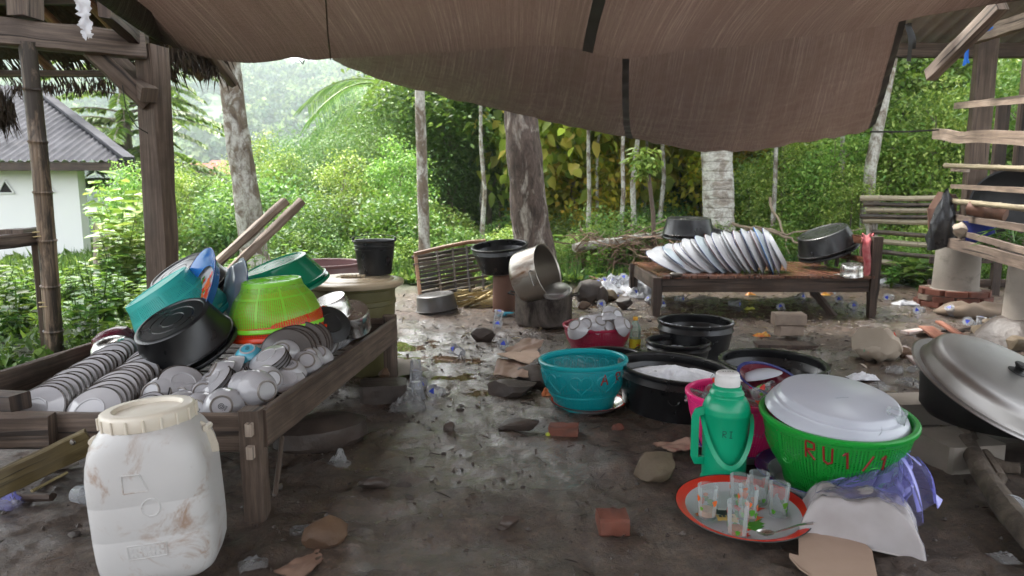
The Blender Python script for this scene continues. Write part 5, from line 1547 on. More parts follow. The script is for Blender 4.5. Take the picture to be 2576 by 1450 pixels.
# the vessels piled on the bed
tub('upturned_basin', 'wet black basin turned over on the washed plates', .195, .155, .165, at(431, 803, 2.68), axis_rot(-V((-.27, -.40, .88))), cat='basin')
tub('round_basin', 'black basin turned over behind the turquoise basket', .195, .155, .17, at(446, 678, 3.35), axis_rot(-V((-.40, -.36, .84))), cat='basin')
tq, rf = basket('turquoise_basket', 'turquoise perforated basket turned over behind the black basin', 'perf_turq', C(52, 176, 168), 'turq_solid', .215, .15, .24, at(392, 722, 2.98), axis_rot(-V((-.50, -.24, .83))), nu=120, nv=160, ribs=16, open_=(.4, .4))
lm, rf = basket('lime_basket', 'lime green perforated basket turned over on a red one', 'perf_lime', C(140, 208, 60), 'lime_solid', .212, .125, .20, at(683, 704, 2.95), axis_rot(-V((-.07, -.02, 1.0))), nu=130, nv=170, ribs=20, open_=(.5, .5), twist=False)
# base ring with spokes shown on top
b = MB()
for k in range(12):
    a = k * math.pi / 6; b.tube([(.0, 0, -.001), (.115 * math.cos(a), .115 * math.sin(a), -.001)], .0018, 4)
b.build('base_spokes', 'lime_solid', lm)
orb, rf = basket('red_basket', 'orange red basket turned over beneath the lime one', 'perf_orange', C(214, 60, 20), 'orange_solid', .222, .13, .19, at(686, 712, 2.95) + V((0, 0, -.028)), axis_rot(-V((-.09, -.03, 1.0))), nu=120, nv=150, ribs=16, twist=False)
tub('green_basin', 'emerald green basin turned over behind the lime basket', .235, .17, .16, at(688, 664, 3.45), axis_rot(-V((-.30, -.16, .92))), 'emerald_plastic', 'basin')
def enamel(name, label, Rr, h, loc, rot, rim, inner, outer, cat='tray', group=None, flowers=None, band=.035, n=56):
    t_ = thing(name, label, cat, loc, rot, group)
    Rb = Rr * .72
    b = MB(); b.lathe([(0, 0), (Rb, 0), (Rb + .008, .004), (Rr - .012, h - .004), (Rr, h - .002)], n); b.build('underside', outer, t_)
    b = MB(); b.lathe([(0, .003), (Rb - .004, .003), (Rb + .004, .006), (Rr - band, h - .004 - (band - .012) * .35)], n); b.build('inside', inner, t_)
    b = MB(); b.lathe([(Rr - band, h - .004 - (band - .012) * .35), (Rr - .012, h - .001), (Rr - .002, h)], n); b.build('rim_band', rim, t_)
    b = MB(); b.lathe([(Rr + .002 * math.cos(a), h + .002 * math.sin(a)) for a in [i * math.pi / 3 for i in range(7)]], n); b.build('edge_bead', 'enamel_navy' if rim != 'enamel_red' else 'wire', t_)
    if flowers:
        rnd = random.Random(flowers)
        for k in range(26):
            m = ['print_red', 'print_green', 'print_orange', 'print_green'][k % 4]
            a = rnd.uniform(0, 6.28); rr = Rb * .85 * rnd.random() ** .6; cx, cy = rr * math.cos(a), rr * math.sin(a)
            b = MB(); s = rnd.uniform(.012, .034) * (Rr / .2)
            b.poly([(cx + s * (1 + .35 * math.sin(j * 2.5 + k)) * math.cos(j * .524), cy + s * .7 * (1 + .35 * math.cos(j * 2 + k)) * math.sin(j * .524), .0036 + k * .00012) for j in range(12)])
            b.build('flower_print', m, t_)
    return t_
p = at(514, 742, 2.92)
nrm = V((-.70, -.58, .38)).normalized()
enamel('blue_tray', 'blue enamel tray with red flowers standing on edge', .20, .045, p, axis_rot(nrm, .3), 'enamel_blue', 'enamel_white', 'enamel_blue', flowers=4, band=.075)
enamel('pale_tray', 'pale blue enamel tray standing upright behind the lime basket', .165, .045, at(574, 738, 3.05), axis_rot(V((.80, .52, -.16))), 'enamel_navy', 'enamel_pale', 'enamel_pale')
# aluminium pots, turned over
def pot(name, label, r, h, loc, rot, mat, inner=None, handles=2, wire=False, cat='pot', lip=True, hm='metal_handle', n=48):
    t_ = thing(name, label, cat, loc, rot)
    b = MB(); b.lathe([(0, 0), (r * .9, 0), (r * .97, .012), (r, .04), (r * 1.01, h - .008), (r * 1.045, h - .004), (r * 1.05, h), (r * 1.03, h + .002)], n); b.build('body', mat, t_)
    b = MB(); b.lathe([(r * 1.03, h + .002), (r * .985, h - .006), (r * .975, .04), (r * .9, .008), (0, .006)], n); b.build('inside', inner or mat, t_)
    for k in range(handles):
        a = k * math.pi * 2 / max(handles, 1)
        c, s = math.cos(a), math.sin(a)
        f = lambda x, y, z: V((c * x - s * y, s * x + c * y, z))
        w = r * .26; d = r * .22
        if wire:
            b = MB(); b.lathe([(0, -.006), (.012, -.006), (.012, .006), (0, .006)], 10, M=Matrix.Translation(f(r * 1.06, 0, h * .8))); b.build('lug', hm, t_)
        else:
            b = MB(); b.tube([f(r * .99, -w, h * .82), f(r * 1.0 + d, -w, h * .86), f(r * 1.0 + d, w, h * .86), f(r * .99, w, h * .82)], .007, 7); b.build('handle', hm, t_)
    if wire:
        b = MB(); b.tube([(r * 1.06 * math.cos(a), -.55 * r * math.sin(a) , h * .8 + .5 * r * math.sin(a) * .3) for a in [i * math.pi / 14 for i in range(15)]], .003, 5); b.build('bail', hm, t_)
    return t_
pot('small_pot', 'small shiny aluminium pot turned over beside the barrel', .082, .09, at(827, 752, 3.1), axis_rot(-V((-.25, -.25, .93)), .6), 'alu', wire=True)
pot('tipped_pot', 'aluminium pot tipped over at the end of the plate row', .088, .10, at(882, 780, 3.12), axis_rot(-V((.1, -.45, .88)), 2.6), 'alu', wire=True)
b = MB(); b.lathe([(0, .09), (.03, .088), (.06, .076), (.08, .05), (.088, .015), (.094, .012), (.094, .009), (.086, .008)], 40)
tag(b.build('aluminium_bowl', 'alu', loc=at(288, 898, 2.88), rot=(.1, -.15, 0)), 'dented aluminium bowl turned over at the outer rail', 'bowl')
b = MB(); b.lathe([(0, .085), (.04, .082), (.075, .066), (.092, .03), (.096, .0), (.1, 0), (.1, -.004)], 40)
tag(b.build('maroon_bowl', 'maroon', loc=at(292, 872, 3.0), rot=(.1, -.3, 0)), 'dark maroon bowl turned over behind the aluminium one', 'bowl')
# drinking glasses by the plate rows
def glass_parts(t_, r=.031, h=.098, prints=None, tea=None):
    b = MB(); b.lathe([(0, 0), (r * .84, 0), (r * .86, .004), (r, h), (r - .0016, h), (r * .82, .009), (0, .009)], 28); b.build('wall', 'glass', t_)
    if prints is not None:
        rnd = random.Random(prints)
        for k in range(9):
            a0 = rnd.uniform(0, 6.28); z0 = (.018 + .03 * rnd.random()) if k % 2 else (.04 + .035 * rnd.random()); s = rnd.uniform(.006, .013)
            b = MB(); q = []
            for j in range(10):
                a = a0 + s / r * math.cos(j * .628) * (1 + .4 * math.sin(j * 2)); z = z0 + s * math.sin(j * .628)
                rr = r * .86 + (r * .14) * z / h + .0006
                q.append((rr * math.cos(a), rr * math.sin(a), z))
            b.poly(q); b.build('flower_print', ['print_red', 'print_green'][k % 2] if prints % 3 else ['print_orange', 'print_green'][k % 2], t_)
    if tea:
        b = MB(); b.lathe([(0, .0092), (r * .815, .0092), (r * .83, .0092 + tea[1]), (0, .0092 + tea[1])], 24); b.build('tea', tea[0], t_)
    return t_
for k, (px, py) in enumerate(((150, 1052), (378, 1050))):
    t_ = thing('drinking_glass', ['clear drinking glass in front of the outer plate row', 'clear drinking glass between the plate row and the drum'][k], 'glass', g(px, py, .25) + V((0, .06, 0))); glass_parts(t_, .034, .07)
b = MB(); b.tube([g(410, 1050, .27), at(428, 975, 2.3)], .0025, 5); tag(b.build('wire_skewer', 'wire'), 'thin wire skewer standing among the saucers', 'skewer')

# ---------------------------------------------------------------- white drum in front of the bed
dl = g(364, 1494) + V((0, .13, 0)); dl.z = 0
drum = thing('white_drum', 'muddy white plastic drum with screw lid beside the bed', 'drum', dl, (R(-2), R(-3.5), R(12)))
drum.scale = (.86, .86, .92)
def sq(r, z, th, p=5.0, k=1.0):
    k = float(sstep(.50, .40, z)) if False else max(0.0, min(1.0, (.475 - z) / .08))
    e = lerp(2.0, p, k); f = (abs(math.cos(th)) ** e + abs(math.sin(th)) ** e) ** (-1 / e)
    return (r * f * math.cos(th), r * f * math.sin(th) * lerp(1.0, .86, k), z)
prof = [(0, .006), (.10, .004), (.135, .010), (.160, .028), (.172, .06), (.176, .10), (.178, .155), (.1773, .158), (.1773, .162), (.178, .165), (.178, .255), (.1773, .258), (.1773, .262), (.178, .265), (.177, .33), (.172, .37), (.163, .41), (.150, .44), (.136, .462), (.130, .470), (.128, .49)]
b = MB(); b.lathe(prof, 72, sq); b.build('body', 'drum_white', drum, ang=50)
b = MB()
b.lathe([(.128, .462), (.137, .464), (.139, .468), (.139, .500), (.135, .507), (.128, .510), (.104, .510), (.100, .506), (.098, .498), (.092, .497), (.03, .499), (0, .4995)], 72, lambda r, z, th: (r * math.cos(th), r * math.sin(th), z)); lid = b.build('lid', 'cream_plastic', drum)
for k in range(18):
    a = k * 2 * math.pi / 18
    b = MB(); b.box((.1415 * math.cos(a), .1415 * math.sin(a), .483), (.007, .008, .034), rz=a, ch=.002); b.build('lid_rib', 'cream_plastic', lid)
for s in (-1, 1):
    b = MB(); b.sweep([(s * .145, 0, .435), (s * .160, 0, .425), (s * .174, 0, .40), (s * .183, 0, .365), (s * .183, 0, .345)], [(.013, -.003), (.013, .003), (-.013, .003), (-.013, -.003)], up=V((0, 1, 0))); 
    b.tube([(s * .168, -.022, .425), (s * .172, .022, .425)], .010, 8); b.build('handle', 'cream_plastic', drum)
b = MB(); b.lathe([(.022, 0), (.024, .003), (.027, .003), (.029, 0)], 24); b.build('embossed_ring', 'drum_white', drum, loc=(.02, -.1520, .25), rot=(R(90), 0, 0))
for q in (((-.06, .105), (.05, .105), (.05, .145), (-.06, .145), (-.06, .105)), ((-.05, .30), (.02, .30), (.0, .35), (-.05, .352), (-.05, .30))):
    b = MB(); b.tube([(x0, -.1525, z0) for x0, z0 in q], .0022, 5); b.build('embossed_panel', 'drum_white', drum)
b = MB()
for r_ in range(2):
    for k in range(8): b.box((-.05 + .0125 * k, -.1528, .115 + .017 * r_), (.007, .002, .010), ch=.0005)
b.build('embossed_print', 'drum_white', drum)

# ---------------------------------------------------------------- olive barrel, bucket, mauve tub
bl = V((at(895, 850, 3.98).x, 3.98, 0))
brl = thing('olive_barrel', 'olive plastic barrel with beige lid behind the bed', 'barrel', bl)
b = MB(); b.lathe([(0, 0), (.215, 0), (.222, .012), (.236, .40), (.242, .405), (.242, .43), (.236, .435), (.24, .49), (.252, .493), (.258, .505), (.258, .525), (.25, .53)], 72); b.build('body', 'olive_plastic', brl)
b = MB(); b.lathe([(.262, .512), (.287, .512), (.291, .518), (.291, .532), (.284, .540), (.262, .545), (.25, .547), (.235, .545), (.225, .553), (.20, .556), (.19, .553), (.15, .553), (.14, .558), (.10, .558), (.095, .553), (0, .553)], 72); b.build('lid', 'beige_plastic', brl)
b = MB()
for k in range(6): b.beam((-.07 + .024 * k, -.02, .563), (-.05 + .024 * k, -.02, .563), .03, .018, ch=.006)
b.build('lid_grip', 'beige_plastic', brl)
bkp = g(944, 690, .558)
bk = thing('black_bucket', 'black builders bucket with wire handle standing on the barrel lid', 'bucket', bkp)
b = MB(); b.lathe([(0, .004), (.085, .004), (.092, 0), (.097, .004), (.118, .17), (.121, .172), (.121, .178), (.119, .18), (.120, .195), (.127, .197), (.130, .203), (.127, .207), (.119, .205), (.095, .012), (0, .012)], 56); b.build('body', 'black_plastic', bk)
for z, rr in ((.15, .1158), (.162, .1172)):
    b = MB(); b.lathe([(rr, z), (rr + .002, z + .002), (rr, z + .004)], 56); b.build('ridge', 'black_plastic', bk)
for s in (-1, 1):
    b = MB(); b.box((s * .127, 0, .212), (.012, .022, .024), ch=.003); b.build('ear', 'black_plastic', bk)
b = MB(); b.tube([(.127 * math.cos(a), .122 * math.sin(a) * .99, .218 + .012 * math.sin(a)) for a in [i * math.pi / 16 for i in range(17)]], .0025, 5); b.build('handle', 'wire', bk)
tub('mauve_tub', 'faded mauve plastic tub standing behind the barrel', .29, .24, .555, V((at(812, 680, 4.75).x, 4.75, .01)), None, 'mauve_plastic')
# ---------------------------------------------------------------- middle ground: pots, tubs and baskets
# bamboo rack leaning by the thin trunk
rk = thing('bamboo_rack', 'dark split bamboo rack leaning by the thin trunk', 'rack', g(1135, 755)); KO = V(rk.location)
q00, q10, q01, q11 = at(1058, 752, 6.15), at(1228, 720, 6.35), at(1045, 640, 6.45), at(1222, 612, 6.6)
def rq(u, v): return q00.lerp(q10, u).lerp(q01.lerp(q11, u), v)
for k in range(11):
    v = .03 + .9 * k / 10
    b = MB(); b.beam(rq(-.01 + .04 * math.sin(k * 3), v), rq((.8 if k % 3 == 0 else 1.0) - .03 * (k % 2), v + .02), .012, .03, n=6, jit=.003, seed=k + 1); b.build('slat', 'bamboo_dark', rk).location = -KO
for k, u in enumerate((.0, .3, .52, .72, .93)):
    b = MB(); b.beam(rq(u, -.04), rq(u, 1.0), .035 if k == 0 else .022, .02, n=5, jit=.002, seed=k + 3); b.build('upright', 'bamboo_brown' if k == 0 else 'bamboo_dark', rk).location = -KO
b = MB(); b.tube([rq(-.02, 1.0), rq(.4, 1.06), rq(.75, 1.08), rq(1.0, 1.05)], .02, 8, jit=.002, seed=2); b.build('top_rail', 'bamboo_brown', rk).location = -KO

tub('grey_basin', 'wet grey basin turned over on the mud near the rack', .182, .165, .17, g(1094, 790) + V((0, .05, .168)), axis_rot(-V((-.10, -.02, 1))), 'grey_plastic', 'basin')
pl = g(1268, 784)
b = MB(); b.lathe([(0, 0), (.098, 0), (.10, .01), (.102, .16), (.10, .34), (.098, .352), (0, .352)], 32, lambda r, z, th: (r * math.cos(th) * (1 + .02 * math.sin(th * 3 + z * 6)), r * math.sin(th), z))
tag(b.build('terracotta_block', 'terracotta', loc=pl), 'reddish upright log block carrying a black tub', 'block')
tub('raised_tub', 'black tub standing tilted on the reddish block', .252, .18, .235, V((pl.x, pl.y, .352)) + V((-.02, 0, .01)), axis_rot((-.08, -.13, 1)))
pp = g(1369, 822)
pot('sooty_pot', 'big sooty cooking pot standing on the mud', .228, .29, pp + V((0, .12, 0)), R(170), 'pot_sooty', 'pot_sooty', hm='soot')
pc = at(1345, 690, 5.22)
pot('steel_pot', 'stained steel pot lying tilted in the sooty one', .205, .24, pc + V((-.10, .09, -.045)), axis_rot((.80, -.42, .30), 1.2), 'steel_dirty', 'steel_in')
b = MB(); b.lathe([(0, .05), (.07, .045), (.095, .03), (.10, .005), (.112, .003), (.112, 0), (.1, 0)], 36)
tag(b.build('pot_lid', 'alu_lid', loc=at(1402, 735, 5.1), rot=axis_rot((-.2, -.35, .9))), 'small dented aluminium lid inside the steel pot', 'lid')

# maroon basket heaped with bowls
mb_l = g(1510, 895) + V((0, .18, 0))
mbk, rf = basket('maroon_basket', 'maroon perforated basket heaped with grey bowls', 'perf_maroon', C(146, 26, 58), 'maroon_solid', .232, .17, .175, mb_l, None, nu=130, nv=150, ribs=20, open_=(.35, .35))
me_bg = me_bowl
gb = [(1444, 828, (-.5, -.5, .7), 1.25, 'leaning at the outer edge of the maroon basket'), (1474, 826, (-.15, -.85, .45), 1.2, 'showing its round foot in the maroon basket'), (1492, 800, (-.2, .1, .95), 1.25, 'topmost and face down in the maroon basket'), (1512, 818, (.25, -.6, .7), 1.2, 'half hidden in the middle of the maroon basket heap'), (1556, 806, (.55, -.72, .35), 1.35, 'tilted with its wide foot showing, above the oil bottle side'), (1533, 832, (.35, -.75, .5), 1.25, 'low in the maroon basket below the tilted one'), (1526, 798, (-.1, .3, .95), 1.15, 'behind the tilted bowl of the maroon basket'), (1462, 812, (-.5, .2, .85), 1.15, 'behind the leaning bowl of the maroon basket'), (1580, 826, (.7, -.5, .45), 1.15, 'against the inner rim of the maroon basket')]
for px, py, out, sc, txt in gb:
    crock(me_bg, at(px, py - 12, 4.30 if py > 815 else 4.38), out, 'grey white bowl ' + txt, 'bowl', None, sc * .9)
# oil bottle
ob = thing('oil_bottle', 'clear cooking oil bottle with yellow label and orange cap', 'bottle', g(1600, 886) + V((0, .05, 0)))
b = MB(); b.lathe([(0, 0), (.034, 0), (.038, .006), (.038, .085), (.036, .09), (.037, .14), (.034, .16), (.02, .195), (.014, .205), (.014, .215)], 24); b.build('body', 'bottle_clear', ob)
b = MB(); b.lathe([(.0386, .02), (.0386, .082)], 24); lb = b.build('label', 'oil_label', ob)
b = MB(); b.poly([(.0125 * math.cos(j * .5) , -.0392 + .004 * abs(math.cos(j * .5)), .05 + .016 * math.sin(j * .5)) for j in range(13)]); b.build('emblem', 'print_green', lb)
b = MB(); b.box((.012, -.0405, .045), (.02, .002, .008), ch=.0005); b.build('lettering', 'print_red', lb)
b = MB(); b.lathe([(0, .228), (.0155, .227), (.016, .222), (.016, .205)], 20); b.build('cap', 'wrap_yellow', ob)
b = MB(); b.lathe([(0, .004), (.035, .004), (.036, .018), (0, .018)], 24); b.build('green_base', 'print_green', ob)

# teal basket on an enamel plate
ty = g(1472, 1034) + V((0, .06, 0)); ty.z = 0
enamel('plate_under_basket', 'white enamel plate with red rim under the teal basket', .185, .032, ty + V((.02, .0, .006)), R(20), 'enamel_red', 'alu', 'enamel_white', 'plate', band=.016)
tb, rf = basket('teal_basket', 'teal basket with moulded hearts standing on an enamel plate', 'perf_teal', C(0, 136, 144), 'teal_plastic', .218, .145, .235, ty + V((0, 0, .014)), axis_rot((-.03, .01, 1)), nu=150, nv=170, ribs=22, open_=(.45, .45))
for k in range(10):
    a0 = -math.pi / 2 - .15 + k * 2 * math.pi / 10
    b = MB(); pts = []
    for j in range(33):
        th = j / 32 * 2 * math.pi
        hx = 16 * math.sin(th) ** 3 / 17; hy_ = (13 * math.cos(th) - 5 * math.cos(2 * th) - 2 * math.cos(3 * th) - math.cos(4 * th)) / 17
        z = .150 + .054 * hy_; r = rf(z) + .001; a = a0 + .056 * hx / r
        pts.append(V((r * math.cos(a), r * math.sin(a), z)))
    b.tube(pts, .0032, 5, caps=False); b.build('moulded_heart', 'teal_plastic', tb)
for z in (.075, .205):
    b = MB(); r = rf(z); b.lathe([(r - .001, z - .004), (r + .003, z - .003), (r + .003, z + .003), (r - .001, z + .004)], 64); b.build('solid_band', 'teal_plastic', tb)
letters('ARI', rf, -math.pi / 2 + .32, .145, .05, .035, .05, .0035, 'paint_red', tb)

# black wash tubs
tub('hidden_tub', 'black tub half hidden behind the teal basket', .19, .15, .14, V((.56, 3.80, 0)))
t1 = tub('foam_tub', 'big black wash tub brimming with soap suds', .282, .24, .215, g(1709, 1062) + V((.01, .2, 0)), axis_rot((.07, -.02, 1)))
t2 = tub('small_foam_tub', 'smaller black tub with suds between two big tubs', .192, .16, .17, g(1722, 945) + V((0, .18, 0)))
t3 = tub('scratched_tub', 'black tub with a white scratched name beneath its foamy rim', .242, .20, .235, g(1768, 915) + V((0, .2, 0)))
letters('RINI', lambda z: .213, -math.pi / 2 + .16, .165, .022, .016, .012, .0013, 'paint_white', t3, 'scratched_letter')
t4 = tub('water_tub', 'wide black tub of dark water beside the sudsy one', .268, .22, .20, g(1985, 1042) + V((.0, .24, 0)), axis_rot((.01, -.03, 1)))
b = MB(); b.lathe([(.022, 0), (.025, .002), (.028, 0)], 24); b.build('embossed_ring', 'black_plastic', t1, loc=(-.06, -.252, .12), rot=(R(80), 0, R(-14)))
def suds(label, t_, r, z, amp, seed, cover=1.0):
    b = MB()
    b.lathe([(r, z - .02)] + [(r * (1 - k / 14), z) for k in range(0, 14)] + [(0, z)], 56, lambda rr, zz, th: (rr * math.cos(th), rr * math.sin(th), zz + (amp * (1.2 - (rr / r) ** 2) * (.6 + .8 * mn.noise(V((rr * 9 * math.cos(th), rr * 9 * math.sin(th), seed)))) + .006 * mn.noise(V((rr * 60 * math.cos(th), rr * 60 * math.sin(th), seed)))) * (zz >= z)))
    o = b.build('soap_suds', 'foam', None, 180, loc=t_.location + V((0, 0, 0)))
    return tag(o, label, 'suds')
def waterin(label, t_, r, z):
    b = MB(); b.poly([(r * math.cos(i * math.pi / 20), r * math.sin(i * math.pi / 20), z) for i in range(40)])
    return tag(b.build('wash_water', 'tub_water', None, loc=V(t_.location)), label, 'water', kind='stuff')
waterin('dark water in the sudsy wash tub', t1, .245, .155)
suds('mound of white soap suds in the big wash tub', t1, .225, .152, .045, 3)
waterin('grey water in the smaller tub', t2, .166, .105)
suds('flat white suds floating in the smaller tub', t2, .15, .104, .006, 5)
waterin('dark water in the wide tub', t4, .235, .12)
waterin('dark water in the scratched tub', t3, .212, .14)
rnd = random.Random(4)
for k in range(22):
    a = rnd.uniform(3.0, 6.4); b = MB(); b.lathe([(0, .003), (.004, .002), (.006, 0)], 6, M=Matrix.Translation((.232 * math.cos(a), .232 * math.sin(a), .235))); b.build('foam_fleck', 'foam', t3)

# pink basket of glasses
pk_l = g(1893, 1180) + V((0, .17, 0)); pk_l.z = 0
enamel('basin_under_pink', 'shallow white basin with blue rim under the pink basket', .185, .05, pk_l, None, 'enamel_blue', 'enamel_white', 'enamel_white', 'basin')
pkb, rf = basket('pink_basket', 'bright pink perforated basket full of drinking glasses', 'perf_pink', C(240, 44, 130), 'pink_solid', .218, .15, .235, pk_l + V((0, 0, .02)), None, nu=110, nv=140, ribs=18, open_=(.42, .42))
rnd = random.Random(12)
gl0 = glass_parts(thing('drinking_glass', 'clear patterned drinking glass heaped in the pink basket', 'glass', group='glasses in the pink basket'), .032, .09, prints=5)
GP = Proto(gl0)
for k in range(17):
    a = rnd.uniform(0, 6.28); rr = .15 * rnd.random() ** .6
    GP.put(pk_l + V((rr * math.cos(a), rr * math.sin(a) - .01, .185 + .085 * (1 - rr / .16) + .03 * rnd.random())), axis_rot((rnd.uniform(-1, 1), rnd.uniform(-1, .3), rnd.uniform(-.2, .6)), rnd.uniform(0, 6)))
enamel('oval_tray', 'white tray with navy edge leaning in the pink basket', .13, .02, pk_l + V((.13, .06, .275)), axis_rot((.12, -.28, .9)), 'enamel_navy', 'maroon', 'enamel_white', band=.012)
b = MB(); b.lathe([(0, 0), (.05, .0), (.07, .008), (.092, .02), (.094, .024), (.088, .023), (.066, .012), (0, .006)], 40); tag(b.build('white_saucer', 'melamine', loc=pk_l + V((.10, .10, .315)), rot=axis_rot((.2, -.15, -.95))), 'small white dish upturned on the glasses of the pink basket', 'dish')

# thermos
tl = g(1837, 1236) + V((0, .085, 0)); tl.z = 0
th_ = thing('thermos_flask', 'green plastic thermos flask with white cap and carrying handle', 'thermos', tl, R(-6))
th_.scale = (.95, .95, 1.05)
b = MB(); b.lathe([(0, 0), (.082, 0), (.086, .004), (.086, .014), (.082, .018), (.0815, .022), (.0835, .12), (.086, .245), (.088, .248), (.089, .256), (.087, .262), (.088, .268), (.085, .276), (.080, .290), (.072, .303), (.064, .309), (.0625, .315), (.064, .32), (.06, .327), (.055, .331), (.053, .336), (.054, .345), (.048, .347)], 64); b.build('body', 'thermos_green', th_)
b = MB(); b.lathe([(.046, .343), (.047, .360), (.0455, .374), (.043, .38), (.044, .384), (.041, .390), (.036, .393), (0, .394)], 48); cap = b.build('cap', 'white_plastic', th_)
for k in range(5):
    b = MB(); b.lathe([(0, .0015), (.002, .001), (.0026, 0)], 7); b.build('cap_dot', 'ink', cap, loc=(-.018 + .009 * k, -.004 + .004 * (k % 2), .3938))
b = MB()
b.sweep([(-.082, -.02, .262), (-.112, -.03, .256), (-.118, -.03, .24), (-.118, -.03, .10), (-.112, -.03, .085), (-.08, -.02, .083)], [(.014, -.006), (.014, .006), (-.014, .006), (-.014, -.006)], up=V((0, 1, 0)))
b.build('side_handle', 'thermos_green', th_)
b = MB()
pts = [V((.091 * math.cos(a), -.091 * abs(math.sin(a)) ** .8 * 1.25 - .0, .245 - .155 * math.sin(a) ** 1.3 if math.sin(a) > 0 else .245)) for a in [i * math.pi / 22 for i in range(23)]]
b.sweep(pts, [(.008, -.003), (.008, .003), (-.008, .003), (-.008, -.003)], up=V((0, -1, .2)))
b.build('carry_handle', 'thermos_green', th_)
for s in (-1, 1):
    b = MB(); b.lathe([(0, .005), (.009, .004), (.011, 0)], 16); b.build('pivot', 'thermos_green', th_, loc=(s * .0875, 0, .247), rot=axis_rot((s, 0, 0)))
letters('RI', lambda z: .0855, -math.pi / 2 - .30, .185, .022, .014, .008, .0011, 'ink', th_, 'ink_letter', off=.0008)

# green basket, the white basin upturned over it
gg = g(2154, 1298) + V((0, .19, 0)); gg.z = 0
enamel('blue_basin', 'blue and white enamel basin under the green basket', .235, .075, gg + V((-.02, 0, .002)), None, 'enamel_navy', 'enamel_white', 'enamel_pale', 'basin', band=.045)
gbk, rf = basket('green_basket', 'big green perforated basket with red painted letters', 'perf_green', C(24, 148, 52), 'green_solid', .254, .158, .26, gg + V((0, 0, .035)), axis_rot((-.01, -.07, 1)), nu=130, nv=150, ribs=20, open_=(.5, .45))
letters('RU1', rf, -math.pi / 2 - .48 - .33, .175, .06, .032, .022, .0036, 'paint_red', gbk, tilt=-.12)
letters('/1', rf, -math.pi / 2 - .48 + .42, .155, .055, .03, .02, .0034, 'paint_red', gbk)
for k in range(10):      # moulded rosettes
    a0 = k * 2 * math.pi / 10 - math.pi / 2 + .1
    b = MB()
    for rr in (.012, .026):
        b.tube([V(((rf(.14 + rr * math.sin(j * .4)) + .001) * math.cos(a0 + rr * math.cos(j * .4) / .24), (rf(.14 + rr * math.sin(j * .4)) + .001) * math.sin(a0 + rr * math.cos(j * .4) / .24), .14 + rr * math.sin(j * .4))) for j in range(17)], .0016, 4, caps=False)
    b.build('moulded_rosette', 'green_solid', gbk)
gl2 = glass_parts(thing('drinking_glass', 'patterned drinking glass under the white basin in the green basket', 'glass', group='glasses in the green basket'), .032, .09, prints=7)
GP2 = Proto(gl2)
for k in range(16):
    a = -1.2 + 2.9 * k / 15 + rnd.uniform(-.2, .2); rr = rnd.uniform(.14, .185)
    GP2.put(gg + V((rr * math.cos(a), rr * math.sin(a), .225 + .03 * rnd.random())), axis_rot((rnd.uniform(-.6, .2), rnd.uniform(-.6, .6), rnd.uniform(.2, .6)), rnd.uniform(0, 6)))
wb = thing('white_basin', 'white melamine basin upturned on the green basket', 'basin', gg + V((.0, -.02, .355)), axis_rot((-.04, .15, -.98)))
wb.scale = (.91, .91, .72)
b = MB(); b.lathe([(0, .0), (.2, .0), (.206, .002), (.211, .008), (.216, .026), (.221, .032), (.228, .036), (.234, .052), (.242, .058), (.254, .086), (.256, .09), (.252, .09), (.235, .066), (.215, .04), (.205, .012), (0, .006)], 72); b.build('body', 'melamine', wb)
b = MB()
for k in range(9): b.box((-.03 + .006 * k, .01 + .002 * k, -.0006), (.0035, .005, .0008), ch=.0002)
b.build('maker_stamp', 'enamel_pale', wb)

# flowered tray with tea glasses
tr_l = g(1866, 1306); tr_l.z = .012
tray = enamel('flowered_tray', 'white enamel tray with red rim holding tea glasses', .212, .036, tr_l, axis_rot((.0, -.06, 1)), 'enamel_red', 'enamel_white', 'enamel_white', flowers=9, band=.032)
TG = [(1785, 1298, ('milk_tea', .018), 3, 'with milky dregs beside the gold sachet'), (1866, 1270, None, 6, 'tall and empty at the back of the tray'), (1862, 1345, ('tea', .012), 8, 'with brown tea dregs at the near tray edge'), (1888, 1300, ('milk_tea', .01), 9, 'in the middle of the tray with pale dregs'), (1915, 1262, None, 11, 'empty against the far red rim'), (1966, 1292, None, 13, 'with big red flowers near the spoon')]
for px, py, tea, pr_, txt in TG:
    t_ = thing('tea_glass', 'small flowered tea glass ' + txt, 'glass', g(px, py + 14, .022) + V((0, .03, 0)))
    glass_parts(t_, .033, .105, prints=pr_, tea=tea)
sa = g(1824, 1298, .03)
s_ = thing('gold_sachet', 'torn gold and black sachet lying on the flowered tray', 'sachet', sa, R(-4))
b = MB(); b.grid(5, 4, lambda u, v: V(((u - .5) * .062, (v - .95) * .045, .003 + .003 * math.sin(u * 5 + v * 3)))); b.build('gold_half', 'gold', s_)
b = MB(); b.grid(5, 4, lambda u, v: V(((u - .5) * .062, (v + .05) * .038, .003 + .003 * math.sin(u * 5 + 2)))); b.build('black_half', 'ink', s_)
b = MB(); 
for k in range(4): b.box((-.02 + .012 * k, -.02, .0085), (.008, .012, .001), ch=.0002)
b.build('lettering', 'ink', s_)
b = MB(); 
for k in range(9): b.box((-.016 + .004 * k, .028, .0085), (.0022, .01, .001), ch=.0002)
b.build('barcode', 'paint_white', s_)
sp_ = thing('teaspoon', 'metal teaspoon resting on the tray rim', 'spoon', g(1925, 1340, .035))
b = MB(); b.lathe([(0, -.008), (.010, -.0065), (.017, -.002), (.019, .001)], 20, lambda r, z, th: (r * 1.5 * math.cos(th), r * math.sin(th), z)); b.build('bowl', 'alu', sp_)
b = MB(); b.sweep([(.026, 0, 0), (.05, .003, .006), (.10, .006, .02), (.15, .01, .026)], [(.004, -.001), (.004, .001), (-.004, .001), (-.004, -.001)], [.7, .8, 1, 1.4]); b.build('handle', 'alu', sp_)

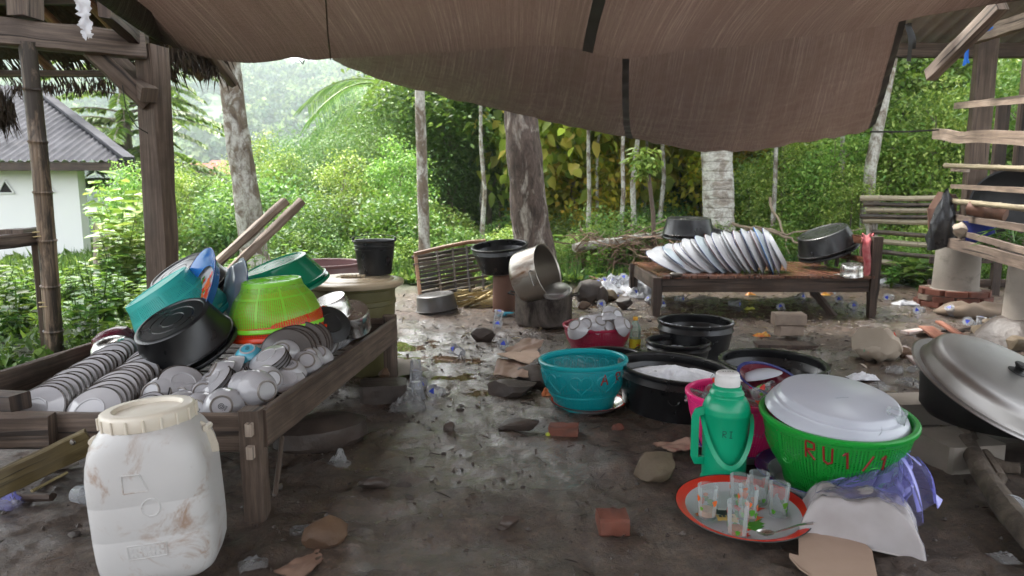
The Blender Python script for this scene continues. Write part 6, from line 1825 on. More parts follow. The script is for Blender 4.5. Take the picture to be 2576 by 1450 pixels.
# bag of sugar
bgl = g(2200, 1392) + V((0, .10, 0)); bgl.z = 0
sb = thing('sugar_bag', 'violet plastic bag of white sugar slumped on the ground', 'bag', bgl)
def pillow(u, v, grow=0.0):
    s_, t_ = 2 * u - 1, 2 * v - 1
    x = .175 * s_ * (1 - .16 * (1 - t_ * t_) * s_ * s_); y = .10 * t_ * (1 - .16 * (1 - s_ * s_) * t_ * t_)
    e = max(0.0, (1 - s_ ** 4) * (1 - t_ ** 4)) ** .42
    z = .135 * e * (1 + .16 * mn.noise(V((s_ * 2.2, t_ * 2.2, 3)))) + .007 * e * mn.fractal(V((s_ * 6, t_ * 6, 1)), .8, 2.0, 3) + .004
    c, sn = math.cos(-.42), math.sin(-.42)
    return V((x * c - y * sn, x * sn + y * c, z + grow))
b = MB(); b.grid(44, 36, lambda u, v: pillow(u, v)); b.grid(8, 8, lambda u, v: V((pillow(u, v).x, pillow(u, v).y, .003))); b.build('sugar', 'sugar', sb, ang=180)
knot = at(2262, 1145, 2.12) - bgl
b = MB(); b.grid(44, 36, lambda u, v: pillow(u, v, .004 + .005 * abs(mn.noise(V((u * 14, v * 14, 7)))))); b.build('film', 'bag_clear', sb, ang=180)
def film(u, v):
    th = u * 2 * math.pi
    a = pillow(.5 + .40 * math.cos(th), .60 + .30 * math.sin(th), .004)
    q = V((knot.x + (.028 + .01 * math.sin(th * 3)) * math.cos(th), knot.y + .02 * math.sin(th), knot.z + .012 * math.sin(th * 2)))
    p = a.lerp(q, v ** .9); w = (1 - v) * v * 4
    p.x += .014 * w * math.sin(th * 7 + v * 6) + .006 * w * math.sin(th * 19); p.y += .012 * w * math.cos(th * 6 + v * 9); p.z -= .015 * w
    return p
b = MB(); b.grid(96, 28, film); b.build('neck', 'bag_violet', sb, ang=180)
fl = at(2325, 1290, 2.02) - bgl
def flap(u, v):
    p = knot.lerp(fl, v) + V((.0, 0, .0)); s = V((.8, .3, .35)).normalized()
    p = p + s * ((u - .5) * (.05 + .11 * v)) + V((.015 * math.sin(u * 14 + v * 5), .025 * math.cos(u * 11), .03 * math.sin(v * 3.1) + .012 * math.sin(u * 17 + v * 8)))
    p.z = max(p.z, .01)
    return p
b = MB(); b.grid(26, 20, flap); b.build('flap', 'bag_violet', sb, ang=180)
b = MB(); b.grid(12, 8, lambda u, v: knot + V(((u - .5) * .06 + .01 * math.sin(v * 9), .012 * math.sin(u * 13), v * .03 + .01 * math.sin(u * 9)))); b.build('gathered_top', 'bag_violet', sb, ang=180)

# hearth with big pot and lid
hp = V((1.98, 2.68, 0))
for k, (dx, dy, sx, sy, sz, rz, lab) in enumerate(((-.24, -.12, .24, .22, .105, .15, 'sooty concrete hearth block under the outer side of the big pot'), (.34, .05, .22, .3, .105, -.3, 'sooty concrete hearth block under the far side of the big pot'), (-.1, .38, .3, .18, .105, .1, 'concrete hearth block behind the big pot'))):
    b = MB(); b.box((0, 0, sz / 2), (sx, sy, sz), ch=.012)
    tag(b.build('hearth_block', 'concrete', loc=hp + V((dx, dy, 0)), rot=rz), lab, 'block')
bpot = thing('big_pot', 'big soot black cooking pot on hearth blocks', 'pot', hp + V((.05, .05, .107)))
b = MB(); b.lathe([(0, 0), (.22, 0), (.27, .015), (.298, .05), (.305, .20), (.318, .203), (.318, .21), (.30, .21), (.29, .05), (0, .012)], 64); b.build('body', 'soot', bpot)
lidt = thing('domed_cover', 'big domed aluminium lid tilted over the soot black pot', 'cover', at(2520, 985, 2.62), axis_rot((.26, -.36, .90)))
b = MB(); b.lathe([(.365, -.004), (.368, .0), (.362, .006), (.335, .004), (.325, .02), (.318, .05), (.305, .075), (.28, .088), (.2, .098), (.1, .104), (0, .106)], 80); b.build('dome', 'alu_lid', lidt)
b = MB(); b.lathe([(0, .145), (.024, .143), (.028, .137), (.018, .125), (.016, .118), (.035, .108), (.037, .103)], 28); b.build('knob', 'soot', lidt); lidt.scale = (.95,) * 3
b = MB(); b.lathe([(.365, -.004), (.33, -.001), (.312, .05), (0, .1)], 64); b.build('inside', 'steel_in', lidt)
# ---------------------------------------------------------------- wet bench on the right with enamel trays
L0, L1, L2 = g(1650, 797), g(2190, 797), g(1627, 747)
BX0, BX1, BY0, BY1, HZ = L0.x, L1.x, L0.y, L2.y, .355
bn = thing('wet_bench', 'low wet wooden bench with a slatted headboard', 'bench', ((BX0 + BX1) / 2, (BY0 + BY1) / 2, 0)); NO = V(bn.location)
def bb_(mb, name, mat='wood_dark', ang=38):
    o = mb.build(name, mat, bn, ang); o.location = -NO; return o
for x, y, top in ((BX0, BY0, HZ - .02), (BX1, BY0, .68), (BX0, BY1, HZ - .02), (BX1, BY1, .68)):
    b = MB(); n = 8
    b.sweep([V((x, y, -.03 + (top + .03) * i / n)) for i in range(n + 1)], [(.038, -.038), (.038, .038), (-.038, .038), (-.038, -.038)], [.62 if i == 0 else (.8 if i < 3 else 1) for i in range(n + 1)], up=V((0, 1, 0)), jit=.002, seed=int(x * 10)); bb_(b, 'leg')
for a, c in (((BX0, BY0 + .01), (BX1, BY0 + .01)), ((BX0, BY1), (BX1, BY1)), ((BX0 + .01, BY0), (BX0 + .01, BY1)), ((BX1, BY0), (BX1, BY1))):
    b = MB(); b.beam(V((*a, HZ - .085)), V((*c, HZ - .085)), .03, .12, n=10, jit=.002, seed=3); bb_(b, 'apron')
rnd = random.Random(2)
x = BX0 + .03; k = 0
while x < BX1 - .02:
    w = rnd.uniform(.15, .24); w = min(w, BX1 - .01 - x)
    b = MB(); sk = .02 * math.sin(k); b.beam(V((x + w / 2, BY0 - .035 - .03 * rnd.random(), HZ - .012)), V((x + w / 2 - .05, BY1 + .02, HZ - .012)), w - .008, .022, n=8, jit=.0015, seed=k + 1); bb_(b, 'plank', 'wood_wet')
    x += w; k += 1
for z, h in ((.64, .075), (.47, .05)):
    b = MB(); b.beam(V((BX1, BY0, z)), V((BX1, BY1, z)), .035, h, n=6, jit=.002, seed=5); bb_(b, 'headboard_rail', 'wood_wet')
for j in range(4):
    y = lerp(BY0, BY1, (j + 1) / 5); b = MB(); b.beam(V((BX1, y, HZ)), V((BX1, y, .62)), .03, .03, n=4, jit=.001, seed=j + 1); bb_(b, 'headboard_slat', 'wood_dark')
b = MB(); b.beam(V((BX1 - .42, BY0 + .35, HZ - .1)), V((BX1 - .25, BY0 + .1, -.03)), .05, .05, n=6, jit=.004, seed=4); bb_(b, 'prop', 'wood_dark')

# trays drying in a slanted row
cols = [('enamel_white', 'enamel_navy'), ('enamel_white', 'enamel_pale'), ('enamel_pale', 'enamel_navy'), ('enamel_white', 'enamel_white'), ('enamel_white', 'maroon'), ('enamel_pale', 'enamel_blue')]
protos = {}
def tray_proto(o_, r_):
    Rr, h = .215, .04
    t_ = thing('enamel_tray', 'tray', 'tray', group='enamel trays drying on the bench')
    b = MB(); b.lathe([(0, 0), (Rr * .74, 0), (Rr * .77, .004), (Rr * .93, h * .7), (Rr * .955, h * .75), (Rr - .003, h)], 48); b.build('underside', o_, t_)
    b = MB(); b.lathe([(0, .003), (Rr * .74, .003), (Rr * .93, h * .75), (Rr - .004, h)], 48); b.build('inside', 'enamel_white', t_)
    b = MB(); b.lathe([(Rr + .003 * math.cos(a) - .002, h + .003 * math.sin(a)) for a in [i * math.pi / 3 for i in range(7)]], 48); b.build('edge_bead', r_, t_)
    return Proto(t_)
names = {'enamel_navy': 'navy edged', 'enamel_pale': 'pale edged', 'enamel_white': 'plain white', 'maroon': 'maroon edged', 'enamel_blue': 'blue edged'}
for i, c in enumerate(cols): protos[i] = tray_proto(*c)
NT_ = 30
for i in range(NT_):
    t_ = i / (NT_ - 1)
    k = [0, 3, 1, 3, 2, 1, 4, 3][i % 8] if i < 20 else [0, 4, 2, 1, 0, 4, 5, 3, 0, 1][i - 20]
    P_ = at(lerp(1684, 1958, t_), lerp(676, 664, t_), lerp(6.1, 5.95, t_)); 
    el = lerp(.92, .36, min(1, t_ * 1.5)); 
    d = V((math.cos(el) * .0 + lerp(.35, .86, min(1, t_ * 1.3)), -.33, lerp(.9, .45, min(1, t_ * 1.3)))).normalized()
    R_ = .215; zc = HZ + R_ * math.sqrt(max(0, 1 - d.z ** 2)) + .01 + .02 * math.sin(i * 1.7) * 0
    P_.z = zc
    sc = [1.0, .93, 1.03, .88, .98, 1.05, .9][i % 7]
    d = (d + V((.06 * math.sin(i * 2.3), .07 * math.cos(i * 1.7), .05 * math.sin(i * 3.1)))).normalized()
    protos[k].put(P_, axis_rot(-d, i * 1.3), sc, label='drying enamel tray, ' + names[cols[k][1]] + ' with ' + {'enamel_white': 'white', 'enamel_pale': 'pale blue'}[cols[k][0]] + ' underside, in the slanted row')
for i, c in enumerate(cols):
    if not protos[i].used: bpy.data.objects.remove(protos[i].o)
tub('bench_basin', 'black basin turned over behind the drying trays', .255, .215, .20, V((at(1730, 560, 6.75).x, 6.72, .80)), axis_rot(-V((.0, -.05, 1))), cat='basin')
tub('low_basin', 'black basin lying low behind the drying trays', .22, .18, .13, V((at(1830, 600, 6.8).x, 6.8, .66)), axis_rot(-V((.25, 0, .96))), cat='basin')
tub('leaning_basin', 'black basin leaning against the bench headboard', .265, .22, .21, at(2068, 582, 6.25) , axis_rot(-V((-.36, -.05, .92))), cat='basin')
pot('bench_pot', 'small sooty aluminium pot turned over on the bench', .088, .10, g(2158, 668, HZ + .1) + V((0, .1, 0)), axis_rot((.08, .1, -1), 1.0), 'alu')
b = MB()
def towel(u, v):
    p = V((BX1, BY0, .69)); s = (v - .35)
    return V((BX1 - .05 + .1 * u + .012 * math.sin(v * 9), BY0 + .12 - .045 * (1 if v > .4 else 0) - .05 + .02 * math.sin(u * 9), .70 - max(0, v - .3) * .5 + .012 * math.sin(u * 14) + (.0 if v > .3 else -.25 * (.3 - v))))
b.grid(14, 22, towel)
tag(b.build('red_cloth', 'cloth_red', loc=V((-.05, -.02, .005)), ang=180), 'red patterned cloth hanging over the bench headboard', 'cloth')
sp2 = thing('bench_spoon', 'metal spoon lying on the wet bench planks', 'spoon', g(2105, 692, HZ + .008))
b = MB(); b.lathe([(0, .0), (.014, .002), (.02, .006)], 16, lambda r, z, th: (r * 1.4 * math.cos(th), r * math.sin(th), z)); b.build('bowl', 'alu', sp2)
b = MB(); b.beam((.02, 0, .006), (.14, -.05, .008), .008, .003); b.build('handle', 'alu', sp2)
tag(obj('steel_wool', rock_mesh('steel_wool', 'metal_handle', 9, (.07, .03, .02), amp=.7), None, g(1702, 692, HZ + .015)), 'crumpled steel scourer on the bench edge', 'scourer')

# ---------------------------------------------------------------- stones, bricks, boards
def stone(px, py, s, label, mat='stone_mud', seed=1, rz=0.0, sink=.3, cat='stone', amp=.35, Yo=0.0):
    p = g(px, py); p.z = s[2] * (1 - sink); p.y += s[1] * .5 + Yo
    return tag(obj('stone', rock_mesh('stone', mat, seed, s, amp=amp), None, p, rz), label, cat)
stone(1648, 1210, (.095, .07, .06), 'angular brown green stone near the thermos', 'stone', 3, .3, .15)
stone(822, 1392, (.075, .05, .055), 'pointed brown stone near the drum', 'stone_brown', 4, .5, .2)
stone(945, 1235, (.06, .04, .03), 'low muddy stone beside a plastic strip', 'stone_mud', 5, .2)
stone(1275, 1332, (.045, .03, .025), 'small muddy stone in the open mud', 'stone_mud', 6)
stone(1130, 1090, (.03, .025, .03), 'small dark clod in the wet mud', 'stone_mud', 7)
stone(1310, 1085, (.10, .05, .03), 'mud covered stone near the broken brick', 'stone_mud', 8)
stone(1215, 862, (.10, .07, .06), 'brown stone wrapped in wet cardboard by the cups', 'stone_mud', 9)
stone(1480, 762, (.17, .11, .13), 'biggest dark boulder behind the sooty pot', 'stone_mud', 11)
stone(1512, 762, (.10, .09, .11), 'dark boulder between the big one and the small one', 'stone_mud', 12, .8)
stone(1535, 758, (.11, .08, .08), 'paler cracked boulder before the litter heap', 'stone', 13, .3)
stone(1575, 778, (.09, .07, .07), 'squarish dark stone near the bench leg', 'stone_mud', 14, .2)
stone(1470, 778, (.07, .05, .04), 'reddish stone fragment at the foot of the boulders', 'stone_brown', 15)
stone(1290, 1000, (.15, .09, .055), 'dark stone slab under the wet cardboard', 'stone_mud', 16)
stone(1340, 975, (.12, .09, .07), 'dark stone behind the folded cardboard', 'stone_mud', 17)
stone(700, 1235, (.02, .02, .018), 'little pebble behind the near bed leg', 'stone_mud', 18)
stone(968, 985, (.04, .035, .03), 'small stone resting on the block by the bed leg', 'stone_brown', 19, 0, -2.2)
stone(2285, 905, (.05, .04, .05), 'brown stone beside the rolled sack', 'stone_brown', 20)
stone(1555, 1090, (.03, .02, .025), 'small reddish stone at the foot of the sudsy tub', 'brick', 21)
b = MB(); b.box((0, 0, .045), (.23, .16, .11), ch=.02); tag(b.build('footing_block', 'stone_mud', loc=g(958, 1022) + V((0, .08, 0)), rot=.15), 'muddy block propping the far bed leg', 'block')
b = MB(); b.lathe([(0, 0), (.10, 0), (.12, .03), (.115, .09), (.07, .12), (0, .125)], 14, lambda r, z, th: (r * 1.7 * math.cos(th), r * math.sin(th), z)); tag(b.build('curved_slab', 'stone_mud', loc=g(790, 1140) + V((0, .12, -.01)), rot=.6), 'curved muddy slab under the side rail of the bed', 'slab')
def brick(px, py, s, label, mat='brick', rz=0.0, z=0.0):
    b = MB(); b.beam((-s[0] / 2, 0, s[2] / 2), (s[0] / 2, 0, s[2] / 2), s[1], s[2], n=5, jit=.003, seed=int(px), ch=.008)
    p = g(px, py); p.y += s[1] / 2; p.z = z
    return tag(b.build('brick', mat, loc=p, rot=rz), label, 'brick')
brick(1546, 1352, (.092, .09, .055), 'red brick half lying in the open mud', rz=.05)
brick(1420, 1103, (.125, .08, .045), 'broken muddy brick before the teal basket', 'brick', -.15)
brick(1990, 856, (.17, .1, .075), 'lower brick of the pair on the flat board', 'brick_pale', .1, .025)
brick(1990, 856, (.21, .13, .085), 'upper brick of the pair on the flat board', 'brick_pale', -.1, .10)
brick(1850, 955, (.10, .08, .04), 'small reddish brick behind the wide water tub', 'brick', .2)
b = MB(); b.box((0, 0, .012), (.40, .13, .024), ch=.003); tag(b.build('flat_board', 'wood_dark', loc=g(1988, 880) + V((0, .09, 0)), rot=-.06), 'flat wet board on the mud under the two bricks', 'board')
# painted boards lying right of the sack
for k, (a, c, w, m, lab) in enumerate((((2262, 880), (2400, 985), .09, 'board_white', 'white painted board lying between the sack and the big pot'), ((2275, 848), (2340, 838), .07, 'board_white', 'short pale board lying across the long boards'), ((2328, 838), (2420, 905), .10, 'wood_red', 'red painted board lying beside the white one'), ((2360, 828), (2440, 880), .05, 'wood_red', 'narrow red batten on top of the painted boards'))):
    A, B = g(*a), g(*c); b = MB(); z = .02 + .012 * k
    b.beam(V((A.x, A.y, z)), V((B.x, B.y, z)), w, .02, n=6, jit=.0015, seed=k + 3); tag(b.build('painted_board', m), lab, 'board')
b = MB(); b.beam(g(2385, 840) + V((0, 0, .02)), g(2520, 822) + V((0, 0, .02)), .04, .03, n=5, jit=.003, seed=8); tag(b.build('dark_batten', 'wood_dark'), 'dark batten lying before the stone footed pillar', 'batten')
# rolled sack
sk = g(2232, 916) + V((0, .12, 0)); sk.z = 0
sck = thing('rolled_sack', 'rolled cream sack with faint coloured stripes on the mud', 'sack', sk, .3)
b = MB(); b.lathe([(0, 0), (.10, .01), (.145, .05), (.15, .10), (.125, .15), (.08, .175), (.04, .165), (0, .15)], 40, lambda r, z, th: (r * math.cos(th) * (1 + .10 * mn.noise(V((math.cos(th) * 2, math.sin(th) * 2, z * 12)))), r * .85 * math.sin(th) * (1 + .12 * mn.noise(V((math.cos(th) * 2, math.sin(th) * 2, z * 9 + 4)))), z * (1 + .12 * math.sin(th * 3)) + .012 * math.sin(th * 7 + z * 40)))
b.build('body', 'sack', sck, ang=180)
b = MB(); b.grid(24, 8, lambda u, v: V(((.15 + .015 * math.sin(u * 9)) * math.cos(2.2 + u * 2.9), (.13 + .015 * v) * math.sin(2.2 + u * 2.9), .07 + .16 * v * math.sin(u * 3.14) + .012 * math.sin(u * 23)))); b.build('fold', 'sack', sck, ang=180)
for k, (m, a) in enumerate((('print_red', 3.6), ('thermos_green', 3.4), ('print_red', 5.6), ('thermos_green', 1.2))):
    b = MB(); b.grid(8, 1, lambda u, v: V(((.148 - .06 * u) * math.cos(a + .1 * u), (.128 - .05 * u) * math.sin(a + .1 * u), .06 + .11 * u + .014 * v))); b.build('stripe', m, sck)
# netting bundle by the pillar
nb = g(2450, 800) + V((.05, .1, 0))
b = MB(); b.lathe([(0, 0), (.14, .0), (.17, .04), (.13, .085), (.06, .10), (0, .09)], 30, lambda r, z, th: (r * 1.9 * math.cos(th), r * math.sin(th) * (1 + .15 * math.sin(th * 5)), z * (1 + .25 * math.sin(th * 3 + r * 14))))
tag(b.build('netting_bundle', 'netting', loc=nb, ang=180), 'brown netting bundle lying beside the brick based pillar', 'netting')

# ---------------------------------------------------------------- cardboard, films, cups and other litter
def sheet(name, pts, z, mat, label, cat, seed=1, amp=.006, n=14, thick=True):
    P = [g(*p) for p in pts]
    def fn(u, v):
        p = P[0].lerp(P[1], u).lerp(P[3].lerp(P[2], u), v); e = .02 * mn.noise(V((u * 4, v * 4, seed)))
        p.x += e * (u in (0, 1)); p.y += e * (v in (0, 1))
        p.z = z + amp * (1 + mn.noise(V((u * 3, v * 3, seed * 2)))) + amp * .5 * mn.noise(V((u * 9, v * 9, seed)))
        return p
    b = MB(); b.grid(n, n, fn); b.grid(n, n, lambda u, v: fn(u, v) - V((0, 0, .004)))
    return tag(b.build(name, mat, ang=60), label, cat)
cb = thing('torn_cardboard', 'torn pale cardboard lying in front of the sugar bag', 'cardboard')
cpts = [(2003, 1353), (2080, 1352), (2160, 1368), (2192, 1400), (2205, 1475), (2060, 1480), (2010, 1445), (1985, 1425), (1984, 1408), (2008, 1412), (2008, 1385)]
b = MB(); b.poly([g(*p) + V((0, 0, .022 + .006 * math.sin(k * 2))) for k, p in enumerate(cpts)], .004); b.build('board', 'cardboard', cb)
sheet('cardboard_scrap', [(690, 1450), (800, 1395), (815, 1420), (750, 1480)], .012, 'cardboard_wet', 'brown cardboard scrap beside the pointed stone', 'cardboard', 2)
sheet('cardboard_scrap', [(1640, 1135), (1740, 1120), (1775, 1145), (1690, 1155)], .02, 'cardboard', 'curled cardboard flap lying before the pink basket', 'cardboard', 3, .012)
sheet('folded_cardboard', [(1245, 935), (1345, 925), (1360, 940), (1330, 965)], .10, 'cardboard', 'folded pale cardboard lying over dark stones', 'cardboard', 4, .01)
sheet('wet_cardboard', [(1240, 985), (1330, 990), (1325, 940), (1250, 940)], .075, 'cardboard_wet', 'sodden brown cardboard under the folded pale piece', 'cardboard', 5, .014)
sheet('wet_cardboard', [(1270, 925), (1350, 930), (1370, 895), (1320, 890)], .09, 'cardboard_wet', 'curled wet cardboard behind the folded pale piece', 'cardboard', 6, .016)
sheet('pale_slab', [(985, 965), (1078, 945), (1040, 920), (990, 912)], .03, 'concrete', 'pale wet slab lying at the foot of the barrel', 'slab', 7, .004)
def filmy(px, py, w, d, h, label, mat='film_clear', seed=1, name='plastic_film', rz=0.0, cat='plastic'):
    p = g(px, py); p.z = .004; p.y += d * .5
    b = MB()
    def fn(u, v):
        x = (u - .5) * w; y = (v - .5) * d; e = max(0, 1 - (2 * u - 1) ** 2) * max(0, 1 - (2 * v - 1) ** 2)
        nn = mn.fractal(V((u * 3 + seed, v * 3, seed * 1.7)), .8, 2.0, 4)
        return V((x + .02 * w * nn * 3, y + .12 * d * mn.noise(V((u * 5, v * 5, seed + 9))), max(.002, h * e ** .7 * min(1.0, .5 + .45 * nn + .35 * abs(mn.noise(V((u * 6, v * 6, seed * 3))))))))
    b.grid(22, 18, fn)
    return tag(b.build(name, mat, loc=p, rot=rz, ang=40), label, cat)
filmy(1020, 1040, .17, .12, .11, 'crumpled clear plastic bag at the wet edge of the yard', seed=3)
filmy(848, 1182, .09, .07, .07, 'crumpled clear wrapper beside the side rail', seed=4)
filmy(750, 1352, .08, .06, .03, 'clear plastic wrapper above the pointed stone', seed=5, rz=.3)
filmy(627, 1440, .08, .06, .03, 'clear plastic wrapper beside the near bed leg', seed=6, rz=.4)
filmy(880, 1265, .10, .018, .014, 'narrow clear plastic strip touching the low stone', seed=7, rz=.35)
filmy(2545, 1425, .07, .06, .03, 'crumpled clear wrapper beside the long firewood log', seed=8)
filmy(1245, 955, .10, .04, .035, 'rolled clear plastic beside the folded cardboard', seed=9, rz=.5)
filmy(1385, 960, .05, .02, .04, 'clear plastic shard standing in the mud', seed=10)
for k, (px, py) in enumerate(((2180, 960), (2260, 940), (2300, 975), (2330, 940), (2220, 985))):
    filmy(px, py, .16, .09, .05, ['cream plastic bag flattened behind the green basket', 'clear food wrapper near the rolled sack', 'clear plastic box scrap behind the big pot', 'upright clear packet beside the painted boards', 'small clear wrapper behind the white basin'][k], 'film_clear' if k else 'litter_white', 20 + k, rz=k)
for k, (px, py, w) in enumerate(((1790, 935, .16), (1830, 945, .13), (1690, 945, .2), (1632, 905, .12), (1870, 925, .08), (1600, 925, .14))):
    filmy(px, py, w, .07, .035, ['white film scrap behind the wide water tub', 'crumpled white wrapper near the small brick', 'white film spread at the foot of the small sudsy tub', 'white scrap beside the oil bottle', 'grey wrapper beyond the wide water tub', 'wet white film between the tubs'][k], 'litter_white', 40 + k, rz=k * .7)

# water cups
def cup_proto():
    t_ = thing('plastic_cup', '', 'cup')
    b = MB(); b.lathe([(0, .004), (.024, .004), (.026, 0), (.028, .003), (.0295, .04), (.031, .042), (.031, .048), (.030, .05), (.034, .088), (.037, .090), (.038, .094)], 28); b.build('wall', 'cup_clear', t_)
    b = MB(); b.lathe([(.038, .094), (.030, .0945), (0, .0955)], 28); ld = b.build('lid', 'cup_clear', t_)
    b = MB()
    b.poly([(.021 * math.cos(a + .0) * (1.0 if j % 3 == 0 else .58), .021 * math.sin(a) * (1.0 if j % 3 == 0 else .58), .0968) for j, a in enumerate([math.pi / 2 + i * 2 * math.pi / 9 for i in range(9)])]); b.build('blue_print', 'blue_print', ld)
    return Proto(t_)
CUP = cup_proto()
cups = [(1250, 832, (.1, -.6, .8), 'standing with its blue lid towards the sooty pot'), (1250, 815, (.2, -.2, 1), 'upright beside the blue discs near the sooty pot'), (1266, 882, (.0, -.85, .5), 'lying with lid forward in front of the sooty pot'), (1152, 896, (-.5, -.5, .4), 'crushed on the puddled mud'), (1058, 985, (.1, -.8, .4), 'with blue lid beside the clear plastic bag'), (1044, 950, (.05, -.1, -1), 'upturned on the wet mud at the barrel'), (1040, 980, (.1, .2, 1), 'open and standing at the barrel foot'), (1099, 1003, (-.4, -.7, .3), 'dented with blue lid before the puddles'), (1046, 1008, (.1, 0, -1), 'upturned behind the clear plastic bag'),
        (1710, 760, (.6, -.7, .1), 'lying under the outer end of the bench'), (1848, 774, (.7, -.6, .1), 'lying under the middle of the bench'), (1970, 785, (-.4, -.4, .5), 'empty behind the two bricks'), (2014, 755, (.3, -.9, .3), 'behind the bench prop'), (2116, 765, (-.5, -.6, .5), 'on its side under the headboard'), (2146, 778, (-.1, -.9, .25), 'with blue lid showing by the headboard leg'), (2242, 757, (-.8, -.5, .1), 'lying out past the headboard leg'), (1661, 775, (.5, -.6, .4), 'behind the outer bench leg'), (1640, 765, (-.6, -.2, .6), 'tipped at the outer bench leg'), (1512, 777, (.0, -.9, .4), 'with blue lid before the boulders'),
        (2318, 790, (-.8, -.5, .15), 'crushed before the brick based pillar'), (2400, 800, (-.5, -.3, .8), 'tilted by the netting bundle'), (2445, 822, (-.7, -.5, .3), 'with blue lid near the stone footed pillar'), (2470, 828, (.1, 0, 1), 'standing tall beside the stone footed pillar'), (2500, 818, (.7, -.5, .4), 'tipped against the stone footed pillar'), (2552, 1318, (-.2, -.7, .75), 'with blue lid beside the long firewood log'), (205, 1275, (.9, -.3, .1), 'grey and muddy behind the white drum'), (2090, 745, (.5, -.5, .6), 'half sunk behind the bench')]
for px, py, d, txt in cups:
    p = g(px, py); d = V(d).normalized()
    lift = .032 * math.sqrt(max(0, 1 - d.z * d.z)) + (.095 * -min(0, d.z))
    CUP.put(p + V((0, .03, lift - .004)) - d * (.045 if abs(d.z) < .8 else 0), axis_rot(d, len(txt)), rn.uniform(.95, 1.1), label='clear plastic water cup ' + txt)
for k in range(26):
    a = rn.uniform(0, 6.28); rr = rn.random() ** .7
    p = g(1568 + 70 * rr * math.cos(a), 738 + 20 * rr * math.sin(a)) + V((0, .15, .03 + .09 * (1 - rr)))
    CUP.put(p, axis_rot((rn.uniform(-1, 1), rn.uniform(-1, .6), rn.uniform(-.4, .8)), rn.uniform(0, 6)), rn.uniform(1.0, 1.2), label='clear plastic water cup thrown on the litter heap by the boulders', group='cups on the litter heap')
for k, (px, py) in enumerate(((1545, 725), (1600, 735), (1640, 748), (1575, 708), (1620, 752), (1530, 745))):
    filmy(px, py, .34, .22, .19, ['white plastic bag topmost on the litter heap', 'crumpled white bag at the bench side of the litter heap', 'white plastic scrap under the outer bench end', 'puffed white bag at the back of the litter heap', 'flat white wrapper before the outer bench leg', 'white wrapper tucked beside the boulders'][k] , 'litter_white', 60 + k, name='litter_bag', rz=k * .8)
for k, (px, py) in enumerate(((2250, 722), (2285, 770), (2345, 765), (2235, 715))):
    filmy(px, py, .22, .12, .07, ['clear plastic heap at the foot of the bamboo fence', 'white wrapper between fence and pillar', 'crumpled clear wrap before the pillar bricks', 'white film at the fence bottom'][k], 'litter_white' if k % 2 else 'film_clear', 70 + k, name='litter_film')
b = MB()
for k in range(3): b.lathe([(.012, .001 * k), (.045, .002 + .001 * k), (.045, .004 + .001 * k), (.012, .003 + .001 * k)], 24, M=Matrix.Translation((.03 * k, .02 * (k % 2), .01 * k)))
tag(b.build('blue_discs', 'ceramic_blue', loc=g(1262, 800) + V((0, .05, .01))), 'pale blue plastic discs lying near the reddish block', 'discs')
crock(me_dishw, g(1226, 765) + V((0, .1, .02)), (.1, -.6, .75), 'white plate leaning on straw beside the reddish block', 'plate', None, .9)
# straw by the rack
rng = np.random.default_rng(6); n = 160
P = np.array([tuple(g(1190, 772) + V((rng.uniform(-.3, .28), rng.uniform(-.1, .25), rng.uniform(.01, .14)))) for _ in range(n)])
D = np.stack([np.ones(n) + rng.normal(size=n) * .2, .3 * rng.normal(size=n), .25 + .2 * rng.normal(size=n)], 1)
tag(obj('straw_heap', leaf_mesh('straw_heap', P - D / np.linalg.norm(D, axis=1, keepdims=True) * .15, D, rdir(n, rng), rng.uniform(.2, .4, n), .012, 'straw')), 'yellow straw heap at the foot of the bamboo rack', 'straw', kind='stuff')
# wrapper, peels, dry leaves
for k, (px, py, w, m, lab) in enumerate(((1918, 850, .12, 'wrap_yellow', 'yellow food wrapper lying near the scratched tub'), (1890, 745, .1, 'wrap_yellow', 'orange striped packet far behind the bench prop'), (1890, 782, .1, 'peel', 'curled yellow leaf under the bench'), (1375, 1000, .05, 'litter_orange', 'orange peel beside the teal basket'), (2085, 745, .14, 'wrap_yellow', 'red and yellow packet behind the bench prop'))):
    filmy(px, py, w, .06, .05, lab, m, 80 + k, name='wrapper', cat='wrapper')
b = MB(); b.lathe([(0, -.012), (.008, -.01), (.011, 0), (.008, .01), (0, .013)], 14); tag(b.build('small_lime', 'peel', loc=g(1378, 1100) + V((0, 0, .012)), rot=(1.5, .3, 0)), 'little green lime beside the broken brick', 'lime')
filmy(-15, 1290, .12, .08, .10, 'violet plastic bag scrap under the bed end', 'bag_violet', 90)
for k, (a, c, r, m, lab) in enumerate((((60, 1262), (135, 1268), .016, 'wood_dark', 'short dark wood stub under the bed'), ((80, 1240), (170, 1200), .006, 'straw', 'thin pale stick under the bed'), ((100, 1200), (200, 1175), .012, 'concrete', 'pale chip lying under the bed'))):
    b = MB(); b.tube([g(*a) + V((0, 0, r)), g(*c) + V((0, 0, r + .01))], r, 8, jit=r * .15, seed=k + 1); tag(b.build('wood_scrap', m), lab, 'scrap')

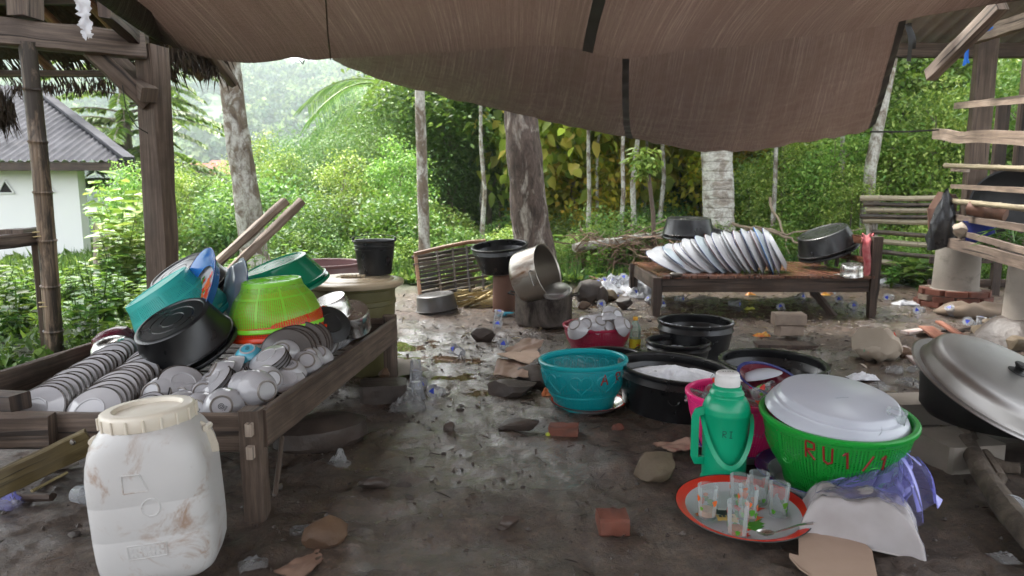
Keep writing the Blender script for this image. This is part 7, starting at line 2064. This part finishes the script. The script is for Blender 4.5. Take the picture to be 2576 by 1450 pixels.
# firewood
b = MB(); b.tube([g(2425, 1165) + V((0, 0, .09)), g(2470, 1240) + V((0, 0, .06)), g(2540, 1330) + V((0, 0, .045)), g(2640, 1440) + V((0, 0, .04))], [.032, .036, .04, .04], 14, jit=.003, seed=3)
tag(b.build('firewood_log', 'log_fire'), 'long straight firewood log pushed towards the hearth', 'log')
fw = thing('forked_branch', 'short forked firewood branch beside the long log', 'branch')
b = MB(); b.tube([g(2440, 1150) + V((0, .05, .10)), g(2475, 1195) + V((0, 0, .06)), g(2512, 1232) + V((0, 0, .04))], [.026, .032, .026], 10, jit=.003, seed=4); b.build('main_limb', 'log_fire', fw)
b = MB(); b.tube([g(2478, 1198) + V((0, 0, .06)), g(2520, 1212) + V((0, 0, .055)), g(2560, 1220) + V((0, 0, .06))], [.026, .024, .02], 10, jit=.003, seed=5); b.build('side_limb', 'log_fire', fw)
b = MB(); b.tube([g(2400, 1130) + V((0, .1, .05)), g(2450, 1135) + V((0, .05, .05))], .018, 8, jit=.002, seed=6); tag(b.build('charred_stick', 'wood_olive'), 'short stick lying in the hearth ashes', 'stick')
tag(obj('ash_bed', rock_mesh('ash_bed', 'stone_mud', 77, (.34, .22, .03), sub=3, amp=.3), None, hp + V((.12, .0, .0))), 'low bed of dark ash under the big pot', 'ash', kind='stuff')

# fallen branches behind the bench
for k, (pts, r, m, lab) in enumerate(([((1448, 622, 8.0), (1520, 612, 8.1), (1590, 602, 8.2), (1672, 588, 8.4)), .055, 'bark_pale', 'thick pale fallen trunk lying in the weeds'], [((1840, 562, 8.8), (1920, 580, 8.6), (1990, 602, 8.5), (2030, 625, 8.3)), .02, 'twig', 'long bent dead branch beside the white trunk'], [((1830, 590, 8.9), (1900, 572, 8.8), (1980, 590, 8.6), (2060, 575, 8.6)), .016, 'twig', 'thin dead branch crossing the bent one'], [((1935, 500, 9.2), (1960, 560, 8.9), (1985, 640, 8.5)), .018, 'twig', 'slanting dead pole behind the leaning basin'], [((1500, 640, 8.0), (1570, 600, 8.2), (1690, 545, 8.6)), .014, 'twig', 'slender dead branch rising over the fallen trunk'], [((2000, 600, 8.7), (2080, 590, 8.7), (2170, 575, 8.9)), .014, 'twig', 'thin dead branch reaching the pale trunk'], [((1560, 560, 9.0), (1640, 580, 8.8), (1660, 640, 8.2)), .012, 'twig', 'crooked twig over the dry palm leaf'])):
    b = MB(); P_ = [at(*p) for p in pts]; fine = []
    for i in range(len(P_) - 1):
        for j in range(4): fine.append(P_[i].lerp(P_[i + 1], j / 4) + V((rn.uniform(-.02, .02), rn.uniform(-.02, .02), rn.uniform(-.015, .015))))
    fine.append(P_[-1]); b.tube(fine, [r * (1 - .4 * i / len(fine)) for i in range(len(fine))], 8, jit=r * .06, seed=k + 1)
    tag(b.build('fallen_branch', m), lab, 'branch')
rng = np.random.default_rng(8); n = 900
P = np.array([tuple(at(rng.uniform(1450, 1720), rng.uniform(585, 680), rng.uniform(7.9, 8.8))) for _ in range(n)]); 
D = rdir(n, rng); D[:, 2] = D[:, 2] * .4 - .2
tag(obj('dry_fronds', leaf_mesh('dry_fronds', P, D, rdir(n, rng), rng.uniform(.15, .4, n), .016, 'leaf_dry')), 'tangle of dry brown frond leaflets over the fallen trunk', 'dry leaves', kind='stuff')
b = MB(); b.beam(at(1482, 695, 7.4), at(1530, 712, 7.2), .02, .01); tag(b.build('orange_batten', 'wood_red'), 'thin orange batten lying above the litter heap', 'batten')

# trampled scraps: leaf bits, twigs, crumbs nobody could count
def scraps(n, mat, label, seed, L, W, box, lift=.0):
    rng = np.random.default_rng(seed); P = []
    while len(P) < n:
        x, y = rng.uniform(box[0], box[1]), box[2] + (box[3] - box[2]) * rng.random()
        if yard(x, y) < .5: continue
        P.append((x, y, mud_z(x, y) + .003 + lift * rng.random()))
    P = np.array(P); D = rdir(n, rng); D[:, 2] *= .22
    Nn = rdir(n, rng) * .35; Nn[:, 2] += 1
    tag(obj('trampled_scraps', leaf_mesh('trampled_scraps', P, D, Nn, L * rng.uniform(.4, 1.6, n), W * rng.uniform(.5, 1.4, n), mat, 'big')), label, 'scraps', kind='stuff')
simple('scrap_dark', C(50, 42, 37), C(74, 62, 54), rough=.55)
simple('scrap_pale', C(128, 116, 100), C(160, 148, 132), rough=.5)
scraps(1500, 'scrap_dark', 'dark leaf scraps trodden into the mud', 3, .045, .02, (-2.2, 4.2, 3.2, 7.6))
scraps(420, 'scrap_pale', 'pale leaf scraps scattered on the wet mud', 4, .05, .016, (-1.5, 4.2, 3.3, 7.6))
scraps(260, 'twig_dark', 'dark twig bits scattered on the near mud', 5, .05, .005, (-1.6, 2.4, 1.4, 3.6))
scraps(200, 'scrap_dark', 'small dark leaf bits on the near mud', 6, .025, .012, (-1.6, 2.6, 1.4, 3.6))
scraps(160, 'leaf_dry', 'dry brown leaf bits across the back of the yard', 7, .07, .03, (-1.0, 4.4, 4.6, 7.8), .01)
rng = np.random.default_rng(21)
me_c = [rock_mesh('mud_clod', 'stone_mud', 90 + k, (1, 1, .6), sub=2, amp=.4) for k in range(4)]
for k in range(150):
    x, y = rng.uniform(-1.4, 2.6), rng.uniform(1.5, 6.5)
    if -2.1 < x < -.6 and 2.0 < y < 3.9: continue
    o = obj('mud_clod', me_c[k % 4], None, (x, y, mud_z(x, y) + .002), rng.uniform(0, 6)); s = .006 + .022 * rng.random() ** 2.5; o.scale = (s * 1.3, s, s)
    tag(o, 'small clod of mud on the trodden yard', 'clod', 'mud clods on the yard')
for k in range(9):
    a, b2 = g(rng.uniform(2300, 2560), rng.uniform(830, 900)), None
    b = MB(); d = V((rng.uniform(-1, 1), rng.uniform(-.4, .4), 0)).normalized() * rng.uniform(.15, .35)
    b.tube([a + V((0, 0, .01)), a + d * .5 + V((0, .02, .03)), a + d + V((0, 0, .012))], [.007, .006, .004], 6, jit=.001, seed=k + 1)
    tag(b.build('dead_twig', 'twig_dark'), 'dark dead twig on the mud before the stone footed pillar', 'twig', 'twigs near the stone footed pillar')

# grit: tiny crumbs of earth and gravel on the trodden mud
rng = np.random.default_rng(31); n = 5200
xy = np.stack([rng.uniform(-2.2, 3.6, n), 1.3 + 5.6 * rng.random(n) ** 1.2], 1)
zz = np.array([mud_z(a, c) for a, c in xy]); rr = .0025 + .008 * rng.random(n) ** 3
base = np.array([(1, 0, 0), (0, 1, 0), (-1, 0, 0), (0, -1, 0), (0, 0, .8), (0, 0, -.8)], float)
Vv = (np.concatenate([xy, (zz + rr * .3)[:, None]], 1)[:, None, :] + base[None] * rr[:, None, None] * rng.uniform(.6, 1.4, (n, 6, 1))).reshape(-1, 3)
tri = np.array([(0, 1, 4), (1, 2, 4), (2, 3, 4), (3, 0, 4), (1, 0, 5), (2, 1, 5), (3, 2, 5), (0, 3, 5)])
me = bpy.data.meshes.new('grit'); me.from_pydata(Vv.tolist(), [], (np.arange(n)[:, None, None] * 6 + tri[None]).reshape(-1, 3).tolist()); me.materials.append(M_['stone_mud'])
tag(obj('grit', me), 'fine crumbs and grit on the trodden mud', 'grit', kind='stuff')
